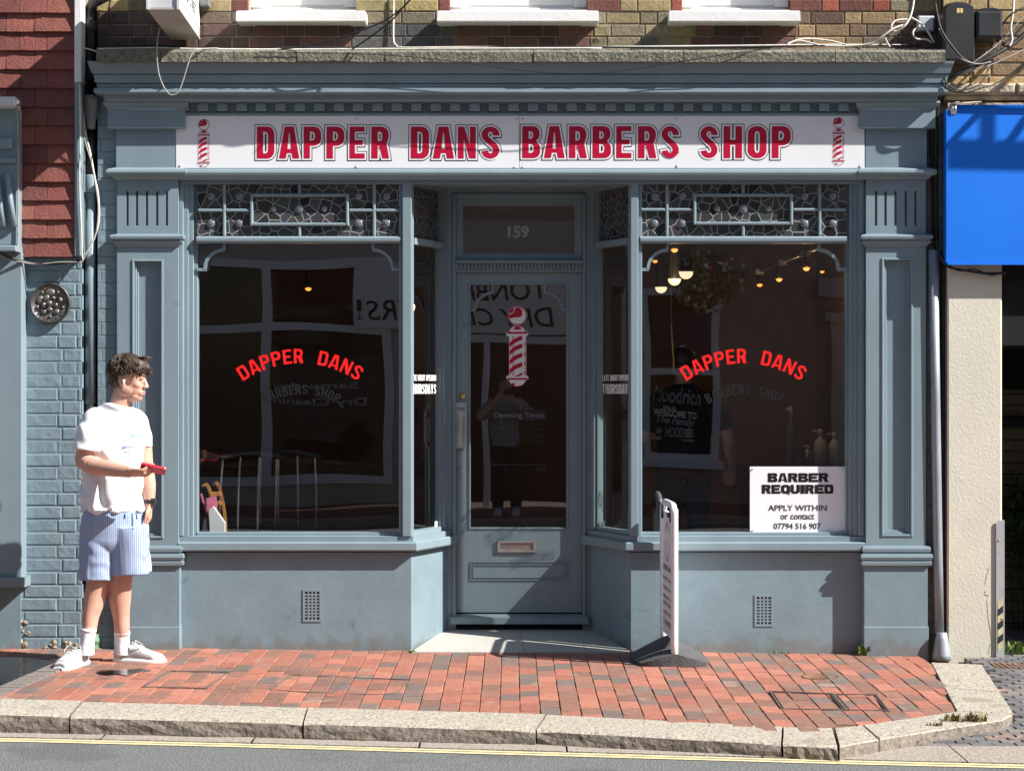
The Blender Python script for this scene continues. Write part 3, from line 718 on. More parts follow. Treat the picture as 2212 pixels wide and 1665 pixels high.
# --- angled side windows of the lobby
def side_window(p0, p1, lab, front_first, ph):
    d = Vector((p1[0]-p0[0], p1[1]-p0[1])); L = d.length; d /= L; nn = Vector((d.y, -d.x)); zb, zt = Z(1156, .05), Z(386, .05)
    f = MB(); F0, F1 = (.020, .058) if front_first else (.058, .020)
    f.obox(p0, p1, 0, F0, -.05, .004, zb, zt); f.obox(p0, p1, L-F1, L, -.05, .004, zb, zt)
    f.obox(p0, p1, F0, F0+.012, -.05, -.014, zb, zt); f.obox(p0, p1, L-F1-.012, L-F1, -.05, -.014, zb, zt)
    f.obox(p0, p1, F0+.012, L-F1-.012, -.05, -.006, Z(1159, .05), Z(1147, .05)); f.obox(p0, p1, F0+.012, L-F1-.012, -.05, 0, Z(398, .05), zt)
    f.obox(p0, p1, F0+.012, L-F1-.012, -.05, .002, Z(526, .05), Z(512, .05))
    w_ = part('side_window', f, 'paint'); w_['label'] = lab
    fn = lambda a, q, z: (p0[0]+d.x*a-nn.x*(.035+q), p0[1]+d.y*a-nn.y*(.035+q), z)
    a0, a1 = F0+.006, L-F1-.006
    g = pane(fn, a0, a1, Z(1148, .05), Z(525, .05), .0005, ph); pn = g.build('pane', 'glass', w_)
    l_ = MB(); l_.obox(p0, p1, a0, a1, -.040, -.034, Z(513, .05), Z(397, .05)); l_.build('leaded_light', 'leaded_fine', w_)
    t = MB(); fl = lambda a, yy, z: (p0[0]+d.x*a-nn.x*(.031), p0[1]+d.y*a-nn.y*(.031), z)
    zA, zB, zC, zD = Z(850, .25), Z(829, .25), Z(822, .25), Z(809, .25)
    wa, wb = (a0+.02, a1-.03) if front_first else (a0+.03, a1-.02)
    def word(s_, za, zb_):
        n_ = sum(.55 if c == 'I' else (.5 if c == ' ' else 1) for c in s_); st = (wb-wa)/n_; x = wa
        for c in s_:
            ww = .55 if c == 'I' else (.5 if c == ' ' else 1)
            if c != ' ': letter(t, c, x+.08*st, x+ww*st-.08*st, za, zb_, 0, 0, s=None, b=.15, fn=fl)
            x += ww*st
    word('THURSDAYS', zA, zB); t.build('lettering', 'white_vinyl', w_); t = MB(); word('LATE NIGHT OPENING', zD-.034, zD)
    t.build('lettering', 'white_vinyl', w_)
    s_ = MB(); aa, ab = (a1-.05, a1-.01) if front_first else (a0+.01, a0+.05)
    s_.poly([[(aa, Z(1142, .3)), (ab, Z(1142, .3)), (ab, Z(1128, .3)), (aa, Z(1128, .3))]], 0, None, fl); s_.build('sticker', 'white_vinyl', w_)
    return w_
pl0, pl1 = (X(889, .06), .055), (X(968, .49), .49)
pr0, pr1 = (X(1274, .49), .49), (X(1362, .06), .055)
side_window(pl0, pl1, 'left angled side window of the lobby with late opening lettering', True, 1.0)
side_window(pr0, pr1, 'right angled side window of the lobby with late opening lettering', False, 2.0)

# --- door frame, fanlight and door
mb = MB()
mb.box(X(966, YD), X(985, YD), YD-.02, YD+.08, .05, Z(392, YD)); mb.box(X(1258, YD), X(1276, YD), YD-.02, YD+.08, .05, Z(392, YD))
mb.box(X(978, YD), X(985, YD), YD-.035, YD-.021, .10, Z(420, YD), ch=.004); mb.box(X(1258, YD), X(1265, YD), YD-.035, YD-.021, .10, Z(420, YD), ch=.004)
mb.box(X(985, YD), X(1258, YD), YD-.01, YD+.08, Z(428, YD), Z(392, YD)); mb.box(X(985, YD), X(1258, YD), YD-.022, YD-.0105, Z(428, YD), Z(418, YD), ch=.004)
mb.box(X(985, YD), X(1258, YD), YD-.016, YD+.08, Z(588, YD), Z(562, YD))
mb.box(X(984, YD), X(1259, YD), YD-.050, YD-.0165, Z(570, YD), Z(562, YD), ch=.006)
for i in range(34):
    c = X(988.5+i*8.03, YD); mb.box(c-.0065, c+.0065, YD-.036, YD-.0165, Z(582, YD), Z(571.5, YD))
part('door_frame', mb, 'paint')
mb = MB(); a, b, c, d = X(985.5, YD), X(1257.5, YD), Z(561, YD), Z(428.5, YD)
mb.box(a, X(1000, YD), YD-.004, YD+.05, c, d); mb.box(X(1241, YD), b, YD-.004, YD+.05, c, d)
mb.box(X(1000, YD), X(1241, YD), YD-.004, YD+.05, c, Z(548, YD)); mb.box(X(1000, YD), X(1241, YD), YD-.004, YD+.05, Z(444, YD), d)
fan = part('fanlight', mb, 'paint')
g = pane(lambda a, q, z: (a, YD+.02+q, z), X(999, YD), X(1242, YD), Z(549, YD), Z(443, YD), .0003, .3); fp = g.build('pane', 'glass', fan)
t = MB(); text_mb(t, '159', X(1096, YD), X(1143, YD), Z(514.5, YD), Z(487, YD), YD+.014, .055); t.build('lettering', MATS.get('number_grey') or mat('number_grey', (.30, .31, .32), .5, .1, 8), fan)

mb = MB(); dx0, dx1, dz0, dz1 = X(985.8, YD), X(1257.2, YD), Z(1322, YD), Z(588.6, YD)
gx0, gx1, gz0, gz1 = X(1015, YD), X(1225, YD), Z(1140, YD), Z(613, YD); yD = YD+.008
mb.box(dx0, gx0, yD, YD+.055, dz0, dz1); mb.box(gx1, dx1, yD, YD+.055, dz0, dz1)
mb.box(gx0, gx1, yD, YD+.055, gz1, dz1); mb.box(gx0, gx1, yD, YD+.055, dz0, gz0)
door = part('door', mb, 'paint')
mb = MB()
for (w0, w1, yy) in ((-.008, .004, yD-.006),):
    mb.box(gx0+w0, gx0+w1, yy, YD+.03, gz0+w0, gz1-w0, ch=.003); mb.box(gx1-w1, gx1-w0, yy, YD+.03, gz0+w0, gz1-w0, ch=.003)
    mb.box(gx0+w1, gx1-w1, yy+.0006, YD+.03, gz0+w0, gz0+w1, ch=.003); mb.box(gx0+w1, gx1-w1, yy+.0006, YD+.03, gz1-w1, gz1-w0, ch=.003)
# raised beads of the kick panel
for (u0, u1, v0, v1) in ((1016, 1226, 1212, 1253), (1022, 1220, 1218, 1247)):
    a, b, c, d = X(u0, YD), X(u1, YD), Z(v1, YD), Z(v0, YD); T = .005
    mb.box(a, a+T, yD-.006, yD+.01, c, d); mb.box(b-T, b, yD-.006, yD+.01, c, d); mb.box(a+T, b-T, yD-.0055, yD+.01, c, c+T); mb.box(a+T, b-T, yD-.0055, yD+.01, d-T, d)
yb = yD-.002
for sgn, cu in ((1, 1015), (-1, 1225)):
    U = lambda du: X(cu+sgn*du, yb)
    pts = [(U(50), Z(632, yb))] + [(U(50-39*math.sin(R(t))), Z(671-39*math.cos(R(t)), yb)) for t in (14, 28, 42, 56, 70, 84)] + [(U(12), Z(668, yb))]
    mb.poly([fix([stroke(pts, .011)])[0]], yb, yb+.03)
    mb.poly([fix([stroke([(U(49), Z(612, yb)), (U(49), Z(633, yb))], .011)])[0]], yb+.001, yb+.03)
    mb.poly([fix([stroke([(U(13), Z(669, yb)), (U(-1), Z(669, yb))], .011)])[0]], yb+.0015, yb+.03)
mb.build('door_moulding', 'paint', door)
tilt = R(.18)
g = pane(lambda a, q, z: (a, YD+.036+q*1.0+(z-1.4)*math.tan(tilt), z), gx0-.002, gx1+.002, gz0-.002, gz1+.002, .0006, 1.3, 4, 3); dpn = g.build('pane', 'glass', door)
t = MB(); yl = YD+.030
def yt(v): return YD+.030+(Z(v, YD)-1.4)*math.tan(tilt)
text_mb(t, 'Dapper Dans Barbershop', X(1061, YD), X(1180, YD), Z(883, YD), Z(873, YD), yt(880), .0); t.build('lettering', 'black_vinyl', door); t = MB()
for i, (dn, hr) in enumerate((('Mon', '9.00am - 6.00pm'), ('Tue', '9.00am - 6.00pm'), ('Wed', '9.00am - 6.00pm'), ('Thu', '9.00am - 8.00pm'))):
    v = 912+i*12.5; text_mb(t, dn, X(1061, YD), X(1080, YD), Z(v+9, YD), Z(v, YD), yt(v)); text_mb(t, hr, X(1100, YD), X(1180, YD), Z(v+9, YD), Z(v, YD), yt(v))
t.box(X(1061, YD), X(1181, YD), yt(1003), yt(1003)+.001, Z(1004, YD), Z(1002.5, YD))
text_mb(t, '656', X(1158, YD), X(1181, YD), Z(1016, YD), Z(1007, YD), yt(1010))
o_ = [(X(1060, YD), Z(908, YD)), (X(1181, YD), Z(908, YD)), (X(1181, YD), Z(886, YD)), (X(1060, YD), Z(886, YD))]
t.build('lettering', 'black_vinyl', door); t = MB(); t.poly([o_], yt(897)); t.build('lettering_panel', 'black_vinyl', door)
t = MB(); text_mb(t, 'Opening Times', X(1066, YD), X(1176, YD), Z(905, YD), Z(890, YD), yt(897)-.0015, .012); t.build('lettering', mat('faint_grey', (.16, .16, .17), .5, .1, 8), door)

# barber pole emblem, drawn once as flat vinyl
def emblem(cx, ztop, zbot, y, parent, name='barber_pole_emblem', back=True):
    k = (ztop-zbot)/1410.0; P = lambda px, py: (cx+(px-1022)*k, ztop-(py-120)*k)
    el = lambda px, py, rx, ry, a0=0, a1=360, n=28: [P(px+rx*math.cos(R(a0+(a1-a0)*i/n)), py-ry*math.sin(R(a0+(a1-a0)*i/n))) for i in range(n + (0 if a1-a0 == 360 else 1))]
    rc = lambda x0, y0, x1, y1: [P(x0, y1), P(x1, y1), P(x1, y0), P(x0, y0)]
    rr = lambda x0, y0, x1, y1: el(x1-(y1-y0)/2, (y0+y1)/2, (y1-y0)/2, (y1-y0)/2, -90, 90, 8) + el(x0+(y1-y0)/2, (y0+y1)/2, (y1-y0)/2, (y1-y0)/2, 90, 270, 8)
    st = .0007
    A = MB(); Wt = MB(); B = MB()
    sil = [(el(1022, 288, 168, 168), 0), (el(1022, 585, 152, 132, 0, 180), 1), (rc(868, 625, 1182, 1350), 0), (el(1022, 1395, 158, 132, 180, 360), 2), (rr(826, 560, 1212, 652), 3), (rr(826, 1330, 1218, 1416), 4)]
    for c, q in sil: Wt.poly([c], y-st*q*.12)
    lines = [[el(1022, 288, 160, 160), el(1022, 288, 142, 142)[::-1]]]
    lines += [[el(1022, 585, 142, 122, 8, 172), ]]
    rim = [P(1022+140*math.cos(R(a)), 580-118*math.sin(R(a))) for a in range(10, 171, 10)]
    Wn = B
    Wn.poly([el(1022, 288, 162, 162), el(1022, 288, 148, 148)[::-1]], y-st*2)
    def sl(pts, w_): Wn.poly([fix([stroke([P(*p) for p in pts], w_*k)])[0]], y-st*2.2)
    sl([(1022+144*math.cos(R(a)), 583-122*math.sin(R(a))) for a in range(6, 175, 8)], 12)
    sl([(1022+150*math.cos(R(a)), 1400+122*math.sin(R(a))) for a in range(6, 175, 8)], 12)
    sl([(874, 640), (874, 1340)], 12); sl([(1172, 640), (1172, 1340)], 12); sl([(950, 650), (950, 1330)], 15)
    for a, b in ((760, 825), (925, 1000), (1095, 1165), (1262, 1320)): sl([(1148, a), (1148, b)], 14)
    Wn.poly([rr(838, 572, 1200, 606)], y-st*2.4); Wn.poly([rr(838, 1376, 1206, 1406)], y-st*2.4)
    # stripes
    for q in (650, 790, 950, 1115, 1285):
        h = 80; top = [(888, q+115), (940, q+62), (1000, q+25), (1060, q-2), (1110, q-12)]
        pts = [P(px, py) for px, py in top] + [P(px, min(py+h-(10 if px > 1100 else 0), 1345)) for px, py in top[::-1]]
        if q == 1285: pts = [P(970, 1352), P(1050, 1310), P(1112, 1278), P(1112, 1320), P(1060, 1345)]
        Wn.poly([fix([pts])[0]], y-st*2.0)
    # ball shine and dome patch
    Wn.poly([fix([[P(878, 262), P(890, 268), P(930, 258), P(965, 225), P(980, 170), P(1000, 150), P(1060, 150), P(1100, 190), P(1112, 250), P(1095, 300), P(1050, 318), P(990, 320), P(930, 330), P(890, 338), P(876, 300)]])[0]], y-st*2.6)
    Wn.poly([fix([[P(886, 240), P(892, 205), P(925, 172), P(955, 168), P(962, 200), P(940, 235), P(905, 246)]])[0]], y-st*2.6)
    Wn.poly([fix([[P(938, 530), P(965, 515), P(980, 478), P(1040, 474), P(1078, 490), P(1096, 525), P(1050, 534)]])[0]], y-st*2.6)
    Wn.poly([el(952, 1484, 26, 20)], y-st*2.6)
    o = Wt.build(name, 'dark_pole_white', parent) if back else None
    r = Wn.build('emblem_artwork' if back else name, 'red_vinyl', parent)
    return o or r
emblem(X(1117.5, YD), Z(660, YD), Z(835, YD), YD+.024, door)

# door furniture
mb = MB(); a, b, c, d = X(1074.5, YD), X(1159, YD), Z(1192, YD), Z(1166.5, YD); T = .018; y = yD-.012
mb.box(a, b, y, yD, c, c+T*.9, ch=.002); mb.box(a, b, y, yD, d-T*.8, d, ch=.002); mb.box(a, a+T, y, yD, c+T*.9, d-T*.8); mb.box(b-T, b, y, yD, c+T*.9, d-T*.8)
lp = mb.build('letter_plate', 'steel', door)
mb = MB(); mb.box(a+T, b-T, yD-.005, yD-.0005, c+T*.9, d-T*.8); mb.build('letter_flap', mat('worn_brass', (.36, .30, .27), .42, .4, 30, metal=.6, stretch=(1, 1, 4)), door)
mb = MB(); mb.box(X(983, YD), X(1008, YD), yD-.010, yD-.007, Z(967, YD), Z(869, YD), ch=.001)
pp = mb.build('push_plate', 'steel', door)
mb = MB(); mb.box(X(990, YD), X(1001, YD), yD-.05, yD-.042, Z(958, YD), Z(888, YD), ch=.003)
mb.box(X(990, YD), X(999, YD), yD-.042, yD-.010, Z(965, YD), Z(953, YD)); mb.box(X(990, YD), X(999, YD), yD-.042, yD-.010, Z(901, YD), Z(889, YD)); mb.build('pull_handle', 'steel', door)
mb = MB(); text_mb(mb, 'PUSH', X(987, YD), X(1004, YD), Z(884, YD), Z(879, YD), yD-.0115, .01); mb.build('lettering', 'black_vinyl', door)
mb = MB(); mb.lathe((X(1000, YD), yD, Z(855, YD)), [(.017, -.003), (.019, -.006), (.015, -.014), (.008, -.016)], 18, 'y'); mb.build('night_latch', 'brass', door)
mb = MB(); mb.lathe((X(996, YD), yD, Z(1016, YD)), [(.013, -.002), (.013, -.007), (.009, -.008)], 18, 'y'); lk = mb.build('lock', 'steel', door)
mb = MB(); mb.box(X(996, YD)-.002, X(996, YD)+.002, yD-.0095, yD-.008, Z(1020, YD), Z(1012, YD)); mb.build('keyhole', 'dark_void', door)
mb = MB(); mb.sweep([(X(973, .44), .49), (X(1271, .44), .49)], [(0, Z(1326, .49)), (.02, Z(1329, .47)), (.05, Z(1333, .44)), (.052, Z(1347, .44)), (.0, Z(1348, .44)), (-.05, Z(1348, .44)), (-.05, Z(1326, .49))]); mb.build('weather_bar', 'paint', door)
mb = MB(); mb.box(X(966, YD), X(1276, YD), YD-.015, YD+.09, .03, .112); part('threshold_gap', mb, 'dark_void')  # black box painted in for the shaded gap under the door

# --- lobby: ceiling, sloping stone step
mb = MB(); zc = Z(389.6); V = [(X(868, .03), .03, zc), (X(1384, .03), .03, zc), (X(1276, YD), YD+.1, zc), (X(966, YD), YD+.1, zc)]
V2 = [(x, y, zc+.03) for (x, y, z) in V]; mb.add(V+V2, [(0, 1, 2, 3), (7, 6, 5, 4), (0, 4, 5, 1), (1, 5, 6, 2), (2, 6, 7, 3), (3, 7, 4, 0)]); part('lobby_ceiling', mb, 'paint')
for (ua, ub, va, vb) in ((888, 1132, 968, 1122), (1133, 1366, 1123, 1275)):
    f0, f1 = X(ua, .0), X(ub, .0); b0, b1 = X(va, .52), X(vb, .52); mb = MB(); z0, z1 = .006, .070
    V = [(f0, -.02, z0), (f1, -.02, z0-.002), (b1, .52, z1), (b0, .52, z1)]; mb.add(V+[(x, y, -.08) for x, y, z in V], [(0, 1, 2, 3), (7, 6, 5, 4), (0, 4, 5, 1), (1, 5, 6, 2), (2, 6, 7, 3), (3, 7, 4, 0)])
    part('step_stone', mb, 'flag_stone')

# --- the room inside
mb = MB(); mb.box(-2.6, 2.5, 4.4, 4.5, 0, 2.95); mb.box(-2.62, -2.52, .16, 4.4, 0, 2.95); mb.box(2.42, 2.52, .16, 4.4, 0, 2.95); part('interior_wall', mb, 'interior_wall')
mb = MB(); mb.box(-2.52, 2.42, .14, 4.4, 2.80, 2.86); part('interior_ceiling', mb, mat('ceiling_in', (.22, .20, .19), .9, .1, 3))
mb = MB(); mb.box(-2.52, 2.42, .62, 4.4, .10, .16); part('interior_floor', mb, 'wood_floor')
mb = MB(); zsh = Z(1149, .12)-.02
for side in ((-1.87, -.60), (.70, 1.98)):
    mb.box(side[0], side[1], .135, .50, zsh-.03, zsh)
part('window_shelf', mb, 'interior_dark')
mb = MB(); mb.box(-1.88, -.60, .50, .52, .1, zsh); mb.box(.70, 1.98, .50, .52, .1, zsh); part('shelf_front', mb, 'interior_dark')
mb = MB(); mb.box(X(388), X(1868), .14, .17, Z(389), 3.3); part('fascia_lining', mb, 'interior_dark')
mb = MB(); mb.box(-2.62, 2.52, .14, 4.5, 2.87, 2.90); part('upper_floor', mb, 'interior_dark')
# ================================================================ SHOP SIGN
ys = -.006
sign = thing('shop_sign', 'long white fascia sign with red outlined capitals between two barber pole emblems', 'sign', (0, 0, Z(366)))
for a, b in ((380.5, 1120.6), (1121.6, 1867)):
    mb = MB(); mb.box(X(a), X(b), ys, .006, Z(363.5), Z(250), ch=.0012); mb.build('sign_panel', 'white_panel', sign)
dark, white, red = MB(), MB(), MB()
LET = [('D', 550, 598), ('A', 598, 652), ('P', 651, 699), ('P', 700.5, 749), ('E', 750, 793), ('R', 797, 846),
       ('D', 882.5, 932), ('A', 930, 986), ('N', 984, 1033), ('S', 1035, 1084),
       ('B', 1123, 1172), ('A', 1170, 1225), ('R', 1224, 1273), ('B', 1275, 1325), ('E', 1326, 1369), ('R', 1373, 1423), ('S', 1424, 1471.5),
       ('S', 1508, 1555), ('H', 1558, 1608), ('O', 1610, 1661), ('P', 1662, 1713)]
dd, di = .0132, .0090
for i, (ch, a, b) in enumerate(LET):
    tz, bz = Z(268.5 if i < 10 else 267.5, ys)-dd, Z(347.5 if i < 10 else 346.5, ys)+dd; x0, x1 = X(a, ys)+dd, X(b, ys)-dd
    e = .00012*(i % 3)
    if i in (6, 10, 17): dark.build('letter_outline', 'dark_vinyl', sign); white.build('letter_border', 'white_panel', sign); red.build('lettering', 'red_vinyl', sign); dark, white, red = MB(), MB(), MB()
    letter(dark, ch, x0, x1, bz, tz, ys-.0012-e, dd, b=.16); letter(white, ch, x0, x1, bz, tz, ys-.0022-e, di, b=.16); letter(red, ch, x0, x1, bz, tz, ys-.0032, 0, b=.16)
dark.build('letter_outline', 'dark_vinyl', sign); white.build('letter_border', 'white_panel', sign); red.build('lettering', 'red_vinyl', sign)
for cx, a, b in ((440.5, 257, 361), (1811.5, 253, 357)):
    emblem(X(cx, ys), Z(a, ys), Z(b, ys), ys-.001, sign, back=False)
mb = MB()
for (u, v) in ((388, 259), (771, 257), (1115, 258), (1129, 257), (1463, 256), (1860, 257), (389, 358), (770, 360), (1112, 361), (1129, 361), (1463, 358), (1858, 359)):
    mb = MB(); mb.ell((X(u, ys), ys-.001, Z(v, ys)), .0065, .005, .0065, 10, 6); mb.build('screw', 'steel', sign)

# notice in the right window
yn = .094
nt_ = thing('window_notice', 'white notice reading BARBER REQUIRED fixed low in the right shop window', 'notice', (X(1723, yn), yn, Z(1151, yn)))
mb = MB(); mb.box(X(1620, yn), X(1826, yn), yn, yn+.002, Z(1151, yn), Z(1007, yn)); mb.build('paper_sheet', 'paper', nt_)
mb = MB(); y = yn-.0012
for s_, ua, ub, va, vb in (('BARBER', 1658, 1790, 1021, 1040.5), ('REQUIRED', 1645, 1801, 1046, 1065.5)):
    tot = sum(.5 if c == 'I' else 1 for c in s_); st = (X(ub, y)-X(ua, y))/tot; x = X(ua, y)
    for c in s_:
        ww = (.5 if c == 'I' else 1)*st; letter(mb, 'O' if c == 'Q' else c, x+.03*st, x+ww-.03*st, Z(vb, y), Z(va, y), y, 0, s=(.36 if c != 'I' else None), b=.27)
        if c == 'Q': mb.poly([[(x+ww*.5, Z(vb-6, y)), (x+ww*.7, Z(vb-6.5, y)), (x+ww*1.0, Z(vb+1.5, y)), (x+ww*.78, Z(vb+1.8, y))]], y-.0006)
        x += ww
mb.build('heading', 'black_vinyl', nt_)
mb = MB()
mat('ink', (.05, .05, .055), .6, .1, 8)
text_mb(mb, 'APPLY WITHIN', X(1659, y), X(1786, y), Z(1102.5, y), Z(1090, y), y, .02); mb.build('lettering', 'ink', nt_); mb = MB(); text_mb(mb, 'or contact', X(1686, y), X(1759, y), Z(1121, y), Z(1109, y), y, .02); mb.build('lettering', 'ink', nt_); mb = MB()
text_mb(mb, '07794 516 907', X(1671, y), X(1773, y), Z(1142, y), Z(1129, y), y, .02)
# slab serifs under and over the upright strokes
mb.build('lettering', mat('ink', (.05, .05, .055), .6, .1, 8), nt_)
mb = MB()
for u, v in ((1626, 1012), (1820, 1012), (1626, 1145), (1820, 1145)): mb.ell((X(u, y), y-.002, Z(v, y)), .005, .004, .005, 8, 5)
mb.build('suction_fixings', 'steel', nt_)

# projecting light box sign, upper left
bs = thing('projecting_sign', 'weathered white projecting light box sign seen from below, upper left of the shopfront', 'sign', (-1.95, .1, 3.4))
yN, yB = -.74, .10
xn0, xn1, xb0, xb1 = X(320, yN), X(386, yN), X(370, yB), X(431, yB); zb = Z(21, yN)
V = [(xn0, yN, zb), (xn1, yN, zb), (xb1, yB, zb), (xb0, yB, zb)]; H_ = .50
mb = MB(); mb.add([(x, y, z+.012) for x, y, z in V]+[(x, y, z+H_) for x, y, z in V], [(0, 3, 2, 1), (4, 5, 6, 7), (0, 1, 5, 4), (1, 2, 6, 5), (2, 3, 7, 6), (3, 0, 4, 7)]); mb.build('light_box', 'box_white', bs)
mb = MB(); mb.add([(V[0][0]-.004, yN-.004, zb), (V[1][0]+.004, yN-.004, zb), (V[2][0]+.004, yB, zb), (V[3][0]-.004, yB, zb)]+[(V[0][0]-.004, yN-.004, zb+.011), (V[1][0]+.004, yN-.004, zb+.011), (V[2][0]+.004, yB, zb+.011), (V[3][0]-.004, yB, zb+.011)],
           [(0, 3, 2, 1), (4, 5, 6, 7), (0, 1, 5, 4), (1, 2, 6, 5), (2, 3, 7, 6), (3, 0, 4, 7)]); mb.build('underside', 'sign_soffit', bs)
mb = MB()
for (x, y) in ((xn0, yN), (xn1, yN)): mb.box(x-.008, x+.006, y-.010, y-.0045, zb, zb+H_)
mb.build('corner_trim', 'box_white', bs)
dv = Vector((xb1-xn1, yB-yN)); L = dv.length; dv /= L; nn = Vector((dv.y, -dv.x))
fs = lambda a, yy, z: (xn1+dv.x*a+nn.x*.004, yN+dv.y*a+nn.y*.004, z)
mb = MB(); mb.obox((xn1, yN), (xb1, yB), .02, L-.02, .0006, .003, zb+.06, zb+H_-.03); mb.build('sign_face', 'paper', bs)
mb = MB(); text_mb(mb, 'HIGH STREET', .20, .66, zb+.10, zb+.16, 0, .02, 0, fs); text_mb(mb, 'TONBRIDGE', .24, .62, zb+.22, zb+.28, 0, .02, 0, fs); mb.build('lettering', 'ink', bs)

# ================================================================ LEFT NEIGHBOUR: hung tiles over painted brick
ln = thing('tile_hung_building', 'neighbouring building with red hung tiles over blue painted brickwork next to the barber shop', 'building', (-2.6, 0, 0))
tiles = MB(); yt0 = -.045
def tcol(x, z):
    b = random.choice([srgb(128, 76, 68), srgb(116, 68, 62), srgb(136, 84, 72), srgb(122, 70, 64), srgb(108, 66, 60)])
    if random.random() < .06: b = srgb(112, 92, 76)
    return jit(b, .14)
zt = Z(553, yt0); row = 0; h = .1045; xe = X(163, yt0)
while zt < 6.4:
    x = xe - (0 if row % 2 else .10) if row % 2 else xe; x = xe; first = True
    while x > -4.4:
        wd = .155*random.uniform(.97, 1.03) if not first else (.155 if row % 2 else .225); first = False
        a, b = x-wd+.0025, x; lift = random.uniform(-.003, .003); t = .016; n = 4; V = []; cu = random.uniform(.002, .006)
        for k in range(n+1):
            xx = a+(b-a)*k/n; e = cu*(1-abs(2*k/n-1)**2); wob = random.uniform(-.0012, .0012)
            V += [(xx, yt0-.022-lift-e*.6, zt-.004+wob-e*.3), (xx, yt0-.003, zt+h+.012), (xx, yt0-.003+t*.6, zt+h+.012), (xx, yt0-.008-lift, zt-.006+wob-e*.3)]
        F = []
        for k in range(n):
            for j in range(4): F.append((k*4+j, k*4+(j+1) % 4, (k+1)*4+(j+1) % 4, (k+1)*4+j))
        F += [(3, 2, 1, 0), tuple(n*4+j for j in range(4))]
        tiles.add(V, F, tcol(x, zt)); x -= wd
    zt += h; row += 1
tiles.build('hung_tiles', 'tile', ln)
mb = MB(); mb.box(-4.4, X(160, 0), -.035, .0, Z(556), 6.4); mb.build('tile_backing', 'dark_void', ln)
mb = MB(); mb.box(X(161, -.07), X(176, -.07), -.075, .02, Z(553, -.07), Z(178, -.07), ch=.004); cb = mb.build('corner_board', 'paint', ln)
mb = MB(); mb.box(X(161, -.07), X(176, -.07), -.078, .02, Z(177.5, -.07), 6.4, ch=.004); mb.build('upper_board', 'white_paint', ln)
pb = MB(); bx0, bx1 = -4.4, X(177)
bricks(pb, X(44), bx1, -.06, Z(553), .0, .0735, .215, .108, lambda x, z: jit((.19, .262, .300), .04), joint=.0055, depth=.04, ch=.0055, yj=.0016)
pb.build('painted_brickwork', 'paint_brick', ln)
mb = MB(); mb.box(X(43), bx1, .0030, .28, -.06, Z(553)); mb.build('painted_mortar', 'paint_rough', ln)
mb = MB(); mb.box(-4.4, bx1, .002, .30, Z(552.9), 6.4); mb.build('upper_wall', 'mortar', ln)
# its own shopfront pier at the far left
yP = -.10
mb = MB()
mb.box(-4.4, X(47, yP), yP, .2, Z(1246, yP), Z(545, yP), ch=.004); mb.build('shopfront_pier', 'paint', ln)
mb = MB(); mb.box(-4.4, X(52, yP-.04), yP-.045, .2, Z(1268, yP-.04), Z(1246.4, yP-.04), ch=.005); mb.build('pier_sill', 'paint', ln)
mb = MB(); mb.box(-4.4, X(44, -.02), -.012, .2, -.06, Z(1269, -.04)); mb.build('plinth', 'paint_rough', ln)
mb = MB(); yq = -.15; mb.box(-4.4, X(38, yq), yq, .2, Z(530, yq), Z(232, yq), ch=.005)
mb.box(-4.4, X(24, yq-.03), yq-.03, yq-.0005, Z(322, yq), Z(300, yq), ch=.005); mb.box(-4.4, X(33, yq-.02), yq-.025, yq-.0005, Z(352, yq), Z(342, yq), ch=.005)
co = mb.build('console_block', 'paint', ln)
mb = MB()
for (a, b) in (((14, 375), (30, 490)), ((-8, 375), (6, 490))):
    mb.tube([(X(a[0], yq-.02), yq-.012, Z(a[1], yq)), (X((a[0]+b[0])/2, yq-.02), yq-.022, Z((a[1]+b[1])/2, yq)), (X(b[0], yq-.02), yq-.012, Z(b[1], yq))], .017, 10)
mb.build('console_flutes', 'paint', co)
mb = MB(); mb.box(-4.4, X(40, yq), yq-.05, .2, Z(544, yq), Z(531, yq), ch=.006); mb.build('console_ledge', 'paint', ln)
# broken render at the foot of the wall
mb = MB(); random.seed(3)
for i in range(26):
    u = random.uniform(36, 62) if i < 13 else random.uniform(95, 172); v = random.uniform(1340, 1398) if i < 13 else random.uniform(1386, 1400)
    r = random.uniform(.006, .016); mb.ell((X(u), -.002, Z(v)), r, .008, r*random.uniform(.5, 1.3), 7, 5)
mb.build('broken_render', mat('rubble', (.34, .27, .20), .95, .45, 40, .9, 70), ln)

# floodlight on the pier
fl = thing('floodlight', 'small weathered floodlight with a grey cable on top of the far left pier', 'light', (X(20, -.2), -.2, Z(232, -.2)))
mb = MB(); mb.box(-3.1, X(36, -.22), -.26, -.14, Z(232, -.2), Z(212, -.2), ch=.006); mb.build('housing', 'box_white', fl)
mb = MB(); mb.ell((X(36, -.22), -.21, Z(222, -.2)), .024, .04, .022, 12, 8); mb.build('lamp_glass', 'steel', fl)

# round building plaque
pq = thing('wall_plaque', 'round bronze heritage plaque with a rose, on blue painted brickwork', 'plaque', (X(108, -.03), -.03, Z(654, -.03)))
cx, cz, yy = X(108, -.03), Z(654, -.03), -.006
mb = MB(); rp = 43.5*.00258; mb.lathe((cx, 0, cz), [(rp*.98, .0), (rp, -.010), (rp, -.030), (rp*.955, -.034), (rp*.93, -.030), (rp*.92, -.024), (0.001, -.024)], 40, 'y'); mb.build('disc', 'bronze_plaque', pq)
mb = MB()
for ring, nr, rr_, sz in ((0, 5, .060, .030), (1, 5, .036, .022)):
    for i in range(nr):
        a = 2*math.pi*i/nr + math.pi/2 + ring*math.pi/5; sz *= .86
        rot = Matrix.Rotation(-a, 3, 'Y'); mb.ell((cx+rr_*math.cos(a), -.025-ring*.006, cz+rr_*math.sin(a)), sz*.78, .008, sz, 12, 8, rot=rot)
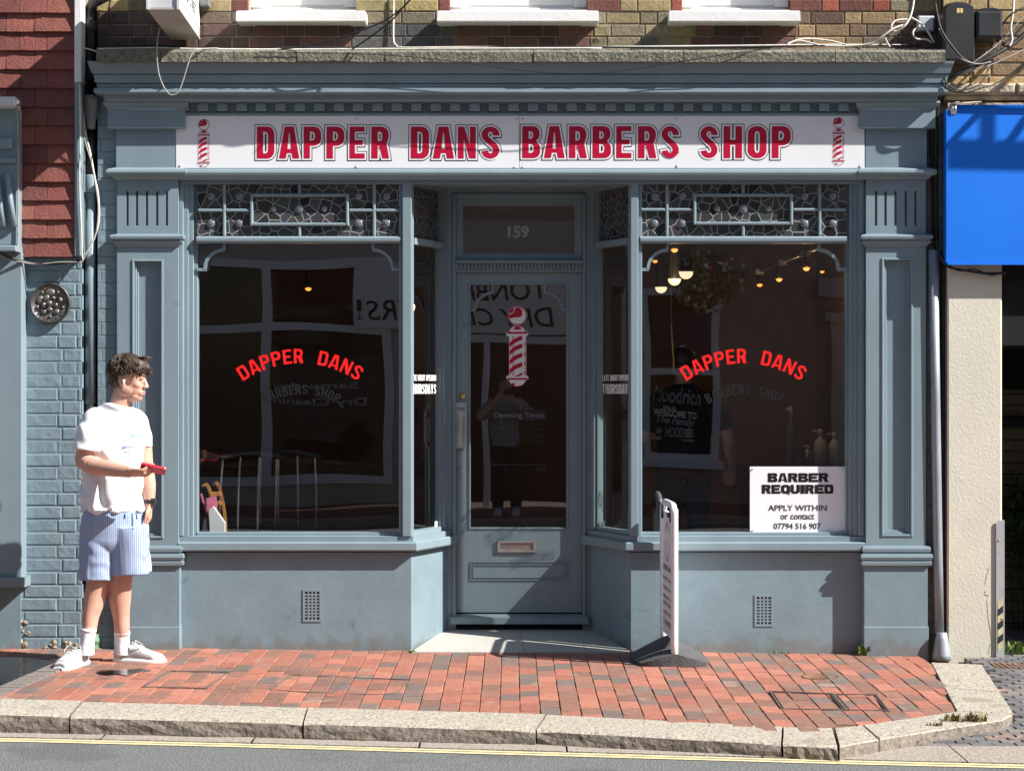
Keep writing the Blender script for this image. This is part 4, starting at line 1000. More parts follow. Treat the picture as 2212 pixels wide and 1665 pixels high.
mb.ell((cx, -.038, cz), .014, .010, .014, 12, 8)
for i in range(5):
    a = 2*math.pi*(i+.5)/5+math.pi/2; mb.ell((cx+.075*math.cos(a), -.026, cz+.075*math.sin(a)), .008, .005, .008, 8, 6)
mb.build('rose_relief', mat('plaque_relief', (.22, .205, .185), .4, .2, 30, metal=.5), pq)
mb = MB()
def ring_text(mb, s_, a0, a1, r, hgt, y):
    n_ = len(s_)
    for i, c in enumerate(s_):
        if c == ' ': continue
        a = R(a0+(a1-a0)*(i+.5)/n_)
        fn = lambda xx, q, zz, a=a: (cx+(r+zz)*math.sin(a)+xx*math.cos(a), y, cz+(r+zz)*math.cos(a)-xx*math.sin(a))
        text_mb(mb, c, -hgt*.38, hgt*.38, -hgt/2, hgt/2, 0, .03, 0, fn)
ring_text(mb, 'AN ENGLISH', -62, 58, .089, .019, -.0255)
ring_text(mb, 'BUILDING', 178, 92, .089, .019, -.0255); ring_text(mb, 'LISTED', -100, -176, .089, .019, -.0255)
mb.build('lettering', MATS['plaque_relief'], pq)

# recess between the two buildings: shop's own painted return wall and the drainpipe
rw = MB(); bricks(rw, X(211, .03), X(256, .03), -.06, Z(112, .03), .026, .0735, .215, .108, lambda x, z: jit((.19, .262, .300), .04), joint=.003, depth=.04, ch=.002, yj=.0008)
rw.build('painted_return', 'paint_brick', shop)
mb = MB(); mb.box(X(211, .03), X(258, .03), .03, .3, -.06, Z(112, .03)); mb.build('return_backing', 'paint_rough', shop)
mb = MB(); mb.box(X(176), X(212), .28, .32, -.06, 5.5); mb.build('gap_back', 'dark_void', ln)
dp = thing('drainpipe', 'blue and black cast iron drainpipe with a green foot in the gap behind the man', 'drainpipe', (X(196, .1), .1, 0))
yp = .06
mb = MB(); mb.tube([(X(196, yp), yp, Z(872, yp)), (X(196, yp), yp, Z(378, yp))], .030, 16); mb.lathe((X(196, yp), yp, Z(398, yp)), [(.034, -.05), (.036, -.045), (.036, .045), (.034, .05)], 18)
mb.build('painted_pipe', 'paint', dp)
mb = MB(); mb.tube([(X(196, yp), yp, Z(377, yp)), (X(197, yp), yp, Z(275, yp))], .026, 16); mb.build('upper_pipe', 'black_iron', dp); mb = MB(); mb.tube([(X(196, yp), yp, Z(1366, yp)), (X(196, yp), yp, Z(873, yp))], .029, 16); mb.build('lower_pipe', 'black_iron', dp); mb = MB()
mb.lathe((X(194, yp), yp, Z(50, yp)), [(.032, -.05), (.036, -.04), (.036, 0), (.030, .01)], 18)
mb.tube([(X(194, yp), yp, Z(175, yp)), (X(194, yp), yp, Z(45, yp)), (X(194, yp), yp, Z(18, yp)), (X(206, yp), yp-.03, Z(8, yp)), (X(250, yp), yp-.05, Z(-12, yp))], .029, 16)
mb.build('pipe_bend', 'black_iron', dp)
mb = MB(); c = (X(197, 0), .0, Z(240, 0)); mb.lathe(c, [(.022, -.10), (.026, -.06), (.040, .0), (.040, .05), (.046, .052), (.046, .085), (.040, .087), (.038, .075), (.030, .02)], 22); mb.build('hopper_cup', mat('grey_plastic', (.16, .165, .165), .5, .2, 9), dp)
mb = MB(); mb.lathe((X(203, .02), .02, 0.0), [(.034, .0), (.032, .02), (.028, .03), (.028, .05), (.033, .055), (.033, .07), (.028, .075), (.027, .10)], 18); mb.build('pipe_foot', 'green_iron', dp)

# ================================================================ RIGHT NEIGHBOUR
rn = thing('yellow_brick_building', 'neighbouring yellow brick building with a cream rendered pier beyond the awning', 'building', (2.8, 0, 0))
yR = .06
mb = MB(); bricks(mb, X(2037, yR), 4.6, Z(190, yR), 6.5, yR, .0735, .215, .105, lambda x, z: jit(random.choice([srgb(172, 146, 104), srgb(150, 124, 88), srgb(184, 158, 116), srgb(132, 110, 84)]), .16), off=.06)
mb.build('brickwork', 'brick', rn)
mb = MB(); mb.box(X(2037, yR), 4.6, yR+.006, .3, Z(225, yR), 6.5); mb.build('mortar_backing', 'mortar', rn)
mb = MB(); x = X(2040, -.02)
while x < 4.5:
    b = x+random.uniform(.35, .5); mb.box(x, b-.006, -.03+random.uniform(-.004, .004), .07, Z(203, -.02), Z(180, -.02)+random.uniform(-.003, .003), ch=.012); x = b
mb.box(X(2042, 0), 4.6, .01, .12, Z(216, .01), Z(203.5, .01), ch=.008); mb.build('stone_ledge', mat('weathered_stone', (.46, .38, .27), .9, .35, 12, .8, 50, spots=[((.16, .12, .09), 9, .62)]), rn)
mb = MB(); bricks(mb, X(2003, .09), X(2046, .09), -.06, Z(150, .09), .09, .0735, .215, .105, lambda x, z: jit(srgb(168, 164, 152), .12), joint=.004, depth=.04, ch=.003, off=.05)
mb.build('whitewashed_edge', 'brick', rn)
mb = MB(); mb.box(X(2000, .1), X(2046, .1), .096, .3, -.06, Z(120, .1)); mb.build('edge_backing', 'mortar', rn)
yc_ = -.02
mb = MB(); N = 16; bev = .010; xa_, xb_ = X(2046, yc_), X(2165, yc_); pts = [(xa_, .3), (xa_, yc_+bev), (xa_+bev*.3, yc_+bev*.3), (xa_+bev, yc_), (xb_-bev, yc_), (xb_-bev*.3, yc_+bev*.3), (xb_, yc_+bev), (xb_, .5)]
zz = Z(568, yc_); V = [(x, y, -.06) for x, y in pts]+[(x, y, zz+.15) for x, y in pts]; n = len(pts)
mb.add(V, [(i, (i+1) % n, (i+1) % n+n, i+n) for i in range(n)]+[tuple(range(n))[::-1], tuple(range(n, 2*n))]); mb.build('rendered_pier', 'cream_render', rn)
mb = MB()
for pts_, w_ in (([(2132, 1295), (2134, 1330), (2139, 1360), (2143, 1395), (2141, 1420)], .0035), ([(2136, 1225), (2131, 1245), (2127, 1262)], .003), ([(2140, 1390), (2134, 1412)], .003), ([(2126, 1282), (2136, 1287)], .005)):
    mb.poly([fix([stroke([(X(u, yc_), Z(v, yc_)) for u, v in pts_], w_)])[0]], yc_-.0008-.0002*len(mb.v)/30)
mb.ell((X(2128, yc_), yc_, Z(1277, yc_)), .006, .002, .005, 8, 6); mb.build('scrape_marks', mat('scrape', (.33, .27, .20), .9, .2, 30), rn)
mb = MB(); mb.box(X(2043.5, 0), X(2046, 0)-.0005, -.012, .09, -.05, Z(240, 0)); mb.build('edge_strip', mat('old_wood', (.22, .17, .14), .9, .4, 20, stretch=(1, 1, .1)), rn)
mb = MB(); mb.box(X(2168), 4.6, .02, .3, Z(745, 0), Z(235)); mb.build('passage_shade_block', 'dark_void', rn)  # black block put in for the deep shade at the top of the passage
# passage beyond
mb = MB(); bricks(mb, X(2150, 1.5), 5.6, -.1, Z(840, 1.5), 1.5, .0735, .215, .105, lambda x, z: jit(srgb(150, 142, 124), .14), joint=.006); mb.build('passage_wall', 'brick', rn)
mb = MB(); mb.box(X(2150, 1.5), 5.6, 1.5+.006, 1.6, -.1, 3.4); mb.box(xb_+.002, xb_+.05, .5, 1.5, -.1, 3.4); mb.build('passage_backing', 'interior_dark', rn)
mb = MB(); mb.box(X(2150, 1.4), 5.6, 1.40, 1.48, Z(922, 1.4), Z(905, 1.4)); mb.build('passage_rail', 'black_iron', rn)
mb = MB(); mb.box(xb_+.06, 4.6, .05, 1.499, Z(745, 0)+.001, Z(745, 0)+.06); mb.box(3.32, 3.40, -.02, 1.49, -.1, Z(745, 0)); mb.build('passage_shade_panels', 'interior_dark', rn)  # extended ceiling and unseen right-hand wall, added to keep the passage dark

# metal corner guard
cg = thing('corner_guard', 'galvanised metal corner guard with worn hazard stripes on the cream pier', 'guard', (X(2161, -.05), -.05, 0))
yg = -.03
mb = MB(); a, b = X(2152, yg), X(2167, yg); c, d = -.03, Z(1123, yg)
mb.poly([[(a, c), (b+.004, c), (b+.004, d+.003), (a+.004, d-.006), (a, d-.018)]], yg, yg+.004); mb.box(b+.0045, b+.008, yg, .12, c, d); mb.build('angle_plate', 'steel_guard', cg)
mb = MB()
for i in range(7):
    v = 1296+i*15; z0, z1 = Z(v+15, yg), Z(v, yg)
    if i % 2 == 0: mb.poly([[(a+.008, z0-.012), (b, z0+.012), (b, z1+.012), (a+.008, z1-.012)]], yg-.0012)
mb.build('yellow_stripes', 'hazard_yellow', cg)
mb = MB()
for i in range(7):
    v = 1296+i*15; z0, z1 = Z(v+15, yg), Z(v, yg)
    if i % 2 == 1: mb.poly([[(a+.008, z0-.012), (b, z0+.012), (b, z1+.012), (a+.008, z1-.012)]], yg-.0012)
mb.build('black_stripes', 'black_plastic', cg)
mb = MB(); mb.ell((X(2158, yg), yg-.001, Z(1166, yg)), .005, .004, .005, 8, 6); mb.ell((X(2164, yg), yg-.001, Z(1335, yg)), .005, .004, .005, 8, 6); mb.build('screws', 'worn_brass', cg)

# blue awning let down flat
ya = -.092
aw = thing('awning', 'bright blue shop awning hanging flat from its roller above the cream pier', 'awning', (X(2140, ya), ya, Z(568, ya)))
mb = MB(); a, b, c, d = X(2047, ya), 4.2, Z(567, ya), Z(238, ya); nx, nz = 40, 20; V = []
for j in range(nz+1):
    for i in range(nx+1):
        x = a+(b-a)*i/nx; z = c+(d-c)*j/nz; V.append((x, ya-.002*math.sin(x*5+z)+.001*math.sin(z*7), z))
mb.add(V, [(j*(nx+1)+i, j*(nx+1)+i+1, (j+1)*(nx+1)+i+1, (j+1)*(nx+1)+i) for j in range(nz) for i in range(nx)], None, True)
mb.box(a-.008, a+.001, ya-.003, -.022, c, d); mb.box(a, b, ya-.005, ya+.012, c-.012, c+.004); mb.build('canvas', 'awning_blue', aw)
yr = -.068
mb = MB(); mb.tube([(X(2062, yr), yr, Z(238, yr)), (4.2, yr, Z(240, yr))], .031, 20); mb.build('roller', 'awning_blue', aw)
mb = MB(); mb.lathe((X(2055, yr), yr, Z(238, yr)), [(.010, -.03), (.012, -.01), (.036, -.008), (.038, .0), (.034, .010), (.037, .014), (.037, .02)], 20, 'x'); mb.build('roller_end', 'steel', aw)
mb = MB(); mb.box(X(2047, -.02), 4.2, -.030, .0, Z(236, -.03), Z(222, -.03)); mb.build('roller_box', 'weathered_stone', aw)
mb = MB(); mb.tube(smooth_pts([(X(2048, yr), yr-.02, Z(240, yr)), (X(2050, yr), yr-.03, Z(228, yr)), (X(2062, yr), yr-.03, Z(223, yr)), (X(2080, yr), yr-.03, Z(224, yr)), (X(2118, yr), yr-.02, Z(221, yr))]), .004, 8); mb.build('white_cord', 'cable_white', aw)
# hanging sign on a bracket above right: out of the frame, its shadow falls on the awning
hs = thing('hanging_sign', 'dark board hanging from an iron bracket above the blue awning', 'sign', (4.4, -.5, 4.3))
oo = Vector((1.22, -.45, 1.08))*(.52/.45)
mb = MB(); P0 = Vector((X(2052, ya), ya, Z(361, ya)))+oo; P1 = Vector((X(2240, ya), ya, Z(309, ya)))+oo
mb.box(P0.x, P1.x+.6, P0.y-.01, P0.y+.01, P0.z, P1.z, ch=.004); mb.build('board', 'navy_cloth', hs)
mb = MB()
for (a_, b_) in (((2135, 309), (2135, 200)), ((2046, 316), (2105, 255)), ((2105, 255), (2160, 190)), ((2180, 310), (2220, 250))):
    A = Vector((X(a_[0], ya), ya, Z(a_[1], ya)))+oo; B = Vector((X(b_[0], ya), ya, Z(b_[1], ya)))+oo; mb.tube([A, B], .018, 8)
A = Vector((X(2150, ya), ya, Z(200, ya)))+oo; mb.tube([A, (A.x, .06, A.z)], .015, 8); mb.build('bracket', 'black_iron', hs)

# junction boxes
jb = thing('junction_box', 'tall grey plastic cable box with a yellow label above the cornice end', 'box', (X(2073, -.05), -.05, Z(131, -.05)))
y = -.10; a, b, c, d = X(2039, y), X(2108, y), Z(131, y), Z(1, y); cxx = (a+b)/2; rx = (b-a)/2
prof = [(a, c)] + [(b, c), (b, d-.045)] + arc(cxx, d-.045, rx, .045, 0, 180, 14)[1:] ; mb = MB(); mb.poly([prof], y+.03, .05)
ins = [(a+.012, c+.012), (b-.012, c+.012), (b-.012, d-.05)] + arc(cxx, d-.05, rx-.012, .036, 0, 180, 14)[1:]
fr_ = [(a, c), (b, c), (b, d-.045)] + arc(cxx, d-.045, rx, .045, 0, 180, 14)[1:]
o0 = len(mb.v); n = len(fr_); mb.add([(p[0], y+.0295, p[1]) for p in fr_]+[(p[0], y, p[1]) for p in ins], [(i, (i+1) % n, (i+1) % n+n, i+n) for i in range(n)]+[tuple(range(n, 2*n))])
mb.build('cover', 'black_plastic', jb)
mb = MB(); mb.box(X(2067, y), X(2073, y), y-.001, y, Z(28, y), Z(18, y)); mb.box(X(2074.5, y), X(2080, y), y-.001, y, Z(28, y), Z(18, y)); mb.build('label_plate', mat('label_yellow', (.75, .55, .22), .5, .1, 9), jb)
jb2 = thing('junction_box', 'small grey plastic cable box to the right of the tall one', 'box', (X(2139, -.05), -.05, Z(84, -.05)))
mb = MB(); mb.box(X(2110, y), X(2167, y), y, .055, Z(82, y), Z(22, y), ch=.015); mb.poly([[(X(2114, y), Z(22, y))]+[(X(2163, y), Z(22, y))]+arc((X(2114, y)+X(2163, y))/2, Z(22, y), (X(2163, y)-X(2114, y))/2, .016, 0, 180, 10)[1:-1]], y+.012, .05); mb.build('cover', 'black_plastic', jb2)
jb3 = thing('junction_box', 'pale square plastic box behind the tangle of white cables', 'box', (X(2000, .08), .08, Z(66, .08)))
mb = MB(); mb.box(X(1984, .07), X(2018, .07), .07, .125, Z(66, .07), Z(34, .07), ch=.006); mb.build('cover', 'box_white', jb3)
jb4 = thing('alarm_box', 'small grey metal box on the brickwork beside the projecting sign', 'box', (X(441, .06), .06, Z(14, .06)))
mb = MB(); mb.box(X(432, .04), X(451, .04), .04, .125, Z(13, .04), Z(-6, .04), ch=.006); mb.box(X(436, .03), X(447, .03), .03, .04, Z(10, .03), Z(2, .03)); mb.build('housing', 'grey_plastic', jb4)

# galvanised pipe at the right of the shop
gp = thing('galvanised_pipe', 'galvanised steel pipe with a flared foot between shop and cream pier', 'drainpipe', (X(2024, -.02), -.02, 0))
y = 0.0
mb = MB(); mb.tube([(X(2029, y), y, Z(1368, y)), (X(2026, y), y, Z(1200, y)), (X(2021, y), y, Z(880, y)), (X(2016, y), y, Z(540, y))], .0265, 20); mb.build('pipe', 'galvanised', gp)
mb = MB(); y = -.03; mb.lathe((X(2034, y), y, Z(1424, y)), [(.052, .0), (.050, .03), (.036, .11), (.029, .15), (.026, .152)], 22); mb.build('flared_foot', 'galvanised', gp)
mb = MB(); y = .02; mb.box(X(2036, y), X(2043, y), y, .09, -.04, Z(545, y)); mb.build('conduit', 'black_iron', gp)

# ================================================================ CABLES
CG = 'cables along the fronts of the buildings'
def cable(label, pts, r, m, name='cable', n=6):
    mb = MB(); mb.tube(smooth_pts([(X(u, y), y, Z(v, y)) for (u, v, y) in pts], n), r, 7)
    o = mb.build(name, m); return tag(o, label, 'cable', CG)
cable('black cable looping down from the projecting sign and back up over the cornice', [(345, 60, -.25), (339, 100, -.28), (340, 140, -.27), (346, 170, -.26), (358, 195, -.25), (370, 205, -.25), (384, 200, -.25), (394, 178, -.25), (404, 145, -.25), (414, 118, -.24), (428, 107, -.22), (470, 104, -.1)], .0042, 'cable_grey')
cable('thin wire sagging across the cornice below the middle of the coping', [(560, 112, -.19), (760, 116, -.19), (900, 124, -.186), (1010, 137, -.184), (1106, 150, -.178), (1200, 158, -.176), (1290, 158, -.176), (1380, 148, -.178), (1480, 131, -.184), (1600, 113, -.19), (1700, 103, -.12)], .0022, 'cable_black')
cable('white cable clipped along the top of the coping to the vertical run', [(850, -10, .115), (850, 40, .115), (850, 85, .11), (856, 98, .09), (875, 103, .05), (1000, 102, .04), (1250, 102, .03), (1500, 100, .03), (1800, 97, .03), (1960, 98, .03)], .0055, 'cable_white')
cable('pale cable lying along the left half of the coping', [(212, 106, -.02), (330, 104, -.05), (430, 106, -.08), (600, 107, -.06), (800, 106, -.08), (1000, 105, -.08), (1300, 104, -.06)], .0055, 'cable_white')
cable('black cable running behind the pale one along the coping', [(212, 103, .0), (300, 101, .02), (420, 104, .0), (560, 108, -.06), (640, 102, -.02), (900, 104, .0), (1180, 101, .0), (1500, 103, .0), (1760, 99, .0), (1990, 99, .02)], .005, 'cable_black')
cable('black cable bending down beside the upper left drainpipe', [(240, -5, .10), (235, 20, .10), (234, 60, .09), (240, 82, .07), (252, 96, .05), (275, 99, .03), (330, 97, .02), (400, 101, .0)], .005, 'cable_black')
cable('second black cable bending beside the upper left drainpipe', [(246, 30, .10), (240, 50, .09), (242, 75, .08), (250, 90, .05), (270, 97, .04), (320, 103, .02), (380, 100, .0), (430, 104, .0)], .004, 'cable_black')
cable('slanting overhead wire from upper middle to the coping', [(905, -20, -.35), (872, 15, -.30), (845, 45, -.27), (800, 80, -.23), (760, 107, -.18)], .0045, 'cable_black')
cable('slanting overhead wire spreading left from the upper middle', [(890, -5, -.30), (860, 25, -.28), (820, 50, -.26), (740, 80, -.24), (680, 96, -.21), (600, 108, -.15)], .0045, 'cable_black')
random.seed(21)
# white knot at the right end of the coping
for k, (lab, pts) in enumerate([
    ('white cable of the knot hanging highest above the right end of the coping', [(1975, -12, .02), (1972, 15, .0), (1965, 40, -.03), (1955, 52, -.05), (1930, 62, -.08), (1905, 80, -.08), (1880, 95, -.06), (1820, 100, -.02), (1780, 99, 0)]),
    ('white cable of the knot arching down to the right of the coping end', [(1968, 38, -.04), (1985, 48, -.05), (2000, 62, -.05), (2010, 78, -.04), (2018, 92, -.02)]),
    ('white cable of the knot looping at its left end', [(1960, 42, -.05), (1935, 45, -.06), (1925, 58, -.07), (1935, 68, -.07), (1955, 55, -.08), (1965, 40, -.06)]),
    ('grey cable of the knot sagging towards the coping', [(1966, 40, -.03), (1940, 66, -.05), (1915, 85, -.05), (1900, 97, -.03), (1870, 101, .0)]),
    ('pale cable rising in a curve left of the knot', [(1770, 98, .02), (1725, 88, .05), (1700, 96, .03), (1735, 84, .06), (1790, 88, .06), (1830, 98, .02)]),
    ('pale cable stub crossing beneath the knot', [(1985, 55, -.03), (1972, 70, -.05), (1980, 84, -.05), (2000, 85, -.04), (2012, 92, -.02)]),
    ('short white cable end dangling under the knot', [(1912, 82, -.06), (1916, 92, -.05), (1922, 101, -.03)])]):
    cable(lab, pts, .0055 if k != 3 else .004, 'cable_white' if k != 3 else 'cable_grey')
# black tangle right of the cornice
BT = [('black cable falling beside the tall junction box', [(2020, 5, -.05), (2030, 55, -.13), (2042, 80, -.16), (2060, 105, -.16), (2075, 122, -.15), (2100, 138, -.12)], .006),
      ('black cable bundle sweeping down from the right into the gap', [(2225, 60, -.02), (2195, 90, -.04), (2150, 118, -.08), (2100, 142, -.10), (2060, 162, -.10), (2035, 185, -.06), (2025, 230, -.02), (2022, 330, .02), (2022, 420, .03), (2022, 540, .03)], .013),
      ('thinner black cable above the sweeping bundle', [(2225, 40, -.02), (2180, 86, -.04), (2130, 120, -.08), (2080, 150, -.10), (2045, 170, -.10), (2030, 200, -.05), (2018, 260, .0), (2013, 360, .03), (2015, 520, .03)], .006),
      ('black cable drooping in a wide loop under the bundle', [(2040, 168, -.12), (2050, 185, -.14), (2075, 195, -.14), (2110, 186, -.12), (2125, 170, -.10), (2135, 150, -.08), (2160, 125, -.06)], .004),
      ('second drooping loop of black cable under the bundle', [(2032, 175, -.11), (2045, 192, -.13), (2085, 200, -.13), (2120, 190, -.12), (2160, 176, -.08), (2225, 128, -.03)], .004),
      ('black cable climbing to the small junction box', [(2040, 180, -.1), (2080, 155, -.12), (2120, 140, -.10), (2150, 120, -.08), (2158, 96, -.05), (2152, 84, -.03)], .005),
      ('grey cable crossing in front of the tall junction box', [(2028, 62, -.14), (2048, 95, -.155), (2072, 124, -.15), (2108, 138, -.12), (2140, 134, -.10)], .004),
      ('thick black cable hanging in the gap above the galvanised pipe', [(2032, 170, -.06), (2016, 230, .0), (2012, 300, .02), (2019, 400, .03), (2026, 520, .03)], .009),
      ('black cable run hanging under the awning across the cream pier', [(2022, 510, .0), (2028, 545, -.02), (2042, 570, -.045), (2062, 580, -.05), (2100, 586, -.05), (2130, 590, -.05), (2172, 590, -.05)], .008),
      ('thin black cable twisted round the run under the awning', [(2024, 520, .0), (2030, 550, -.03), (2045, 566, -.055), (2070, 584, -.06), (2105, 581, -.06), (2140, 594, -.06), (2170, 587, -.06)], .004),
      ('pale cable hanging down the right end of the bundle', [(2190, -5, -.04), (2188, 30, -.06), (2183, 60, -.07), (2186, 85, -.07), (2180, 100, -.07)], .007),
      ('black cable loop at the top right corner', [(2225, 10, -.03), (2200, 22, -.06), (2175, 40, -.06), (2160, 70, -.04), (2170, 100, -.05), (2185, 110, -.05)], .005),
      ('grey wire fanning out from the bundle at right', [(2060, 165, -.1), (2110, 130, -.1), (2150, 100, -.07), (2180, 70, -.05), (2225, 20, -.03)], .0035),
      ('lowest grey wire fanning out at the right edge', [(2050, 168, -.1), (2110, 150, -.1), (2160, 132, -.07), (2225, 100, -.03)], .0035)]
for lab, pts, r in BT: cable(lab, pts, r, 'cable_grey' if 'grey' in lab else ('cable_white' if 'pale' in lab else 'cable_black'))
rc = cable('short red cable end hanging at the end of the cornice', [(2014, 160, -.02), (2012, 172, -.03), (2015, 185, -.03), (2012, 200, -.02)], .006, 'red_plastic')
# left side wires
for lab, pts, r, m_ in [('pale wires drooping down the gap beside the hung tiles', [(178, 190, -.02), (184, 280, .0), (195, 330, -.02), (204, 380, -.03), (212, 420, -.03), (214, 470, -.03), (205, 510, -.03), (190, 540, -.04), (178, 562, -.06)], .005, 'cable_white'),
                        ('second pale wire drooping down the gap beside the tiles', [(176, 230, -.04), (183, 300, -.02), (197, 350, -.03), (208, 410, -.04), (212, 450, -.04), (208, 500, -.04), (194, 532, -.05), (176, 568, -.06)], .004, 'cable_grey'),
                        ('thin white wire clipped down the corner board', [(172, 180, -.085), (173, 300, -.085), (172, 400, -.085), (176, 500, -.085), (178, 560, -.085)], .0035, 'cable_white'),
                        ('black wire bundle under the bottom row of tiles', [(-10, 540, -.17), (20, 555, -.15), (60, 566, -.09), (110, 570, -.07), (150, 566, -.07), (178, 560, -.07)], .007, 'cable_black'),
                        ('grey wire sagging under the bottom row of tiles', [(-10, 548, -.17), (30, 562, -.13), (80, 570, -.08), (130, 566, -.08), (176, 566, -.07)], .004, 'cable_grey'),
                        ('grey wire looping from the floodlight down the far left pier', [(30, 230, -.2), (42, 240, -.19), (44, 255, -.17), (38, 270, -.16), (39, 360, -.16), (39, 470, -.16), (38, 545, -.16)], .0045, 'cable_grey'),
                        ('thin wire strung across the gap to the hung tiles', [(162, 108, -.08), (185, 105, .0), (210, 112, .0)], .004, 'cable_white')]:
    cable(lab, pts, r, m_)
# ================================================================ GROUND
GZ = lambda x: -.0075*x
def inside(p, poly):
    x, y = p; c = False; n = len(poly)
    for i in range(n):
        x1, y1 = poly[i]; x2, y2 = poly[(i+1) % n]
        if (y1 > y) != (y2 > y) and x < (x2-x1)*(y-y1)/(y2-y1)+x1: c = not c
    return c
kin = [(-6.0, -1.50), (-3.6, -1.66)] + [G(u, v, GZ(0)) for u, v in ((0, 1519.5), (550, 1530), (1160, 1543), (1690, 1566))]
tip = G(1860, 1561); tip2 = G(2066, 1528); cor_ = G(2010, 1424)
pav_poly = kin + [tip, tip2, cor_, (cor_[0], .2), (-6.0, .2)]
mb = MB(); random.seed(11)
PW, PL = .0935, .186
red_ = [srgb(158, 104, 86), srgb(152, 98, 82), srgb(166, 110, 92)]; brn = [srgb(134, 98, 84), srgb(142, 102, 88), srgb(126, 94, 82)]; gry = [srgb(118, 100, 92), srgb(110, 97, 91)]
recess = []
i = 0; x = -5.2
while x < 2.7:
    y = .18 - (PL/2 if i % 2 else 0)
    while y > -2.5:
        cxp, cyp = x+PW/2, y-PL/2
        if inside((cxp, cyp+.02), pav_poly) or inside((cxp, cyp-.03), pav_poly):
            r = random.random(); c = random.choice(red_ if r < .50 else (brn if r < .86 else gry)); c = jit(c, .07)
            z = GZ(cxp)+random.uniform(-.0018, .0018)+.0025*math.sin(cxp*2.1+cyp*3); g_ = .0032; a, b, c0, d = x+g_/2, x+PW-g_/2, y-PL+g_/2, y-g_/2
            sk = lambda: random.uniform(-.0012, .0012); q = .003
            tx, ty = random.uniform(-.0015, .0015), random.uniform(-.0015, .0015)
            V = [(a, c0, z-.03), (b, c0, z-.03), (b, d, z-.03), (a, d, z-.03), (a+sk(), c0+sk(), z-.003), (b+sk(), c0+sk(), z-.003), (b+sk(), d+sk(), z-.003), (a+sk(), d+sk(), z-.003),
                 (a+q, c0+q, z-tx-ty), (b-q, c0+q, z+tx-ty), (b-q, d-q, z+tx+ty), (a+q, d-q, z-tx+ty)]
            mb.add(V, [(0, 1, 5, 4), (1, 2, 6, 5), (2, 3, 7, 6), (3, 0, 4, 7), (4, 5, 9, 8), (5, 6, 10, 9), (6, 7, 11, 10), (7, 4, 8, 11), (8, 9, 10, 11)], c)
        y -= PL
    x += PW; i += 1
struct(mb.build('pavement', 'paver'))
mb = MB(); P = pav_poly; mb.add([(x_, y_, GZ(x_)-.0085) for x_, y_ in P], [tuple(range(len(P)))]); struct(mb.build('pavement_bedding', 'joint'))
# kerb stones (granite) and their faces
ko = [(-6.0, -1.86), (-3.6, -2.02)] + [G(u, v, GZ(0)) for u, v in ((0, 1551), (650, 1563.5), (1160, 1576), (1690, 1601), (1812, 1607), (1898, 1590))]
def lerp_line(L, x):
    for i in range(len(L)-1):
        if L[i][0] <= x <= L[i+1][0]: t = (x-L[i][0])/(L[i+1][0]-L[i][0]); return L[i][1]+(L[i+1][1]-L[i][1])*t
    return L[-1][1] if x > L[-1][0] else L[0][1]
kinx = kin+[G(1812, 1568)]
xs_top = [-6.0, -5.0, -4.05, -3.2] + [G(u, v)[0] for u, v in ((152, 1552), (655, 1563), (1158, 1576), (1690, 1601), (1812, 1607))]
xs_in = [-6.0, -4.9, -3.95, -3.1] + [G(u, v)[0] for u, v in ((178, 1522), (665, 1531), (1180, 1544), (1692, 1566), (1800, 1568))]
ktop, kface = MB(), MB(); random.seed(5); KB = -.155
for i in range(len(xs_top)-1):
    ga = .004; a0, a1 = xs_top[i]+ga, xs_top[i+1]-ga; b0, b1 = xs_in[i]+ga, xs_in[i+1]-ga; N = 12; rows = []
    dz = random.uniform(-.003, .003); dyk = random.uniform(-.006, .006)
    for k in range(N+1):
        t = k/N; xo = a0+(a1-a0)*t; xi = b0+(b1-b0)*t; yo = lerp_line(ko, xo)+dyk; yi = lerp_line(kinx, xi)+.012; e = 1 if 0 < k < N else 0
        zt_ = GZ(xo)+.003+dz; rd = .010 if e else .018; n_ = lambda s_: random.uniform(-s_, s_)
        rows.append([(xi, yi, zt_), (xo+(xi-xo)*.5, (yo+yi)/2, zt_+n_(.0015)), (xo, yo+.016, zt_-.001+n_(.0012)), (xo, yo+.004+n_(.002), zt_-.009-(0 if e else .005)), (xo, yo-.002+n_(.005), zt_-.035+n_(.004)), (xo, yo-.004+n_(.006), zt_-.065), (xo, yo, KB)])
    V = [p for r_ in rows for p in r_]; m = 7
    F = [(k*m+j, k*m+j+1, (k+1)*m+j+1, (k+1)*m+j) for k in range(N) for j in range(3)]; ktop.add(V, F, None, True)
    F = [(k*m+j, k*m+j+1, (k+1)*m+j+1, (k+1)*m+j) for k in range(N) for j in range(3, m-1)]
    ends = []
    kface.add(V, F, None, False)
    for k in (0, N):
        pts = rows[k]; kface.add(pts+[(pts[0][0], pts[0][1], KB)], [tuple(range(m+1))])
# side kerb running back to the passage
def slab(mbt, mbf, pts, z1, z0, bev=.006):
    n = len(pts); c = Vector((sum(p[0] for p in pts)/n, sum(p[1] for p in pts)/n))
    inn = [(Vector(p)+(c-Vector(p)).normalized()*bev) for p in pts]; zf = z1 if callable(z1) else (lambda x: z1)
    V = [(p.x, p.y, zf(p.x)) for p in inn]+[(p[0], p[1], zf(p[0])-bev) for p in pts]
    mbt.add(V, [tuple(range(n))]+[(i, (i+1) % n, (i+1) % n+n, i+n) for i in range(n)])
    V = [(p[0], p[1], zf(p[0])-bev) for p in pts]+[(p[0], p[1], z0) for p in pts]; mbf.add(V, [(i, (i+1) % n, (i+1) % n+n, i+n) for i in range(n)])
zk = lambda x: GZ(x)+.004
slab(ktop, kface, [G(1814, 1607), G(1898, 1591), G(1862, 1561), G(1803, 1568)], zk, KB)
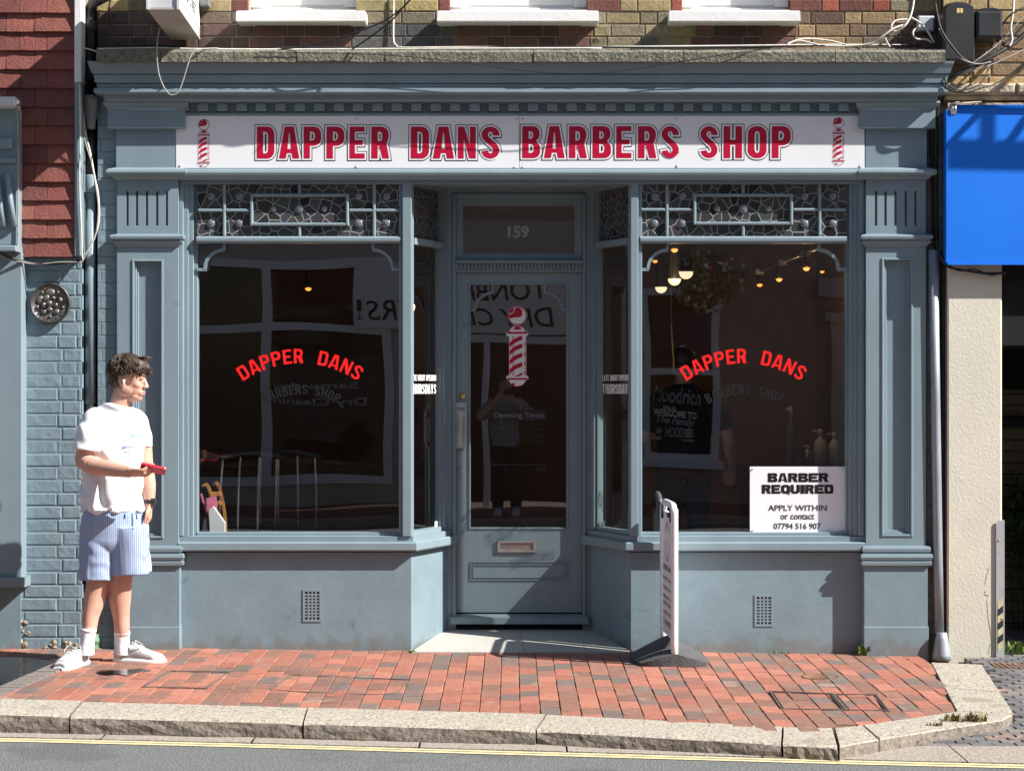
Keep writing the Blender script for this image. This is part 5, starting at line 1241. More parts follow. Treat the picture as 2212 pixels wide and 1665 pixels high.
slab(ktop, kface, [G(1900, 1590.5), G(2165, 1547), G(2187, 1535), G(2067, 1530), G(1864, 1561)], zk, KB)
flag_b = [G(2012, 1424), G(2120, 1428), G(2160, 1487), G(2040, 1478)]; flag_a = [G(2041, 1479), G(2161, 1488), G(2191, 1535), G(2067, 1528)]
slab(ktop, kface, flag_a, zk, KB); slab(ktop, kface, flag_b, zk, KB)
struct(ktop.build('kerb', 'granite')); struct(kface.build('kerb_face', 'granite_rough'))
# ground below, road, gutter course, lines, side-road setts
GL = -.070
ro = [(-30, .3), (-6.0, -1.95)] ; zr = lambda x: GL-.004*x
mb = MB(); mb.add([(-60, -40, -.09), (60, -40, -.09), (60, 8, -.09), (-60, 8, -.09)], [(0, 1, 2, 3)]); struct(mb.build('ground', 'joint'))
gl = [(-6.2, -1.95-.02), (-3.6, -2.14), G(0, 1593, GL), G(576, 1607, GL), G(1036, 1620, GL), G(1325, 1628, GL), G(1786, 1641, GL), G(2212, 1651, GL), (4.5, -2.84), (30, -4.9)]
gl[0] = (-30, .05)
yl_ = lambda x, d: lerp_line(gl, x)-d
xs = [-30, -6.2, -3.6]+[-3+.3*i for i in range(25)]+[30]
mb = MB(); V = []; F = []
for k, x in enumerate(xs): V += [(x, yl_(x, -.004), zr(0)), (x, -10.1, zr(0))]
for k in range(len(xs)-1): F.append((2*k, 2*k+1, 2*k+3, 2*k+2))
mb.add(V, F); struct(mb.build('road', 'asphalt'))
for d0, d1 in ((.004, .036), (.048, .082)):
    mb = MB(); V = []; F = []
    for x in xs: V += [(x, yl_(x, d0), zr(0)+.003), (x, yl_(x, d1), zr(0)+.003)]
    for k in range(len(xs)-1): F.append((2*k, 2*k+1, 2*k+3, 2*k+2))
    mb.add(V, F); struct(mb.build('road_marking', 'yellow_line'))
# gutter course of flat granite
mb = MB(); x = -6.0; random.seed(9); kof = [(-6.2, -1.87)]+ko[1:7]
while x < 4.4:
    b = x+random.uniform(.62, .9); N = 6; V = []
    for k in range(N+1):
        xx = x+.004+(b-x-.008)*k/N; yi = (lerp_line(kof, xx) if xx < 1.45 else -2.36)+.02; yo = yl_(xx, -.006); z = zr(0)+.008+random.uniform(-.001, .001)
        V += [(xx, max(yi, yo+.03), z), (xx, yo, z-.002), (xx, yo, z-.03)]
    F = [(k*3+j, k*3+j+1, (k+1)*3+j+1, (k+1)*3+j) for k in range(N) for j in range(2)]; mb.add(V, F); x = b
struct(mb.build('gutter', mat('gutter_stone', (.30, .265, .225), .85, .35, 70, .6, 70)))
mb = MB(); random.seed(4); sx, sy = .098, .062; j = 0; y = 1.4
side_poly = [G(1880, 1596, GL), (1.35, -2.35), (6.5, -2.5), (6.5, 1.45), (2.42, 1.45), G(2122, 1426, 0), G(2193, 1534, -.02), G(2170, 1552, -.03)]
while y > -2.7:
    x = 1.2+(sx/2 if j % 2 else 0)
    while x < 5.2:
        if inside((x+sx/2, y-sy/2), side_poly):
            z = GL+.012+.03*max(0, min(1, (y+2.0)/1.6))+.012*math.sin(x*3)*.3+random.uniform(-.002, .002); c = jit(random.choice([srgb(104, 102, 102), srgb(92, 91, 94), srgb(116, 112, 108)]), .12)
            V = [(x+.003, y-sy+.003, z-.03), (x+sx-.003, y-sy+.003, z-.03), (x+sx-.003, y-.003, z-.03), (x+.003, y-.003, z-.03), (x+.003, y-sy+.003, z-.004), (x+sx-.003, y-sy+.003, z-.004), (x+sx-.003, y-.003, z-.004), (x+.003, y-.003, z-.004),
                 (x+.0055, y-sy+.0055, z), (x+sx-.0055, y-sy+.0055, z), (x+sx-.0055, y-.0055, z), (x+.0055, y-.0055, z)]
            mb.add(V, [(0, 1, 5, 4), (1, 2, 6, 5), (2, 3, 7, 6), (3, 0, 4, 7), (4, 5, 9, 8), (5, 6, 10, 9), (6, 7, 11, 10), (7, 4, 8, 11), (8, 9, 10, 11)], c)
        x += sx
    y -= sy; j += 1
struct(mb.build('side_road', 'paver'))
# drainage channel of dark setts crossing the pavement at left
mb = MB(); q0, q1 = G(-40, 1520), G(146, 1437); N = 14; nrm = Vector((q1[0]-q0[0], q1[1]-q0[1])); L = nrm.length; nrm /= L
for k in range(N):
    mb.obox(q0, q1, L*k/N+.003, L*(k+1)/N-.003, -.055, .055, -.02, GZ(q0[0])+.005+random.uniform(-.001, .001))
struct(mb.build('drainage_channel', mat('dark_sett', (.19, .165, .15), .75, .3, 60, .5, 90)))
# puddles
def puddle(pts):
    mb = MB(); c = (sum(p[0] for p in pts)/len(pts), sum(p[1] for p in pts)/len(pts)); sp = smooth_pts([(p[0], p[1], 0) for p in pts+[pts[0]]], 5)[:-1]
    mb.add([(p.x, p.y, GZ(p.x)+.0035) for p in sp], [tuple(range(len(sp)))]); struct(mb.build('puddle', 'puddle_water'))
m = bpy.data.materials.new('puddle_water'); m.use_nodes = True; n = m.node_tree.nodes; l = m.node_tree.links; n.clear()
o = n.new('ShaderNodeOutputMaterial'); t = n.new('ShaderNodeBsdfTransparent'); t.inputs[0].default_value = (.66, .61, .57, 1); g = n.new('ShaderNodeBsdfGlossy'); g.inputs['Roughness'].default_value = .14
f = n.new('ShaderNodeFresnel'); f.inputs[0].default_value = 1.33; x_ = n.new('ShaderNodeMixShader'); l.new(f.outputs[0], x_.inputs[0]); l.new(t.outputs[0], x_.inputs[1]); l.new(g.outputs[0], x_.inputs[2]); l.new(x_.outputs[0], o.inputs[0]); MATS['puddle_water'] = m
puddle([G(214, 1455), G(240, 1452.5), G(268, 1453), G(300, 1450), G(328, 1452), G(312, 1457), G(296, 1458), G(276, 1465), G(252, 1462), G(232, 1464), G(210, 1459)])
puddle([G(-40, 1430), G(30, 1428), G(90, 1432), G(125, 1440), G(80, 1462), G(20, 1485), G(-40, 1500)])
# recessed access covers: steel edge frames set in the paving
for lab, q in (('leftmost recessed steel cover frame in the pavement below the left window', [(366, 1454), (496, 1456), (446, 1491), (308, 1488)]),
               ('recessed steel cover frame in the pavement left of centre, first of a joined pair', [(627, 1461), (753, 1465), (713, 1500), (583, 1493)]),
               ('recessed steel cover frame in the pavement nearest below the doorway', [(757, 1465), (886, 1470), (854, 1502), (717, 1501)]),
               ('recessed steel cover frame in the pavement right of the pavement sign', [(1663, 1488), (1797, 1493), (1827, 1527), (1688, 1525)]),
               ('recessed steel cover frame in the pavement next to the kerb corner', [(1801, 1493), (1893, 1494), (1920, 1528), (1831, 1527)])):
    P = [G(*p_) for p_ in q]; mb = MB()
    for i in range(4):
        a, b = P[i], P[(i+1) % 4]; d = (Vector(b)-Vector(a)).length; mb.obox(a, b, .004 if i % 2 else -.004, d-(.004 if i % 2 else -.004), -.0032, .0032, GZ(a[0])-.02, GZ(a[0])+.0034+.0004*(i % 2))
        mb.obox(a, b, .016, d-.016, .010, .0125, GZ(a[0])-.02, GZ(a[0])+.003+.0004*(i % 2))
    tag(mb.build('access_cover', mat('cover_steel', (.13, .105, .09), .75, .4, 40, .4, 90)), lab, 'cover', 'recessed access covers in the brick pavement')
g_ = G(1773, 1457); mb = MB(); mb.lathe((g_[0], g_[1], GZ(g_[0])-.01), [(.10, .0), (.10, .0135), (.085, .0145), (.085, .012), (.001, .012)], 24)
tag(mb.build('stop_tap_cover', mat('rust', (.17, .09, .05), .8, .4, 30, .5, 80)), 'small round rusty cover in the pavement below the vacancy notice', 'cover')
g_ = G(2178, 1447, -.05); mb = MB(); mb.box(g_[0]-.09, g_[0]+.14, g_[1]-.12, g_[1]+.12, -.07, -.028)
for k in range(7): mb.box(g_[0]-.08+.03*k, g_[0]-.066+.03*k, g_[1]-.11, g_[1]+.11, -.028, -.022)
tag(mb.build('drain_grate', 'rust'), 'rusty drain grating set in grey setts right of the cream pier', 'drain')
# weeds
def weed(loc, n, h, lab, dry=False, spread=.06):
    mb = MB(); random.seed(int(abs(loc[0])*1000))
    for i in range(n):
        a = random.uniform(0, 6.28); hh = h*random.uniform(.4, 1); bx, by = loc[0]+random.uniform(-spread, spread), loc[1]+random.uniform(-spread*.3, spread*.3); l_ = random.uniform(.2, .6)*hh
        w_ = random.uniform(.002, .005); dx, dy = math.cos(a), math.sin(a)
        V = [(bx-dy*w_, by+dx*w_, loc[2]), (bx+dy*w_, by-dx*w_, loc[2]), (bx+dx*l_*.5+dy*w_*1.6, by+dy*l_*.5-dx*w_*1.6, loc[2]+hh*.7), (bx+dx*l_*.5-dy*w_*1.6, by+dy*l_*.5+dx*w_*1.6, loc[2]+hh*.7), (bx+dx*l_, by+dy*l_, loc[2]+hh*random.uniform(.7, 1.05))]
        mb.add(V, [(0, 1, 2, 3), (3, 2, 4)])
    tag(mb.build('weed', mat('weed_dry', (.20, .17, .07), .8, .5, 60) if dry else mat('weed_green', (.13, .20, .04), .7, .4, 60)), lab, 'plant', 'weeds growing in the paving joints')
q = G(1866, 1408, 0); weed((X(1866), -.01, GZ(1.9)), 34, .075, 'green weed at the foot of the right pilaster', spread=.035)
q = G(2090, 1572, -.04); weed((q[0], q[1]+.03, -.045), 150, .085, 'larger dry weed clump against the kerb at the right corner', True, .09)
q = G(2022, 1588, -.05); weed((q[0], q[1]+.03, -.05), 36, .075, 'small dry weed left of the clump at the right kerb corner', True, .03)
weed((X(1690), .03, GZ(1.5)), 10, .02, 'tiny weed at the foot of the right stall riser', spread=.05)
weed((X(892, 0), -.02, .0), 8, .025, 'tiny weed at the left corner of the doorstep', spread=.02)
weed((X(1368, 0), -.03, .0), 8, .022, 'tiny weed beside the rubber base of the pavement sign', spread=.02)
weed((X(2196, .2), .1, -.02), 60, .10, 'tall green weeds inside the dark passage', spread=.10)
# leafy plant in the dark passage
mb = MB(); random.seed(8)
for i in range(1300):
    p = Vector((X(2190, 1.1)+random.gauss(.08, .07), 1.1+random.gauss(0, .10), Z(1125, 1.1)+random.gauss(0, .13))); r_ = random.uniform(.012, .028)
    a = Vector((random.gauss(0, 1), random.gauss(0, 1), random.gauss(0, 1))).normalized(); b = a.cross(Vector((.3, .5, .8))).normalized()
    mb.add([p-a*r_, p+b*r_*.5, p+a*r_, p-b*r_*.5], [(0, 1, 2, 3)])
for i in range(5): mb.tube([(X(2190, 1.1)+.03*i, 1.1, -.05), (X(2190, 1.1)+.04*i-.02, 1.12, .55)], .004, 5)
tag(mb.build('shrub', 'leaf'), 'leafy green shrub in the dark passage beyond the corner guard', 'plant')
mb = MB(); random.seed(18)
for i in range(70):
    p = Vector((X(1283, .10)+random.gauss(0, .018), .09+random.uniform(-.02, .02), Z(90, .1)+random.gauss(0, .012))); r_ = .006
    a = Vector((random.gauss(0, 1), random.gauss(0, 1), random.gauss(0, 1))).normalized(); b = a.cross(Vector((.3, .5, .8))).normalized(); mb.add([p-a*r_, p+b*r_*.5, p+a*r_, p-b*r_*.5], [(0, 1, 2, 3)])
tag(mb.build('moss_sprig', 'leaf'), 'small green sprig growing on the brickwork by the middle window sill', 'plant')
# ================================================================ PEOPLE
def chain(mb, pts, rads, seg=20, n=5, flat=None, caps=True):
    # tapering limb through the joints; rads are radii or (rx, ry) with the rx axis given by flat
    P = smooth_pts(pts, n); Rr = []
    rads = [(r, r) if not isinstance(r, tuple) else r for r in rads]
    for i in range(len(pts)-1):
        for k in range(n):
            t = k/n; t = t*t*(3-2*t)*.5+t*.5; Rr.append((rads[i][0]*(1-t)+rads[i+1][0]*t, rads[i][1]*(1-t)+rads[i+1][1]*t))
    Rr.append(rads[-1]); N = len(P); V = []
    fa = [Vector(f) for f in flat] if (flat is not None and isinstance(flat, list)) else None
    for i, p in enumerate(P):
        t = (P[min(i+1, N-1)]-P[max(i-1, 0)]).normalized()
        if fa: q = i/n; k = min(int(q), len(fa)-2); f = fa[k].lerp(fa[k+1], q-k)
        else: f = Vector(flat) if flat is not None else (Vector((1, 0, 0)) if abs(t.x) < .8 else Vector((0, 0, 1)))
        a = (f-t*f.dot(t)).normalized(); b = t.cross(a)
        for j in range(seg):
            an = 2*math.pi*j/seg; V.append(p+a*math.cos(an)*Rr[i][0]+b*math.sin(an)*Rr[i][1])
    F = [(i*seg+j, i*seg+(j+1) % seg, (i+1)*seg+(j+1) % seg, (i+1)*seg+j) for i in range(N-1) for j in range(seg)]
    F += [tuple(range(seg))[::-1], tuple((N-1)*seg+j for j in range(seg))]
    mb.add(V, F, None, True)
    if caps:
        for q, r in ((P[0], Rr[0]), (P[-1], Rr[-1])):
            mb.ell(q, min(r)*.98, min(r)*.98, min(r)*.98, 14, 10)
def remesh(mb, name, m, parent, vox, smooth_it=3, disp=None):
    me = bpy.data.meshes.new(name); me.from_pydata(mb.v, [], mb.f); me.update()
    bm = bmesh.new(); bm.from_mesh(me); bmesh.ops.recalc_face_normals(bm, faces=bm.faces); bm.to_mesh(me); bm.free()
    o = bpy.data.objects.new(name, me); COL.objects.link(o)
    r = o.modifiers.new('r', 'REMESH'); r.mode = 'VOXEL'; r.voxel_size = vox; r.use_smooth_shade = True
    if smooth_it: s_ = o.modifiers.new('s', 'SMOOTH'); s_.factor = .5; s_.iterations = smooth_it
    dg = bpy.context.evaluated_depsgraph_get(); m2 = bpy.data.meshes.new_from_object(o.evaluated_get(dg)); bpy.data.objects.remove(o)
    if disp:
        nr = [v.normal.copy() for v in m2.vertices]
        for v, q in zip(m2.vertices, nr): v.co += q*disp(v.co)
    m2.update(); m2.name = name; o = bpy.data.objects.new(name, m2); COL.objects.link(o); m2.materials.clear(); m2.materials.append(MATS[m])
    for p in m2.polygons: p.use_smooth = True
    if parent is not None: o.parent = parent; o.matrix_parent_inverse = parent.matrix_world.inverted()
    return o
def frame(fwd, up=(0, 0, 1)):
    f = Vector(fwd).normalized(); u = Vector(up); u = (u-f*u.dot(f)).normalized(); s_ = f.cross(u)   # s_: the figure's right
    return f, s_, u
def head(mb, c, fwd, up, k=1.0):
    # c: centre of the head; forward, right and up axes; k scales (1 = 0.235 m tall)
    f, s_, u = frame(fwd, up); T = lambda a, b, z: Vector(c)+(f*a+s_*b+u*z)*k
    M = Matrix((f, s_, u)).transposed()
    E = lambda a, b, z, ra, rb, rz, rot=None: mb.ell(T(a, b, z), ra*k, rb*k, rz*k, 18, 12, rot=M if rot is None else M @ rot)
    E(-.012, 0, .035, .093, .074, .086)              # skull
    E(.020, 0, .015, .066, .064, .078)               # brow and forehead
    E(.030, 0, -.035, .052, .055, .062)              # cheeks
    E(.036, 0, -.082, .038, .040, .030)              # jaw
    E(.056, 0, -.090, .024, .026, .022)              # chin
    for q in (-1, 1): E(.000, q*.046, -.055, .045, .016, .030); E(.050, q*.032, -.022, .028, .022, .024)
    E(.078, 0, .030, .012, .040, .012)               # brow ridge
    chain(mb, [T(.078, 0, .014), T(.090, 0, -.010), T(.098, 0, -.027)], [.008*k, .010*k, .012*k], 10, 3)   # nose
    for q in (-1, 1): E(.092, q*.012, -.031, .011, .008, .008)
    E(.070, 0, -.062, .020, .028, .024); E(.081, 0, -.057, .012, .022, .0075); E(.079, 0, -.070, .012, .020, .0075)   # lips
    for q in (-1, 1):
        E(-.012, q*.073, -.006, .020, .008, .031, Matrix.Rotation(R(-12), 3, 'Y')); E(-.010, q*.070, -.030, .011, .008, .012)
    return T, M
def hand(mb, w, d, pn, L=.105, curl=.5, spread=.12, thumb=1, tc=.5):
    # wrist point, direction of the palm, palm normal; four fingers of different length and a thumb
    d = Vector(d).normalized(); pn = Vector(pn); pn = (pn-d*pn.dot(d)).normalized(); s_ = d.cross(pn); w = Vector(w)
    mb_ = mb; k = L/.105
    chain(mb_, [w, w+d*.045*k, w+d*.085*k], [(.027*k, .019*k), (.040*k, .0155*k), (.038*k, .013*k)], 14, 3, flat=s_)
    for i, ln in enumerate((.070, .078, .073, .057)):
        q = (i-1.5); base = w+d*.083*k+s_*(q*.0185*k*thumb*-1); dd = (d+s_*(-thumb*q*spread*.5)).normalized(); pts = [base]; a = R(8)+R(52)*curl; cur = dd
        for j, fr_ in enumerate((.45, .30, .25)):
            rot = Matrix.Rotation(a*(.75 if j == 0 else 1.0)*(1+.08*i), 3, s_)
            cur = (rot @ cur) if (rot @ cur - cur).dot(pn) > 0 else (rot.inverted() @ cur)
            pts.append(pts[-1]+cur*ln*k*fr_)
        chain(mb_, pts, [.0095*k, .0088*k, .0080*k, .0068*k], 10, 3)
    b = w+d*.022*k+s_*(.026*k*thumb); t1 = (d*.75+s_*thumb*.75*(1-tc*.5)+pn*.45*tc).normalized(); t2 = (d+s_*thumb*.10+pn*.55*tc).normalized()
    chain(mb_, [b, b+t1*.038*k, b+t1*.038*k+t2*.032*k, b+t1*.038*k+t2*.032*k+t2*.024*k], [.014*k, .0115*k, .0098*k, .0078*k], 10, 3)
def shoe(parent, heel, ang, L=.29, name='shoe', roll=0.0):
    c, s_ = math.cos(ang), math.sin(ang); T = lambda a, b, z: (heel[0]+c*a-s_*b, heel[1]+s_*a+c*b, heel[2]+z)
    st = [(0.0, .030, .032), (.03, .036, .034), (.09, .037, .035), (.15, .043, .033), (.21, .048, .031), (.255, .040, .028), (.283, .022, .024), (L, .006, .020)]
    mb = MB(); seg = 20; V = []
    def prof_ring(a, wd, h0, h1, sq=.8):
        o = []
        for j in range(seg):
            t = 2*math.pi*j/seg; cy, cz = math.cos(t), math.sin(t); o.append(T(a, math.copysign(abs(cy)**sq, cy)*wd, (h0+h1)/2+math.copysign(abs(cz)**sq, cz)*(h1-h0)/2))
        return o
    def loft(mb, rings):
        V = [p for r_ in rings for p in r_]; F = [(i*seg+j, i*seg+(j+1) % seg, (i+1)*seg+(j+1) % seg, (i+1)*seg+j) for i in range(len(rings)-1) for j in range(seg)]
        F += [tuple(range(seg))[::-1], tuple((len(rings)-1)*seg+j for j in range(seg))]; mb.add(V, F, None, True)
    loft(mb, [prof_ring(a, w_+.004, -.002, h_, .45) for a, w_, h_ in st]); sh = mb.build(name, 'shoe_white', parent)
    mb = MB(); up = [(.004, .030, .095), (.03, .038, .098), (.07, .038, .096), (.105, .038, .104), (.14, .041, .096), (.175, .044, .080), (.215, .045, .066), (.250, .038, .057), (L-.022, .026, .046), (L-.010, .012, .036)]
    loft(mb, [prof_ring(a, w_, .015, h_, .72) for a, w_, h_ in up]); mb.build('upper', 'shoe_grey', sh)
    mb = MB()
    for i in range(5):
        a = .115+.022*i; h_ = .104-.0085*i-.004*max(0, i-1); mb.tube(smooth_pts([T(a, -.024, h_-.010), T(a+.004, 0, h_+.003), T(a+.008, .024, h_-.010)], 4), .0032, 6)
    for q in (-1, 1): mb.tube(smooth_pts([T(.115, q*.004, .106), T(.105, q*.03, .118), T(.13, q*.045, .10), T(.15, q*.035, .085)], 4), .0028, 6)
    mb.build('lace', 'lace', sh)
    mb = MB(); loft(mb, [prof_ring(a, w_, z0, z1, .8) for a, w_, z0, z1 in ((.205, .0475, .012, .056), (.24, .0435, .012, .054), (.266, .033, .012, .048), (L-.012, .020, .012, .040), (L-.004, .008, .012, .032))]); mb.build('toe_cap', 'shoe_white', sh)
    return sh

yB = -.50
def Q(u, v, y=yB): return Vector((X(u, y), y, Z(v, y)))
man = thing('person', 'young man in white T-shirt and striped shorts standing at the left pilaster looking right', 'person', (X(245, yB), yB, 0))
body = MB()
# torso, hidden by the shirt, joins neck and limbs
chain(body, [Q(246, 1120), Q(245, 1040), Q(246, 960), Q(250, 905)], [(.15, .11), (.14, .10), (.155, .105), (.13, .08)], 24, 4, flat=(1, .25, 0))
chain(body, [Q(254, 905, yB+.01), Q(259, 878, yB+.01), Q(268, 850, yB+.0), Q(272, 832, yB)], [(.085, .07), (.060, .058), (.057, .055), (.055, .055)], 20, 4)
hc = Q(279, 819, yB-.005); hT, hM = head(body, hc, (1, -.16, -.10), (.08, 0, 1), 1.03)
# right arm (nearer the camera): upper arm down, forearm across holding the phone
sh_, el_, wr_ = Q(200, 905, yB-.06), Q(184, 1000, yB-.09), Q(283, 1019, yB-.26)
chain(body, [Q(208, 910, yB-.05), Q(192, 950, yB-.08), Q(182, 994, yB-.09)], [.062, .056, .050], 18, 5)
chain(body, [Q(183, 988, yB-.09), Q(196, 1003, yB-.12), Q(225, 1010, yB-.17), wr_], [.050, .049, .043, (.030, .025)], 18, 5)
HD, HN = Vector((1, -.10, -.04)).normalized(), Vector((0, .55, .83)); HN = (HN-HD*HN.dot(HD)).normalized()
hand(body, wr_-Vector((.012, 0, 0)), HD, HN, .104, .85, .12, -1, .75)
# left arm hanging on the far side
chain(body, [Q(296, 920, yB+.05), Q(308, 960, yB+.07), Q(313, 1000, yB+.06), Q(320, 1045, yB+.04), Q(323, 1088, yB+.02)], [.046, .049, .044, .041, .027], 18, 5)
hand(body, Q(323, 1090, yB+.02), (.0, -.05, -1), (-1, 0, 0), .090, .45, .1, -1, .4)
# legs
hipz = 1120
aL = Q(190, 1357, yB-.055); chain(body, [Q(212, 1130, yB+.03), Q(214, 1195, yB+.0), Q(213, 1247, yB-.01), Q(205, 1290, yB-.01), Q(195, 1335, yB-.03), aL+Vector((.004, .02, -.04))], [.095, .083, .062, (.059, .060), (.044, .046), (.034, .037)], 20, 5)
aR = Q(265, 1362, yB+.055); chain(body, [Q(272, 1130, yB+.02), Q(266, 1195, yB+.01), Q(261, 1245, yB+.0), Q(259, 1288, yB+.025), Q(262, 1335, yB+.045), aR+Vector((.002, .0, -.04))], [.095, .083, .062, (.060, .060), (.044, .047), (.035, .037)], 20, 5)
remesh(body, 'body', 'skin', man, .0042, 5)
# hair: cap of the skull plus many short locks
hair = MB(); f_, s_, u_ = frame((1, -.16, -.10), (.08, 0, 1))
random.seed(12)
cap = MB()
cap.ell(hT(-.018, 0, .050), .099, .081, .081, 22, 14, rot=hM); cap.ell(hT(-.055, 0, .010), .062, .074, .070, 18, 12, rot=hM); cap.ell(hT(.035, 0, .078), .060, .066, .044, 18, 12, rot=hM)
for i in range(900):
    th = random.uniform(0, 2*math.pi); el = random.uniform(-.1, 1.45); dx, dy, dz = math.cos(th)*math.cos(el), math.sin(th)*math.cos(el), math.sin(el)
    a0 = (-.018+dx*.098, dy*.082, .052+dz*.082)
    if a0[0] > .02 and a0[2] < .058: continue
    fw = .75 if a0[0] > -.03 else -.1; dr = (fw+.10*random.uniform(-1, 1), .25*dy+.10*random.uniform(-1, 1), -.55-.15*random.random()); ln = random.uniform(.032, .055); q = .0045
    p0 = hT(*a0); p1 = hT(a0[0]+dr[0]*ln*.5+dx*q, a0[1]+dr[1]*ln*.5+dy*q, a0[2]+dr[2]*ln*.35+dz*q); p2 = hT(a0[0]+dr[0]*ln+dx*q*.8, a0[1]+dr[1]*ln+dy*q*.6, a0[2]+dr[2]*ln*.9+dz*q*.6)
    cap.tube([p0, p1, p2], [.0042, .0036, .0008], 5)
for i in range(130):   # fringe over the forehead, sideburn and nape
    b = random.uniform(-.062, .062); a0 = (.078-abs(b)*.45, b, .080+random.uniform(-.012, .012)); p0 = hT(*a0); p1 = hT(a0[0]+.020, b*1.03, a0[2]-.008); p2 = hT(a0[0]+.016+random.uniform(-.008, .012), b*1.02+random.uniform(-.01, .01), a0[2]-.036-random.uniform(0, .012))
    cap.tube([p0, p1, p2], [.0048, .0042, .001], 5)
for i in range(150):
    q = random.choice((-1, 1)); a_ = random.uniform(-.095, .0); zz = random.uniform(-.03, .03) if a_ < -.045 else random.uniform(.022, .045); yy_ = q*(.074 if a_ > -.06 else .058*(1-(abs(a_)-.06)*9))
    cap.tube([hT(a_, yy_, zz+.02), hT(a_-.004, yy_*1.04, zz), hT(a_-.006, yy_*.98, zz-.022)], [.0045, .004, .001], 5)
for i in range(14):
    b = random.uniform(-.04, .04); cap.tube([hT(.05, b, .115), hT(.078, b, .122+random.uniform(-.004, .006)), hT(.10, b*1.1, .118+random.uniform(-.006, .012))], [.0048, .0038, .0008], 5)
cap.build('hair', 'hair', man, True)
# eyes, brows, mouth, earphone
mb = MB()
for q in (-1, 1): mb.tube(smooth_pts([hT(.086, q*.014, .026), hT(.082, q*.030, .031), hT(.068, q*.046, .026)], 4), .0038, 6)
mb.build('eyebrows', 'hair', man)
mb = MB()
for q in (-1, 1): mb.ell(hT(.0765, q*.030, .007), .0055, .0095, .0038, 12, 8, rot=hM)
mb.build('eyes', mat('eye_dark', (.09, .06, .05), .25, .1, 8), man)
mb = MB(); mb.ell(hT(.0865, 0, -.0565), .0070, .018, .0042, 12, 8, rot=hM); mb.ell(hT(.0845, 0, -.0700), .0075, .016, .0048, 12, 8, rot=hM); mb.build('lips', mat('lip', (.50, .16, .14), .5, .1, 20), man)
mb = MB(); mb.ell(hT(.002, .082, -.008), .008, .006, .008, 10, 8); mb.tube([hT(.002, .084, -.008), hT(.014, .085, -.036)], .0038, 8); mb.build('earphone', 'white_vinyl', man)
# T-shirt
def folds(c):
    x, y, z = c; n_ = noise.noise(Vector((x*9, y*9, z*5)))
    n2 = noise.noise(Vector((x*4+7, y*4, z*3))); return .0115*math.sin(34*z+30*x+7*n_)*max(0, n2+.3) + .008*n_ + (.004*math.sin(60*x+9*z) if z < 1.02 else 0)
ts = MB()
chain(ts, [Q(243, 1103), Q(243, 1060), Q(244, 1000), Q(247, 950), Q(250, 905), Q(253, 886), Q(255, 875)], [(.172, .128), (.167, .124), (.160, .120), (.168, .120), (.154, .106), (.112, .088), (.092, .078)], 30, 5, flat=(1, .3, 0), caps=False)
chain(ts, [Q(222, 898, yB-.03), Q(205, 916, yB-.055), Q(194, 945, yB-.08), Q(189, 974, yB-.09)], [.066, .074, .076, .080], 24, 4, caps=False)
chain(ts, [Q(275, 900, yB+.03), Q(292, 915, yB+.05), Q(301, 945, yB+.065), Q(304, 968, yB+.065)], [.062, .068, .068, .068], 24, 4, caps=False)
tsh = remesh(ts, 'tshirt', 'tshirt_white', man, .0055, 4, folds)
mb = MB(); p = Q(255, 876); mb.lathe((p.x+.012, p.y+.0, p.z-.012), [(.068, -.006), (.074, .0), (.070, .005), (.064, .002), (.064, -.005)], 28); mb.build('collar', 'tshirt_white', tsh)
# printed chest graphic: small pale blue marks following the cloth
def proj(u, v, y0=-1.2):
    o = Vector((X(u, yB), yB, Z(v, yB))); d = Vector((X(u, yB)-0, yB+CAM_D, Z(v, yB)-EYE)).normalized(); st = o-d*.6
    hit, loc, nrm, idx = tsh.ray_cast(tsh.matrix_world.inverted() @ st, d); return (loc, nrm) if hit else (None, None)
mb = MB(); random.seed(2)
def mark(u0, v0, u1, v1, w_):
    pts = []
    for k in range(5):
        loc, nrm = proj(u0+(u1-u0)*k/4, v0+(v1-v0)*k/4)
        if loc is None: return
        pts.append(loc+nrm*.0015)
    mb.tube(pts, w_, 5)
for i in range(9): mark(283+i*3, 942-i*.6, 285+i*3, 937-i*.6, .0022)
mark(281, 944, 306, 939, .0018)
mb.build('chest_lettering', mat('print_blue', (.16, .42, .70), .8, .1, 9), tsh)
mb = MB()
for i in range(13): mark(264+i*2.6, 967-i*.3, 266+i*2.6, 962-i*.3+random.uniform(-1, 1), .0019)
mark(262, 968, 298, 963, .0016); mark(268, 975, 284, 975, .0022); mb.build('chest_lettering', mat('print_pale', (.40, .55, .80), .8, .1, 9), tsh)
mb = MB()
for i in range(26):
    u, v = random.uniform(266, 290), random.uniform(925, 955); mark(u, v, u+random.uniform(-2, 2), v+random.uniform(-3, 3), .0013)
mb.build('chest_drawing', mat('print_grey', (.42, .43, .50), .8, .1, 9), tsh)
# shorts
def sfold(c):
    x, y, z = c; n_ = noise.noise(Vector((x*11, y*11, z*7))); n2 = noise.noise(Vector((x*5, y*5, z*4+3))); return .010*math.sin(40*z-26*x+7*n_)*max(0, n2+.25)+.006*n_
so_ = MB()
chain(so_, [Q(246, 1086), Q(246, 1124), Q(247, 1165), Q(247, 1190)], [(.153, .113), (.170, .120), (.178, .108), (.14, .08)], 28, 4, flat=(1, .3, 0), caps=False)
chain(so_, [Q(214, 1135, yB+.01), Q(212, 1190, yB-.005), Q(211, 1251, yB-.01)], [(.104, .116), (.100, .112), (.100, .108)], 24, 5, flat=(1, .2, 0), caps=False)
chain(so_, [Q(276, 1135, yB+.0), Q(281, 1190, yB+.0), Q(284, 1239, yB+.0)], [(.104, .116), (.104, .110), (.108, .104)], 24, 5, flat=(1, .2, 0), caps=False)
sho = remesh(so_, 'shorts', 'striped_cotton', man, .0055, 3, sfold)
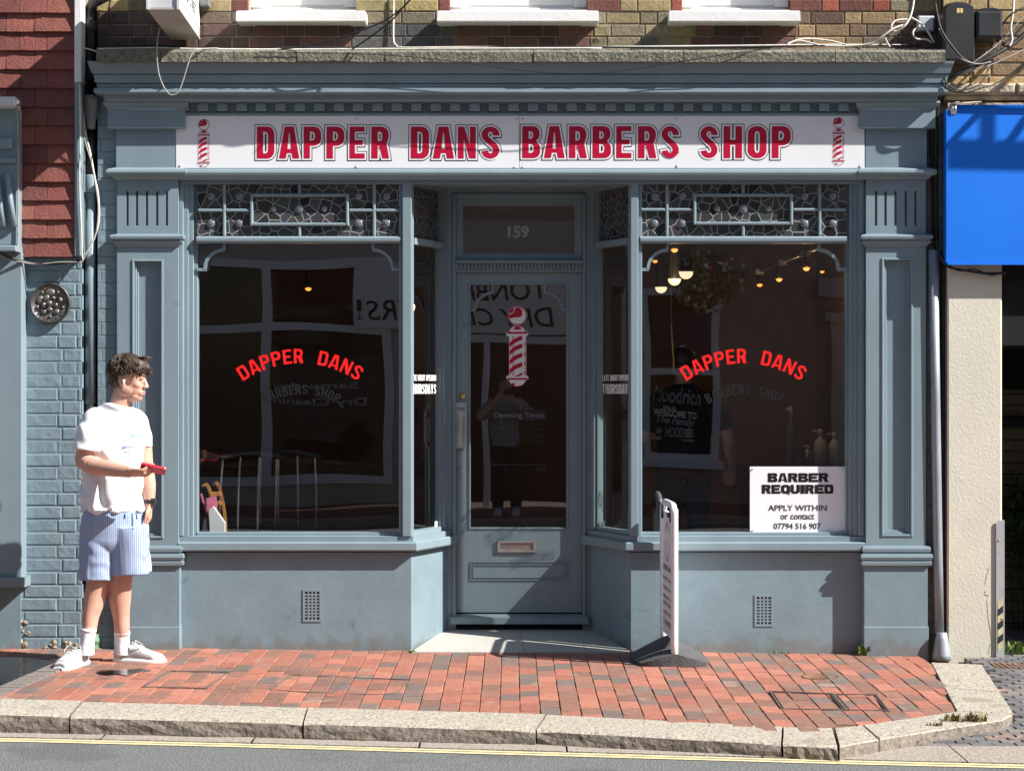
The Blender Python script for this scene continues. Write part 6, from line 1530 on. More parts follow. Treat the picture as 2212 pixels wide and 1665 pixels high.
def cord(u0, v0, u1, v1):
    loc = []
    for k in range(6):
        u, v = u0+(u1-u0)*k/5, v0+(v1-v0)*k/5; o = Vector((X(u, yB), yB, Z(v, yB))); d = (o-Vector((0, -CAM_D, EYE))).normalized(); h_, l_, n_, _ = sho.ray_cast(sho.matrix_world.inverted() @ (o-d*.6), d)
        if h_: loc.append(l_+n_*.003)
    return loc
mb = MB()
for a in ((285, 1108, 287, 1142), (293, 1106, 296, 1120), (270, 1108, 270, 1118)):
    c = cord(*a)
    if len(c) > 1: mb.tube(c, .003, 6)
mb.build('drawstring', mat('cord_blue', (.10, .14, .25), .8, .1, 9), sho)
# socks and shoes
for nm, top, bot in (('sock', Q(191, 1360, yB-.055), Q(188, 1404, yB-.07)), ('sock', Q(264, 1366, yB+.055), Q(266, 1404, yB+.05))):
    mb = MB(); d = bot-top; chain(mb, [top-d*.05, top+d*.15, top+d*.5, bot, bot+Vector((0, 0, -.02))], [.040, .039, .036, .038, .040], 22, 4, caps=False)
    mb.tube([top-d*.06, top+d*.12], .0425, 22); mb.build(nm, 'sock_white', man)
shoe(man, (X(184, yB+.01), yB+.0, .004), R(-106), .27)
shoe(man, (X(243, yB+.07)+.012, yB+.075, .004), R(-9), .285)
# watch
mb = MB(); p = Q(322, 1082, yB+.022); mb.lathe((p.x, p.y, p.z), [(.029, -.011), (.031, -.008), (.031, .008), (.029, .011)], 18); wt = mb.build('watch', 'black_plastic', man)
mb = MB(); mb.box(p.x+.018, p.x+.040, p.y-.030, p.y-.004, p.z-.018, p.z+.018, ch=.004); mb.build('watch_case', 'black_plastic', wt)
# telephone held in the hand
ph = thing('mobile_phone', 'red cased mobile phone held in the standing man\'s hand', 'phone', Q(322, 1010, yB-.29))
mb = MB(); ax = HD.copy(); bx = HN.cross(ax).normalized(); ax = (ax*.94+bx*.34*(1 if bx.y > 0 else -1)).normalized(); bx = HN.cross(ax).normalized(); nx_ = HN.copy(); c = wr_+HD*.112+HN*.026
V = []; hl, hw, ht = .066, .034, .0055
out = []
for (sx_, sy_) in ((1, 1), (-1, 1), (-1, -1), (1, -1)):
    for t in range(4):
        an = R({(1, 1): 0, (-1, 1): 90, (-1, -1): 180, (1, -1): 270}[(sx_, sy_)]+t*30); out.append(((hl-.009)*sx_+.009*math.cos(an), (hw-.009)*sy_+.009*math.sin(an)))
n = len(out); V = [c+ax*a+bx*b+nx_*ht for a, b in out]+[c+ax*a+bx*b-nx_*ht for a, b in out]
mb.add(V, [tuple(range(n)), tuple(range(n, 2*n))[::-1]]+[(i, (i+1) % n, (i+1) % n+n, i+n) for i in range(n)]); mb.build('case', 'red_plastic', ph)
mb = MB(); q = ht+.0006; mb.add([c+ax*a*.93+bx*b*.90+nx_*q for a, b in out], [tuple(range(n))]); mb.build('screen', 'black_plastic', ph)

# ---------------------------------------------------------------- simple standing figure, used for the barber and the photographer
def figure(root, base, ang, H, pose, shirt, trouser, hairm='hair', vox=.009, sleeve=.35):
    k = H/1.75; ca, sa = math.cos(ang), math.sin(ang)
    T = lambda f, s_, z: Vector((base[0]+(ca*f+sa*s_)*k, base[1]+(sa*f-ca*s_)*k, base[2]+z*k))      # f forward, s_ to the figure's right
    fw = Vector((ca, sa, 0)); sd = (sa, -ca, 0)
    b = MB(); chain(b, [T(0, 0, .92), T(.0, 0, 1.10), T(0, 0, 1.30), T(-.01, 0, 1.42)], [(.16*k, .11*k), (.145*k, .10*k), (.17*k, .11*k), (.14*k, .08*k)], 20, 4, flat=sd)
    chain(b, [T(-.01, 0, 1.40), T(0, 0, 1.50), T(.01, 0, 1.56)], [.062*k, .056*k, .056*k], 16, 3); hT_, hM_ = head(b, T(.02, 0, 1.615), fw, (0, 0, 1), k)
    for q in (-1, 1):
        e, w_, hd, pn, cu = pose[q]; chain(b, [T(0, q*.16, 1.375), T(e[0]*.5, q*.20+(e[1]-q*.20)*.5, 1.40+(e[2]-1.40)*.5), T(*e)], [.056*k, .050*k, .044*k], 16, 4); chain(b, [T(*e), T(*[(e[i]*.6+w_[i]*.4) for i in range(3)]), T(*w_)], [.044*k, .043*k, .028*k], 16, 4)
        hv = fw*hd[0]+Vector(sd)*hd[1]+Vector((0, 0, hd[2])); pv = fw*pn[0]+Vector(sd)*pn[1]+Vector((0, 0, pn[2])); hand(b, T(*w_), hv, pv, .10*k, cu, .1, q)
        chain(b, [T(0, q*.09, .92), T(.01, q*.095, .50), T(-.01, q*.10, .10)], [.085*k, .058*k, .04*k], 14, 4)
    remesh(b, 'body', 'skin', root, vox, 2)
    s_ = MB(); chain(s_, [T(0, 0, .86), T(0, 0, 1.05), T(0, 0, 1.25), T(-.01, 0, 1.40), T(-.01, 0, 1.485)], [(.185*k, .14*k), (.175*k, .135*k), (.19*k, .14*k), (.18*k, .115*k), (.075*k, .07*k)], 24, 4, flat=sd, caps=False)
    for q in (-1, 1):
        e = pose[q][0]; m_ = Vector((e[0]*.75, q*.19+(e[1]-q*.19)*.75, 1.40+(e[2]-1.40)*.80)); chain(s_, [T(0, q*.13, 1.40), T(m_[0]*.5, (q*.185+m_[1])/2, (1.37+m_[2])/2), T(*m_)], [.080*k, .082*k, .082*k], 20, 3, caps=False)
    sh = remesh(s_, 'tshirt', shirt, root, vox, 3, lambda c: .006*noise.noise(c*8))
    t_ = MB(); chain(t_, [T(0, 0, .84), T(0, 0, .98)], [(.175*k, .13*k), (.165*k, .12*k)], 20, 3, flat=sd, caps=False)
    for q in (-1, 1): chain(t_, [T(0, q*.085, .92), T(.01, q*.10, .50), T(-.01, q*.105, .06)], [.105*k, .078*k, .065*k], 18, 4, caps=False)
    remesh(t_, 'trousers', trouser, root, vox, 2, lambda c: .006*noise.noise(c*8))
    hr = MB(); hr.ell(hT_(-.018, 0, .048), .100*k, .082*k, .082*k, 18, 12, rot=hM_); hr.ell(hT_(-.05, 0, .0), .060*k, .072*k, .065*k, 16, 10, rot=hM_); hr.build('hair', hairm, root, True)
    for q in (-1, 1): p = T(-.09, q*.105, 0); shoe(root, (p.x, p.y, base[2]), ang, .28*k)
    return T, sh
# ================================================================ THE BARBER INSIDE
yb_ = 1.25
bx_ = X(1476, yb_); bz = .16
barber = thing('person', 'barber in black T-shirt with pale back lettering seen from behind inside the right window', 'person', (bx_, yb_, bz))
Tb, bsh = figure(barber, (bx_, yb_, bz-.04), R(86), 1.63, {-1: ((.06, -.27, 1.13), (.26, -.24, 1.10), (1, .2, .1), (0, 0, 1), .5), 1: ((-.03, .30, 1.12), (.10, .33, .92), (.3, -.1, -1), (-1, 0, 0), .45)}, 'black_cloth', 'navy_cloth')
bk = [mat('print_faint', (.20, .20, .23), .8, .2, 20), mat('print_bright', (.42, .42, .42), .8, .1, 20)]
ya_ = yb_-.19
def backtext(s_, u0, u1, v0, v1, m_, bold=.0, sh=0.0, sl=0.0):
    m2 = MB(); fn = lambda a, y, b: (a, y, b+(a-bx_)*sl)
    t = MB(); text_mb(t, s_, X(u0, ya_), X(u1, ya_), Z(v1, ya_), Z(v0, ya_), ya_, bold, sh, fn)
    # lay the print on the cloth
    V = []
    for p in t.v:
        o = Vector(p); hit, loc, nrm, _ = bsh.ray_cast(Vector((o.x, o.y-.4, o.z)) - Vector(bsh.matrix_world.translation), Vector((0, 1, 0))); V.append((p[0], (loc.y-.004) if hit else p[1], p[2]))
    t.v = V; return t.build('back_lettering', m_, bsh)
backtext('Hoodrich', 1413, 1517, 838, 873, bk[0], .02, .25, -.10)
backtext('Who do', 1436, 1462, 878, 889, bk[1], .02, .1, -.08); backtext('You', 1438, 1455, 892, 901, bk[1], .02, .1, -.08)
backtext('WELCOME TO', 1416, 1507, 888, 903, bk[1], .03, 0, -.10)
backtext('The Family', 1422, 1503, 903, 924, bk[0], .03, .35, -.12)
backtext('HOOD', 1440, 1478, 924, 946, bk[0], .03, .2, -.06)
backtext('NEW\nNEW\nNEW', 1480, 1500, 926, 944, bk[1], .03, .0, -.06); backtext('London', 1476, 1501, 947, 953, bk[1], .0, 0, -.06); backtext('World', 1414, 1432, 942, 950, bk[1], .02)
t = MB()
for i in range(8): a = i*math.pi/4; t.tube([(X(1423, ya_)+.004*math.cos(a), ya_-.012, Z(930, ya_)+.004*math.sin(a)), (X(1423, ya_)+.022*math.cos(a), ya_-.012, Z(930, ya_)+.022*math.sin(a))], .002, 5)
t.build('back_emblem', bk[1], bsh)

# interior things
for lx, ly, lz, e_ in ((X(1457, 2.2), 2.15, 2.25, .9), (X(1742, 2.3), 2.25, 2.15, .8), (X(1683, 2.9), 2.8, 2.1, .7), (X(666, 2.6), 2.55, 2.0, .35)):
    pl_ = bpy.data.lights.new('spot_glow', 'POINT'); pl_.energy = e_; pl_.color = (1.0, .62, .32); pl_.shadow_soft_size = .04
    po_ = bpy.data.objects.new('spot_glow', pl_); COL.objects.link(po_); po_.location = (lx, ly, lz-.07)
def sp(u, v, y, lab, r=.034):
    o = thing('spot_lamp', lab, 'lamp', (X(u, y), y, Z(v, y)), 'warm spot lamps on the ceiling track')
    mb = MB(); mb.ell((X(u, y), y, Z(v, y)), r, r*.8, r, 16, 10, th0=math.pi*.48, th1=math.pi, rot=Matrix.Rotation(R(14), 3, 'Y')); mb.build('bulb', 'bulb', o)
    mb = MB(); mb.tube([(X(u, y), y, Z(v, y)+.001), (X(u, y)-.012, y, Z(v, y)+.055)], [r*1.12, r*.75], 16); mb.tube([(X(u, y)-.012, y, Z(v, y)+.055), (X(u, y)-.012, y, 2.80)], .006, 6); mb.build('lamp_shade', 'black_plastic', o)
sp(1457, 537, 2.2, 'warm spot lamp brightest and highest by the left bracket of the right window', .025)
sp(1415, 562, 2.6, 'warm spot lamp half hidden by the left bracket of the right window', .019)
sp(1742, 577, 2.3, 'warm spot lamp near the right bracket of the right window', .025); sp(1776, 585, 3.2, 'smallest warm spot lamp at the far right inside the right window', .017)
sp(1683, 601, 2.9, 'warm spot lamp in the middle of the three in the right window', .024); sp(1641, 613, 3.3, 'lowest warm spot lamp of the row in the right window', .022)
sp(666, 621, 2.6, 'single warm spot lamp inside the left window', .023)
tr = thing('lamp_track', 'grey ceiling track carrying the spot lamps inside the right window', 'lamp', (X(1690, 2.7), 2.7, 2.7))
mb = MB(); mb.tube([(X(1560, 3.6), 3.6, Z(590, 3.6)), (X(1640, 3.3), 3.3, Z(587, 3.3)), (X(1690, 2.9), 2.9, Z(566, 2.9)), (X(1770, 2.2), 2.2, Z(535, 2.2))], .010, 8); mb.build('rail', 'steel', tr)
mb = MB()
for u, v, y in ((1640, 587, 3.3), (1690, 567, 2.9), (1740, 548, 2.4)): mb.box(X(u, y)-.03, X(u, y)+.03, y-.03, y+.03, Z(v, y)-.02, Z(v, y)+.02)
mb.build('rail_joints', 'steel', tr)
for u, v, y, r, lab in ((1482, 587, 1.9, .047, 'largest white half dome pendant glowing above the barber'), (1457, 602, 2.3, .045, 'middle white half dome pendant glowing above the barber'), (1428, 620, 2.8, .042, 'smallest white half dome pendant glowing above the barber')):
    o = thing('pendant_lamp', lab, 'lamp', (X(u, y), y, Z(v, y)), 'half dome pendant lamps')
    mb = MB(); mb.ell((X(u, y), y, Z(v, y)), r, r, r*1.02, 22, 10, th0=math.pi/2, th1=math.pi); mb.lathe((X(u, y), y, Z(v, y)), [(r, 0), (.001, .002)], 22); mb.build('glow_dome', 'pendant_glow', o)
    mb = MB(); mb.lathe((X(u, y), y, Z(v, y)+.003), [(r*1.06, 0), (r*1.06, .012), (r*.9, .25), (r*.88, 2.78-Z(v, y))], 20); mb.build('lamp_shade', 'black_plastic', o)
st = thing('yellow_strap', 'thin yellow cord hanging behind the glass above the barber', 'cord', (X(1452, 1.0), 1.0, 1.6))
mb = MB(); mb.tube([(X(1450, .6), .6, Z(700, .6)), (X(1456, .6), .6, Z(797, .6))], .0045, 6); mb.tube([(X(1450, .6), .6, Z(700, .6)), (X(1449, .6), .6, 2.79)], .0012, 5); mb.build('cord', mat('strap_yellow', (.60, .45, .08), .7, .1, 9), st)
# leaflet holder with pink cards and wooden rack at the left end of the left window
zs = Z(1149, .12)-.02
lh = thing('leaflet_holder', 'white leaflet holder with pink cards at the left end of the left window', 'holder', (X(455, .25), .25, zs))
y = .25
mb = MB(); mb.poly([[(X(455, y), zs+.001), (X(486, y), zs+.001), (X(486, y), Z(1128, y)), (X(461, y), Z(1093, y)), (X(452, y), Z(1100, y))]], y-.02, y+.03); mb.poly([[(X(435, y), zs+.001), (X(448, y), zs+.001), (X(444, y), Z(1118, y)), (X(440, y), Z(1125, y))]], y, y+.03); mb.build('card_pocket', 'paper', lh)
mb = MB()
for i in range(5): mb.poly([[(X(447+i*4, y), Z(1112, y)), (X(453+i*4, y), Z(1112, y)), (X(450+i*4, y), Z(1075-i, y)), (X(445+i*4, y), Z(1075-i, y))]], y+.002+i*.006, y+.005+i*.006)
mb.poly([[(X(430, y), Z(1066, y)), (X(434, y), Z(1066, y)), (X(448, y), Z(1112, y)), (X(443, y), Z(1112, y))]], y+.032, y+.04); mb.build('pink_cards', 'pink_paper', lh)
wc = thing('wooden_rack', 'curved wooden bottle rack lit by the sun behind the leaflet holder', 'rack', (X(465, .36), .36, zs))
y = .36; mb = MB()
for k, du in enumerate((0, 20)):
    c = smooth_pts([(X(437+du, y), 0, Z(1052-k*3, y)), (X(446+du, y), 0, Z(1046-k*3, y)), (X(456+du, y), 0, Z(1070, y)), (X(463+du, y), 0, Z(1110, y)), (X(466+du, y), 0, zs)], 5)
    mb.poly([fix([stroke([(p.x, p.z) for p in c], .016)])[0]], y+.03*k, y+.014+.03*k)
for z0 in (1062, 1082, 1110): mb.box(X(452, y), X(476, y), y+.0145, y+.0295, Z(z0+9, y), Z(z0, y), ch=.002)
mb.build('side_frames', 'wood', wc)
# chairs inside the left window
def chair(u, y, rot, lab):
    o = thing('waiting_chair', lab, 'chair', (X(u, y), y, .16), 'chairs inside the left window'); x0 = X(u, y); c, s_ = math.cos(rot), math.sin(rot); T = lambda a, b, z: (x0+c*a-s_*b, y+s_*a+c*b, .16+z)
    mb = MB(); V = [T(a, b, z) for z in (.43, .46) for a, b in ((-.2, -.2), (.2, -.2), (.2, .2), (-.2, .2))]; mb.add(V, [(0, 3, 2, 1), (4, 5, 6, 7), (0, 1, 5, 4), (1, 2, 6, 5), (2, 3, 7, 6), (3, 0, 4, 7)]); mb.build('seat', 'interior_dark', o)
    for a in (-.17, .17):
        for b in (-.17, .17):
            mb = MB(); mb.tube([T(a, b, .43), T(a*1.15, b*1.15, .0)], .012, 8); mb.build('leg', 'steel', o)
    mb = MB()
    for a in (-.17, -.06, .06, .17): mb.tube(smooth_pts([T(a, .19, .46), T(a, .22, .70), T(a*.95, .27, .92)], 4), .007, 6)
    mb.build('back_spindles', 'steel', o); mb = MB(); mb.tube(smooth_pts([T(-.2, .26, .90), T(0, .29, .93), T(.2, .26, .90)], 4), .016, 8); mb.build('back_rail', 'black_iron', o)
chair(520, .95, R(200), 'steel and wood chair nearest the leaflet holder inside the left window'); chair(625, 1.15, R(185), 'steel and wood chair inside the middle of the left window')
# counter with sprayers and bottles deep in the right window
ct = thing('counter', 'dark counter top behind the vacancy notice inside the right window', 'counter', (X(1760, 2.6), 2.6, .16))
mb = MB(); mb.box(X(1600, 2.6), 2.38, 2.4, 2.9, Z(1008, 2.5)-.04, Z(1008, 2.5)); mb.box(X(1610, 2.6), 2.36, 2.45, 2.88, .16, Z(1008, 2.5)-.041); mb.build('counter_body', 'interior_dark', ct)
for u, wd, h, m_, lab in ((1772, .045, .26, 'white_vinyl', 'white spray bottle standing left on the counter inside the right window'), (1802, .040, .24, 'white_vinyl', 'white spray bottle standing right on the counter inside the right window'), (1708, .028, .42, 'grey_cloth', 'tall pale bottle on the counter inside the right window'), (1745, .030, .15, 'steel', 'short steel tin on the counter inside the right window')):
    o = thing('bottle', lab, 'bottle', (X(u, 2.6), 2.6, Z(1008, 2.5)), 'bottles on the inside counter'); c = (X(u, 2.6), 2.6, Z(1008, 2.5)+.0005)
    mb = MB(); mb.lathe(c, [(wd, 0), (wd, h*.6), (wd*.85, h*.68), (wd*.35, h*.78), (wd*.35, h*.84)], 16); mb.build('bottle_body', m_, o)
    mb = MB(); mb.lathe((c[0], c[1], c[2]+h*.84), [(wd*.45, 0), (wd*.45, h*.12), (wd*.2, h*.16)], 12); mb.box(c[0]-wd*1.3, c[0]+wd*.3, c[1]-.008, c[1]+.008, c[2]+h*.92, c[2]+h*.98); mb.build('cap', 'paper', o)

# ================================================================ PAVEMENT SIGN
ps = thing('pavement_sign', 'white swing pavement sign with opening hours on a black rubber base', 'sign', (X(1446, -.3), -.3, 0))
yf = -.49; xf = X(1457, yf); dirv = Vector((-.050, 1.0)); dirv.normalize(); p0 = Vector((xf, yf)); Wd = .45; S = lambda a, z, n=0.0: (p0.x+dirv.x*a+dirv.y*n, p0.y+dirv.y*a-dirv.x*n, z)
zT = Z(1093, yf); zB = .004; rr_ = .0195
mb = MB(); path = [S(0, zB), S(0, zT-.09), S(.012, zT-.04), S(.05, zT-.008), S(.10, zT)] + [S(Wd-.10, zT), S(Wd-.05, zT-.008), S(Wd-.012, zT-.04), S(Wd, zT-.09), S(Wd, zB)]
mb.tube(smooth_pts(path, 5), rr_, 14); mb.build('frame', 'white_panel', ps)
mb = MB(); pz0, pz1 = .13, zT-.045; mid = .0
pts = [(.03+.03*math.cos(R(a))+(0), pz1-.03+.03*math.sin(R(a))) for a in range(180, 89, -15)]; pan = [(.035, pz0)]+[(.035, pz1-.05), (.05, pz1-.02), (.08, pz1)]+[(Wd-.08, pz1), (Wd-.05, pz1-.02), (Wd-.035, pz1-.05), (Wd-.035, pz0)]
n = len(pan); mb.add([S(a, z, -.008) for a, z in pan]+[S(a, z, .008) for a, z in pan], [tuple(range(n)), tuple(range(n, 2*n))[::-1]]+[(i, (i+1) % n, (i+1) % n+n, i+n) for i in range(n)]); pnl = mb.build('panel', 'paper', ps)
side = -.0095; fS = lambda a, y, z: S(Wd-.06-a, z, side)
# left face of the board is towards the door: text runs from the far edge to the near edge
def st_text(s_, a0, a1, z0, z1, m_, bold=.02):
    t = MB(); text_mb(t, s_, a0, a1, z0, z1, 0, bold, 0, fS); t.build('lettering', m_, pnl)
for s_, v, h_, m_ in (('OPENING HOURS', 1228, .030, 'ink'), ('Mon to Fri  9am - 6pm', 1252, .026, 'ink'), ('Thursday  9am - 8pm', 1273, .026, 'ink'), ('Saturday  8am - 5pm', 1292, .026, 'ink'), ('LATE NIGHT THURSDAYS', 1306, .018, 'ink'), ('BARBERS SHOP', 1326, .018, 'red_vinyl'), ('T: 01732', 1347, .030, 'ink')):
    zc_ = Z(v, -.3); st_text(s_, .0, .34 if s_[0] != 'T' or s_[1] == 'h' else .30, zc_-h_/2, zc_+h_/2, m_)
t = MB()
for i, c in enumerate('DAPPER DANS'):
    if c == ' ': continue
    a = R(-62+124*(i+.5)/11); cc = (.17, .655); rad = .085
    fn = lambda xx, q, zz, a=a: fS(cc[0]+(rad+zz)*math.sin(a)+xx*math.cos(a), 0, cc[1]+(rad+zz)*math.cos(a)-xx*math.sin(a))
    text_mb(t, c, -.008, .008, -.013, .013, 0, .03, 0, fn)
t.build('lettering', 'red_vinyl', pnl)
t = MB(); o1 = [(.17+.075*math.cos(R(a)), .64+.10*math.sin(R(a))) for a in range(180, 361, 12)]; t.poly([fix([stroke(o1, .006)])[0]], 0, None, fS); t.build('badge_outline', 'ink', pnl)
mb = MB(); c0 = S(.06, zT-.05, -.02); mb.lathe((c0[0], c0[1], c0[2]), [(.014, -.012), (.014, .012)], 12, 'x'); c0 = S(.03, zT-.115, 0); mb.tube([S(.06, zT-.01, -.014), S(.06, zT-.09, -.014)], .007, 8); mb.tube([S(Wd-.06, zT-.01, -.014), S(Wd-.06, zT-.09, -.014)], .007, 8); mb.build('hanging_clips', 'black_plastic', ps)
# rubber base: low hipped block
mb = MB(); bc = S(Wd*.5, 0); L2, W2 = .205, .225; V = []; nx = 24; ny = 16
dx_ = Vector((dirv.y, -dirv.x)); dy_ = dirv
def bh(a, b): return .115*max(0, 1-abs(a)**1.15)*(1-.55*abs(b)**2.2)+.012
for j in range(ny+1):
    for i in range(nx+1):
        a = -1+2*i/nx; b = -1+2*j/ny; w_ = 1-.16*abs(b)**3; l_ = 1-.14*abs(a)**3
        P_ = Vector(bc[:2])+dx_*a*L2*w_+dy_*b*(W2+.02)*l_; V.append((P_.x, P_.y, bh(a, b)))
F = [(j*(nx+1)+i, j*(nx+1)+i+1, (j+1)*(nx+1)+i+1, (j+1)*(nx+1)+i) for j in range(ny) for i in range(nx)]
o_ = len(V); rim = [i for i in range(nx+1)]+[(j+1)*(nx+1)-1 for j in range(1, ny+1)]+[ny*(nx+1)+i for i in range(nx-1, -1, -1)]+[j*(nx+1) for j in range(ny-1, 0, -1)]
V += [(V[i][0], V[i][1], -.005) for i in rim]; m = len(rim); F += [(rim[i], rim[(i+1) % m], o_+(i+1) % m, o_+i) for i in range(m)]
mb.add(V, F, None, False); b_ = mb.build('rubber_base', 'rubber', ps)

# ================================================================ ACROSS THE STREET (seen in the glass)
KO = -9.95
struct_y = -30
mb = MB(); x = -16.0; random.seed(31)
while x < 16:
    mb.box(x, x+1.0-.008, KO-.30, KO, -.1, .012+random.uniform(-.003, .003)); x += 1.0
struct(mb.build('opposite_kerb', 'granite'))
mb = MB(); mb.box(-18, 18, -12.6, KO-.301, -.1, .004)
struct(mb.build('opposite_pavement', mat('far_paving', (.20, .115, .085), .9, .3, 5)))
yo = -12.5
ob = thing('opposite_building', 'pale rendered shop with white framed windows and a cleaners sign across the street', 'building', (-2.5, yo, 0))
x0, x1 = -10.0, 1.05
ow = MB(); holes = [(-4.55, -1.52, .25, 3.08), (-1.02, .85, .02, 2.95)]
ow.box(x0, holes[0][0], yo-.3, yo, -.1, 3.3); ow.box(holes[0][1], holes[1][0], yo-.3, yo, -.1, 3.3); ow.box(holes[1][1], x1, yo-.3, yo, -.1, 3.3)
ow.box(holes[0][0], holes[0][1], yo-.3, yo, -.1, .25); ow.box(x0, x1, yo-.31, yo+.002, 3.3001, 3.62)
ow.box(holes[0][0], holes[0][1], yo-.3, yo, 3.08, 3.3); ow.box(holes[1][0], holes[1][1], yo-.3, yo, 2.95, 3.3); ow.build('wall', 'render_cream_far', ob)
mb = MB(); a, b, c, d = holes[0]; T = .11
mb.box(a, a+T, yo-.1, yo+.03, c, d); mb.box(b-T, b, yo-.1, yo+.03, c, d); mb.box(a+T, b-T, yo-.1, yo+.03, c, c+T); mb.box(a+T, b-T, yo-.1, yo+.03, d-T, d); mb.box((a+b)/2-.06, (a+b)/2+.06, yo-.1, yo+.028, c+T, d-T); mb.box(a+T, b-T, yo-.1, yo+.026, 2.16, 2.26); wn = mb.build('window', 'far_white', ob)
mb = MB(); mb.box(a, b, yo-.09, yo-.085, c, d); mb.build('pane', 'glass_far', wn)
mb = MB(); fl_ = lambda xx, y, zz: (xx, y, zz)
def far_text(mb, s_, xa_, xb_, z0, z1, y, bold=.0, sh=0.0):   # reads correctly for somebody looking at that building from the shop
    text_mb(mb, s_, -xb_, -xa_, z0, z1, y, bold, sh, lambda q, yy, zz: (-q, yy, zz))
far_text(mb, 'Same day', -2.95, -1.95, 1.42, 1.53, yo-.07, .02); far_text(mb, 'Dry Cleaning', -3.05, -1.85, 1.22, 1.34, yo-.07, .02); mb.build('lettering', 'print_grey', wn)
mb = MB(); a, b, c, d = holes[1]; mb.box(a, a+.10, yo-.1, yo+.03, c, d); mb.box(b-.10, b, yo-.1, yo+.03, c, d); mb.box(a+.10, b-.10, yo-.1, yo+.03, 2.12, 2.22); mb.box(a+.10, b-.10, yo-.1, yo+.03, d-.08, d)
mb.box(-.35, -.27, yo-.08, yo+.02, .02, 2.12); sf = mb.build('shopfront_frame', 'far_white', ob)
mb = MB(); mb.box(holes[0][0], 1.0, yo-1.4, yo-1.3, 0, 3.2); mb.build('dark_room', 'interior_dark', ob)
osn = thing('cleaners_sign', 'pale fascia board lettered TONBRIDGE DRY CLEANERS across the street', 'sign', (-.1, yo, 2.2))
mb = MB(); mb.box(-1.95, .72, yo+.035, yo+.07, 2.24, 3.02, ch=.01); mb.build('board', 'far_white', osn)
mb = MB(); far_text(mb, 'TONBRIDGE', -1.35, .42, 2.68, 2.92, yo+.074, .005, .2); far_text(mb, 'DRY CLEANERS', -1.80, .55, 2.34, 2.58, yo+.074, .005, .2); mb.build('lettering', 'black_vinyl', osn)
mb = MB(); far_text(mb, 'i', 0, .01, 0, .01, yo) if False else mb.lathe((-1.88, yo+.078, 2.35), [(.035, 0), (.005, .02), (.005, .10), (.03, .12), (.022, .17), (.03, .22), (.01, .25)], 10); mb.build('mannequin_mark', 'black_vinyl', osn)
# brick building opposite to the right
ob2 = thing('opposite_brick_building', 'dark red brick building with white framed sash windows across the street', 'building', (5, yo, 0))
def bcol(x, z): return jit(random.choice([srgb(140, 92, 76), srgb(124, 84, 72), srgb(152, 100, 80)]), .12)
mb = MB(); mb.box(1.051, 10.5, yo-.3, yo+.0, -.1, 7.2); mb.build('wall', mat('far_brick', (.42, .30, .255), .9, .3, 6), ob2)
mb = MB(); mb.box(-10, 1.05, yo-.3, yo-.0, 3.6201, 7.2); mb.build('upper_brick_wall', 'far_brick', ob)
def sash(par, xa_, xb_, z0, z1):
    mb = MB(); T = .09; y1 = yo+.02
    mb.box(xa_, xa_+T, yo+.001, y1, z0, z1); mb.box(xb_-T, xb_, yo+.001, y1, z0, z1); mb.box(xa_+T, xb_-T, yo+.001, y1, z0, z0+T); mb.box(xa_+T, xb_-T, yo+.001, y1, z1-T, z1); mb.box(xa_+T, xb_-T, yo+.001, y1+.002, (z0+z1)/2-.04, (z0+z1)/2+.04); mb.box(xa_-.06, xb_+.06, yo+.001, yo+.08, z0-.10, z0-.001); w_ = mb.build('window', 'far_white', par)
    mb = MB(); mb.box(xa_+T, xb_-T, yo+.003, yo+.006, z0+T, z1-T); mb.build('pane', mat('far_dark_glass', (.012, .013, .015), .08, .1, 3), w_)
for a in (-8.6, -5.9, -3.3, -1.1, 1.5): sash(ob if a < 1 else ob2, a, a+.95, 3.98 if a > -2 else 4.2, 5.8)
for a in (4.4, 7.2): sash(ob2, a, a+.95, 4.2, 5.8)
sash(ob2, 1.65, 2.60, .55, 2.75); sash(ob2, 5.0, 6.4, .8, 2.5)
mb = MB(); mb.box(3.95, 4.20, yo+.001, yo+.12, 0, 2.30, ch=.02); mb.box(3.88, 4.27, yo+.001, yo+.16, 2.3, 2.42, ch=.02); mb.box(3.80, 6.9, yo+.001, yo+.20, 2.62, 2.85, ch=.03); mb.build('door_surround', 'render_cream_far', ob2)
mb = MB(); mb.tube([(1.2, yo+.08, 0), (1.2, yo+.08, 6)], .05, 10); mb.build('downpipe', 'black_iron', ob2)
ob3 = thing('opposite_building', 'further rendered buildings closing the street view in the reflections', 'building', (14, yo, 0))
mb = MB(); mb.box(10.501, 26, yo-3, yo-.2, -.1, 7.5); mb.box(-26, -10.01, yo-3, yo-.2, -.1, 7.5); mb.box(7.0, 20, .4, 3, -.1, 7); mb.build('wall', 'render_cream_far', ob3)
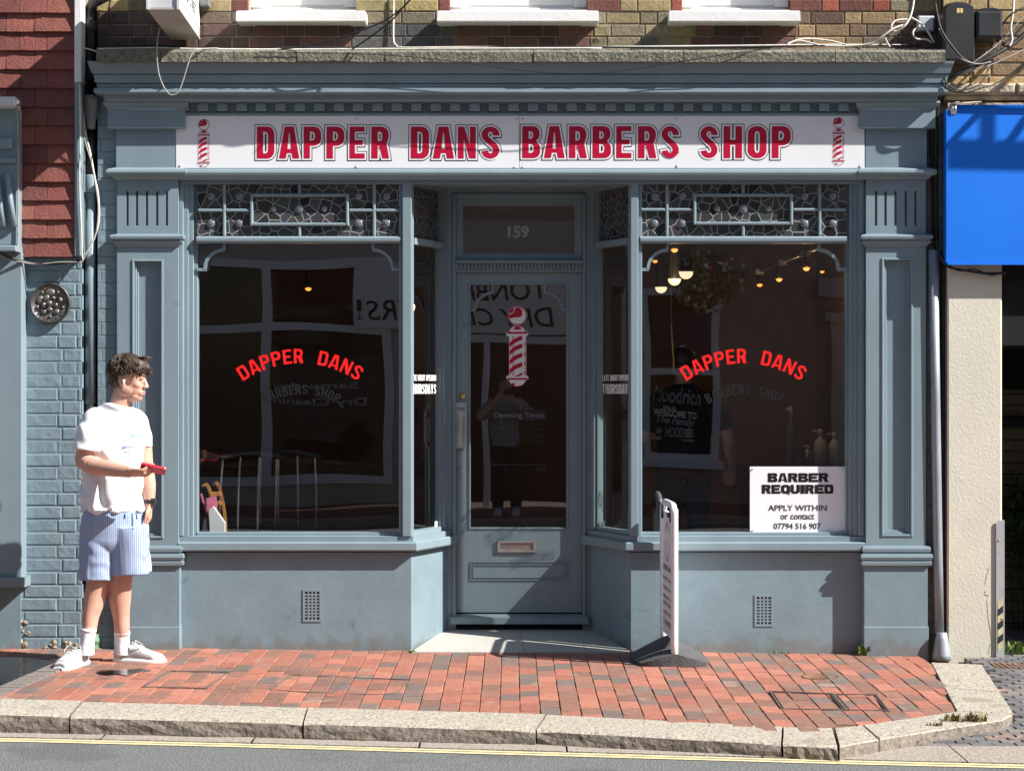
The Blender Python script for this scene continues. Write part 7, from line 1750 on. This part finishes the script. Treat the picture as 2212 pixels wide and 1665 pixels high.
# hanging baskets of flowers opposite
def basket(cx, cy, cz, rad, lab, n=900):
    o = thing('hanging_basket', lab, 'basket', (cx, cy, cz), 'flower baskets across the street'); random.seed(int(cx*10))
    for nm, m_, cnt, sz in (('foliage', 'leaf_pale', n, (.02, .05)), ('pink_flowers', 'petal_pink', n//2, (.02, .035)), ('white_flowers', 'petal_white', n//4, (.028, .05))):
        mb = MB()
        for i in range(cnt):
            th, el = random.uniform(0, 6.28), math.asin(random.uniform(-1, 1)); r_ = rad*random.uniform(.65, 1.05)*(1+.2*math.sin(3*th)); p = Vector((cx+r_*math.cos(th)*math.cos(el), cy+r_*math.sin(th)*math.cos(el), cz+r_*math.sin(el)*.95))
            if nm == 'white_flowers' and random.random() < .4: p.x = cx-abs(p.x-cx)
            s_ = random.uniform(*sz); a = Vector((random.gauss(0, 1), random.gauss(0, 1), random.gauss(0, 1))).normalized(); b = a.cross(Vector((.2, .9, .4))).normalized(); mb.add([p-a*s_, p+b*s_*.7, p+a*s_, p-b*s_*.7], [(0, 1, 2, 3)])
        mb.build(nm, m_, o)
    mb = MB(); mb.ell((cx, cy, cz-.05), rad*.6, rad*.6, rad*.6, 14, 8, th0=math.pi*.45, th1=math.pi); mb.tube([(cx, cy, cz), (cx, cy, cz+.9)], .006, 5); mb.tube([(cx, cy, cz+.9), (cx, yo, cz+.9)], .012, 6); mb.build('bowl_and_chain', 'black_iron', o)
sy_ = .105; vd = lambda y: (sy_+CAM_D)+(sy_-y)
bx2 = (1530-1106)*vd(-11.9)/FPX; bz2 = EYE-(600-832)*vd(-11.9)/FPX
basket(bx2, -11.9, bz2, .36, 'hanging basket of pink and white flowers across the street, seen in the right window')

# the photographer, standing behind the camera on the opposite kerb
ph_ = thing('person', 'photographer in pale top raising a phone, mirrored in the glass of the door', 'person', (-.06, -10.86, .004))
figure(ph_, (-.06, -10.88, .008), R(90), 1.70, {-1: ((.20, -.30, 1.22), (.34, -.10, 1.44), (.35, .8, .55), (-1, 0, .1), .6), 1: ((.20, .30, 1.22), (.34, .10, 1.44), (.35, -.8, .55), (-1, 0, .1), .6)}, 'grey_cloth', 'navy_cloth', vox=.012)
pp_ = thing('mobile_phone', 'black phone raised in both hands by the photographer', 'phone', (0, -10.46, EYE)); mb = MB(); mb.box(-.075, .075, -10.475, -10.466, EYE-.036, EYE+.036, ch=.002); mb.build('case', 'black_plastic', pp_)
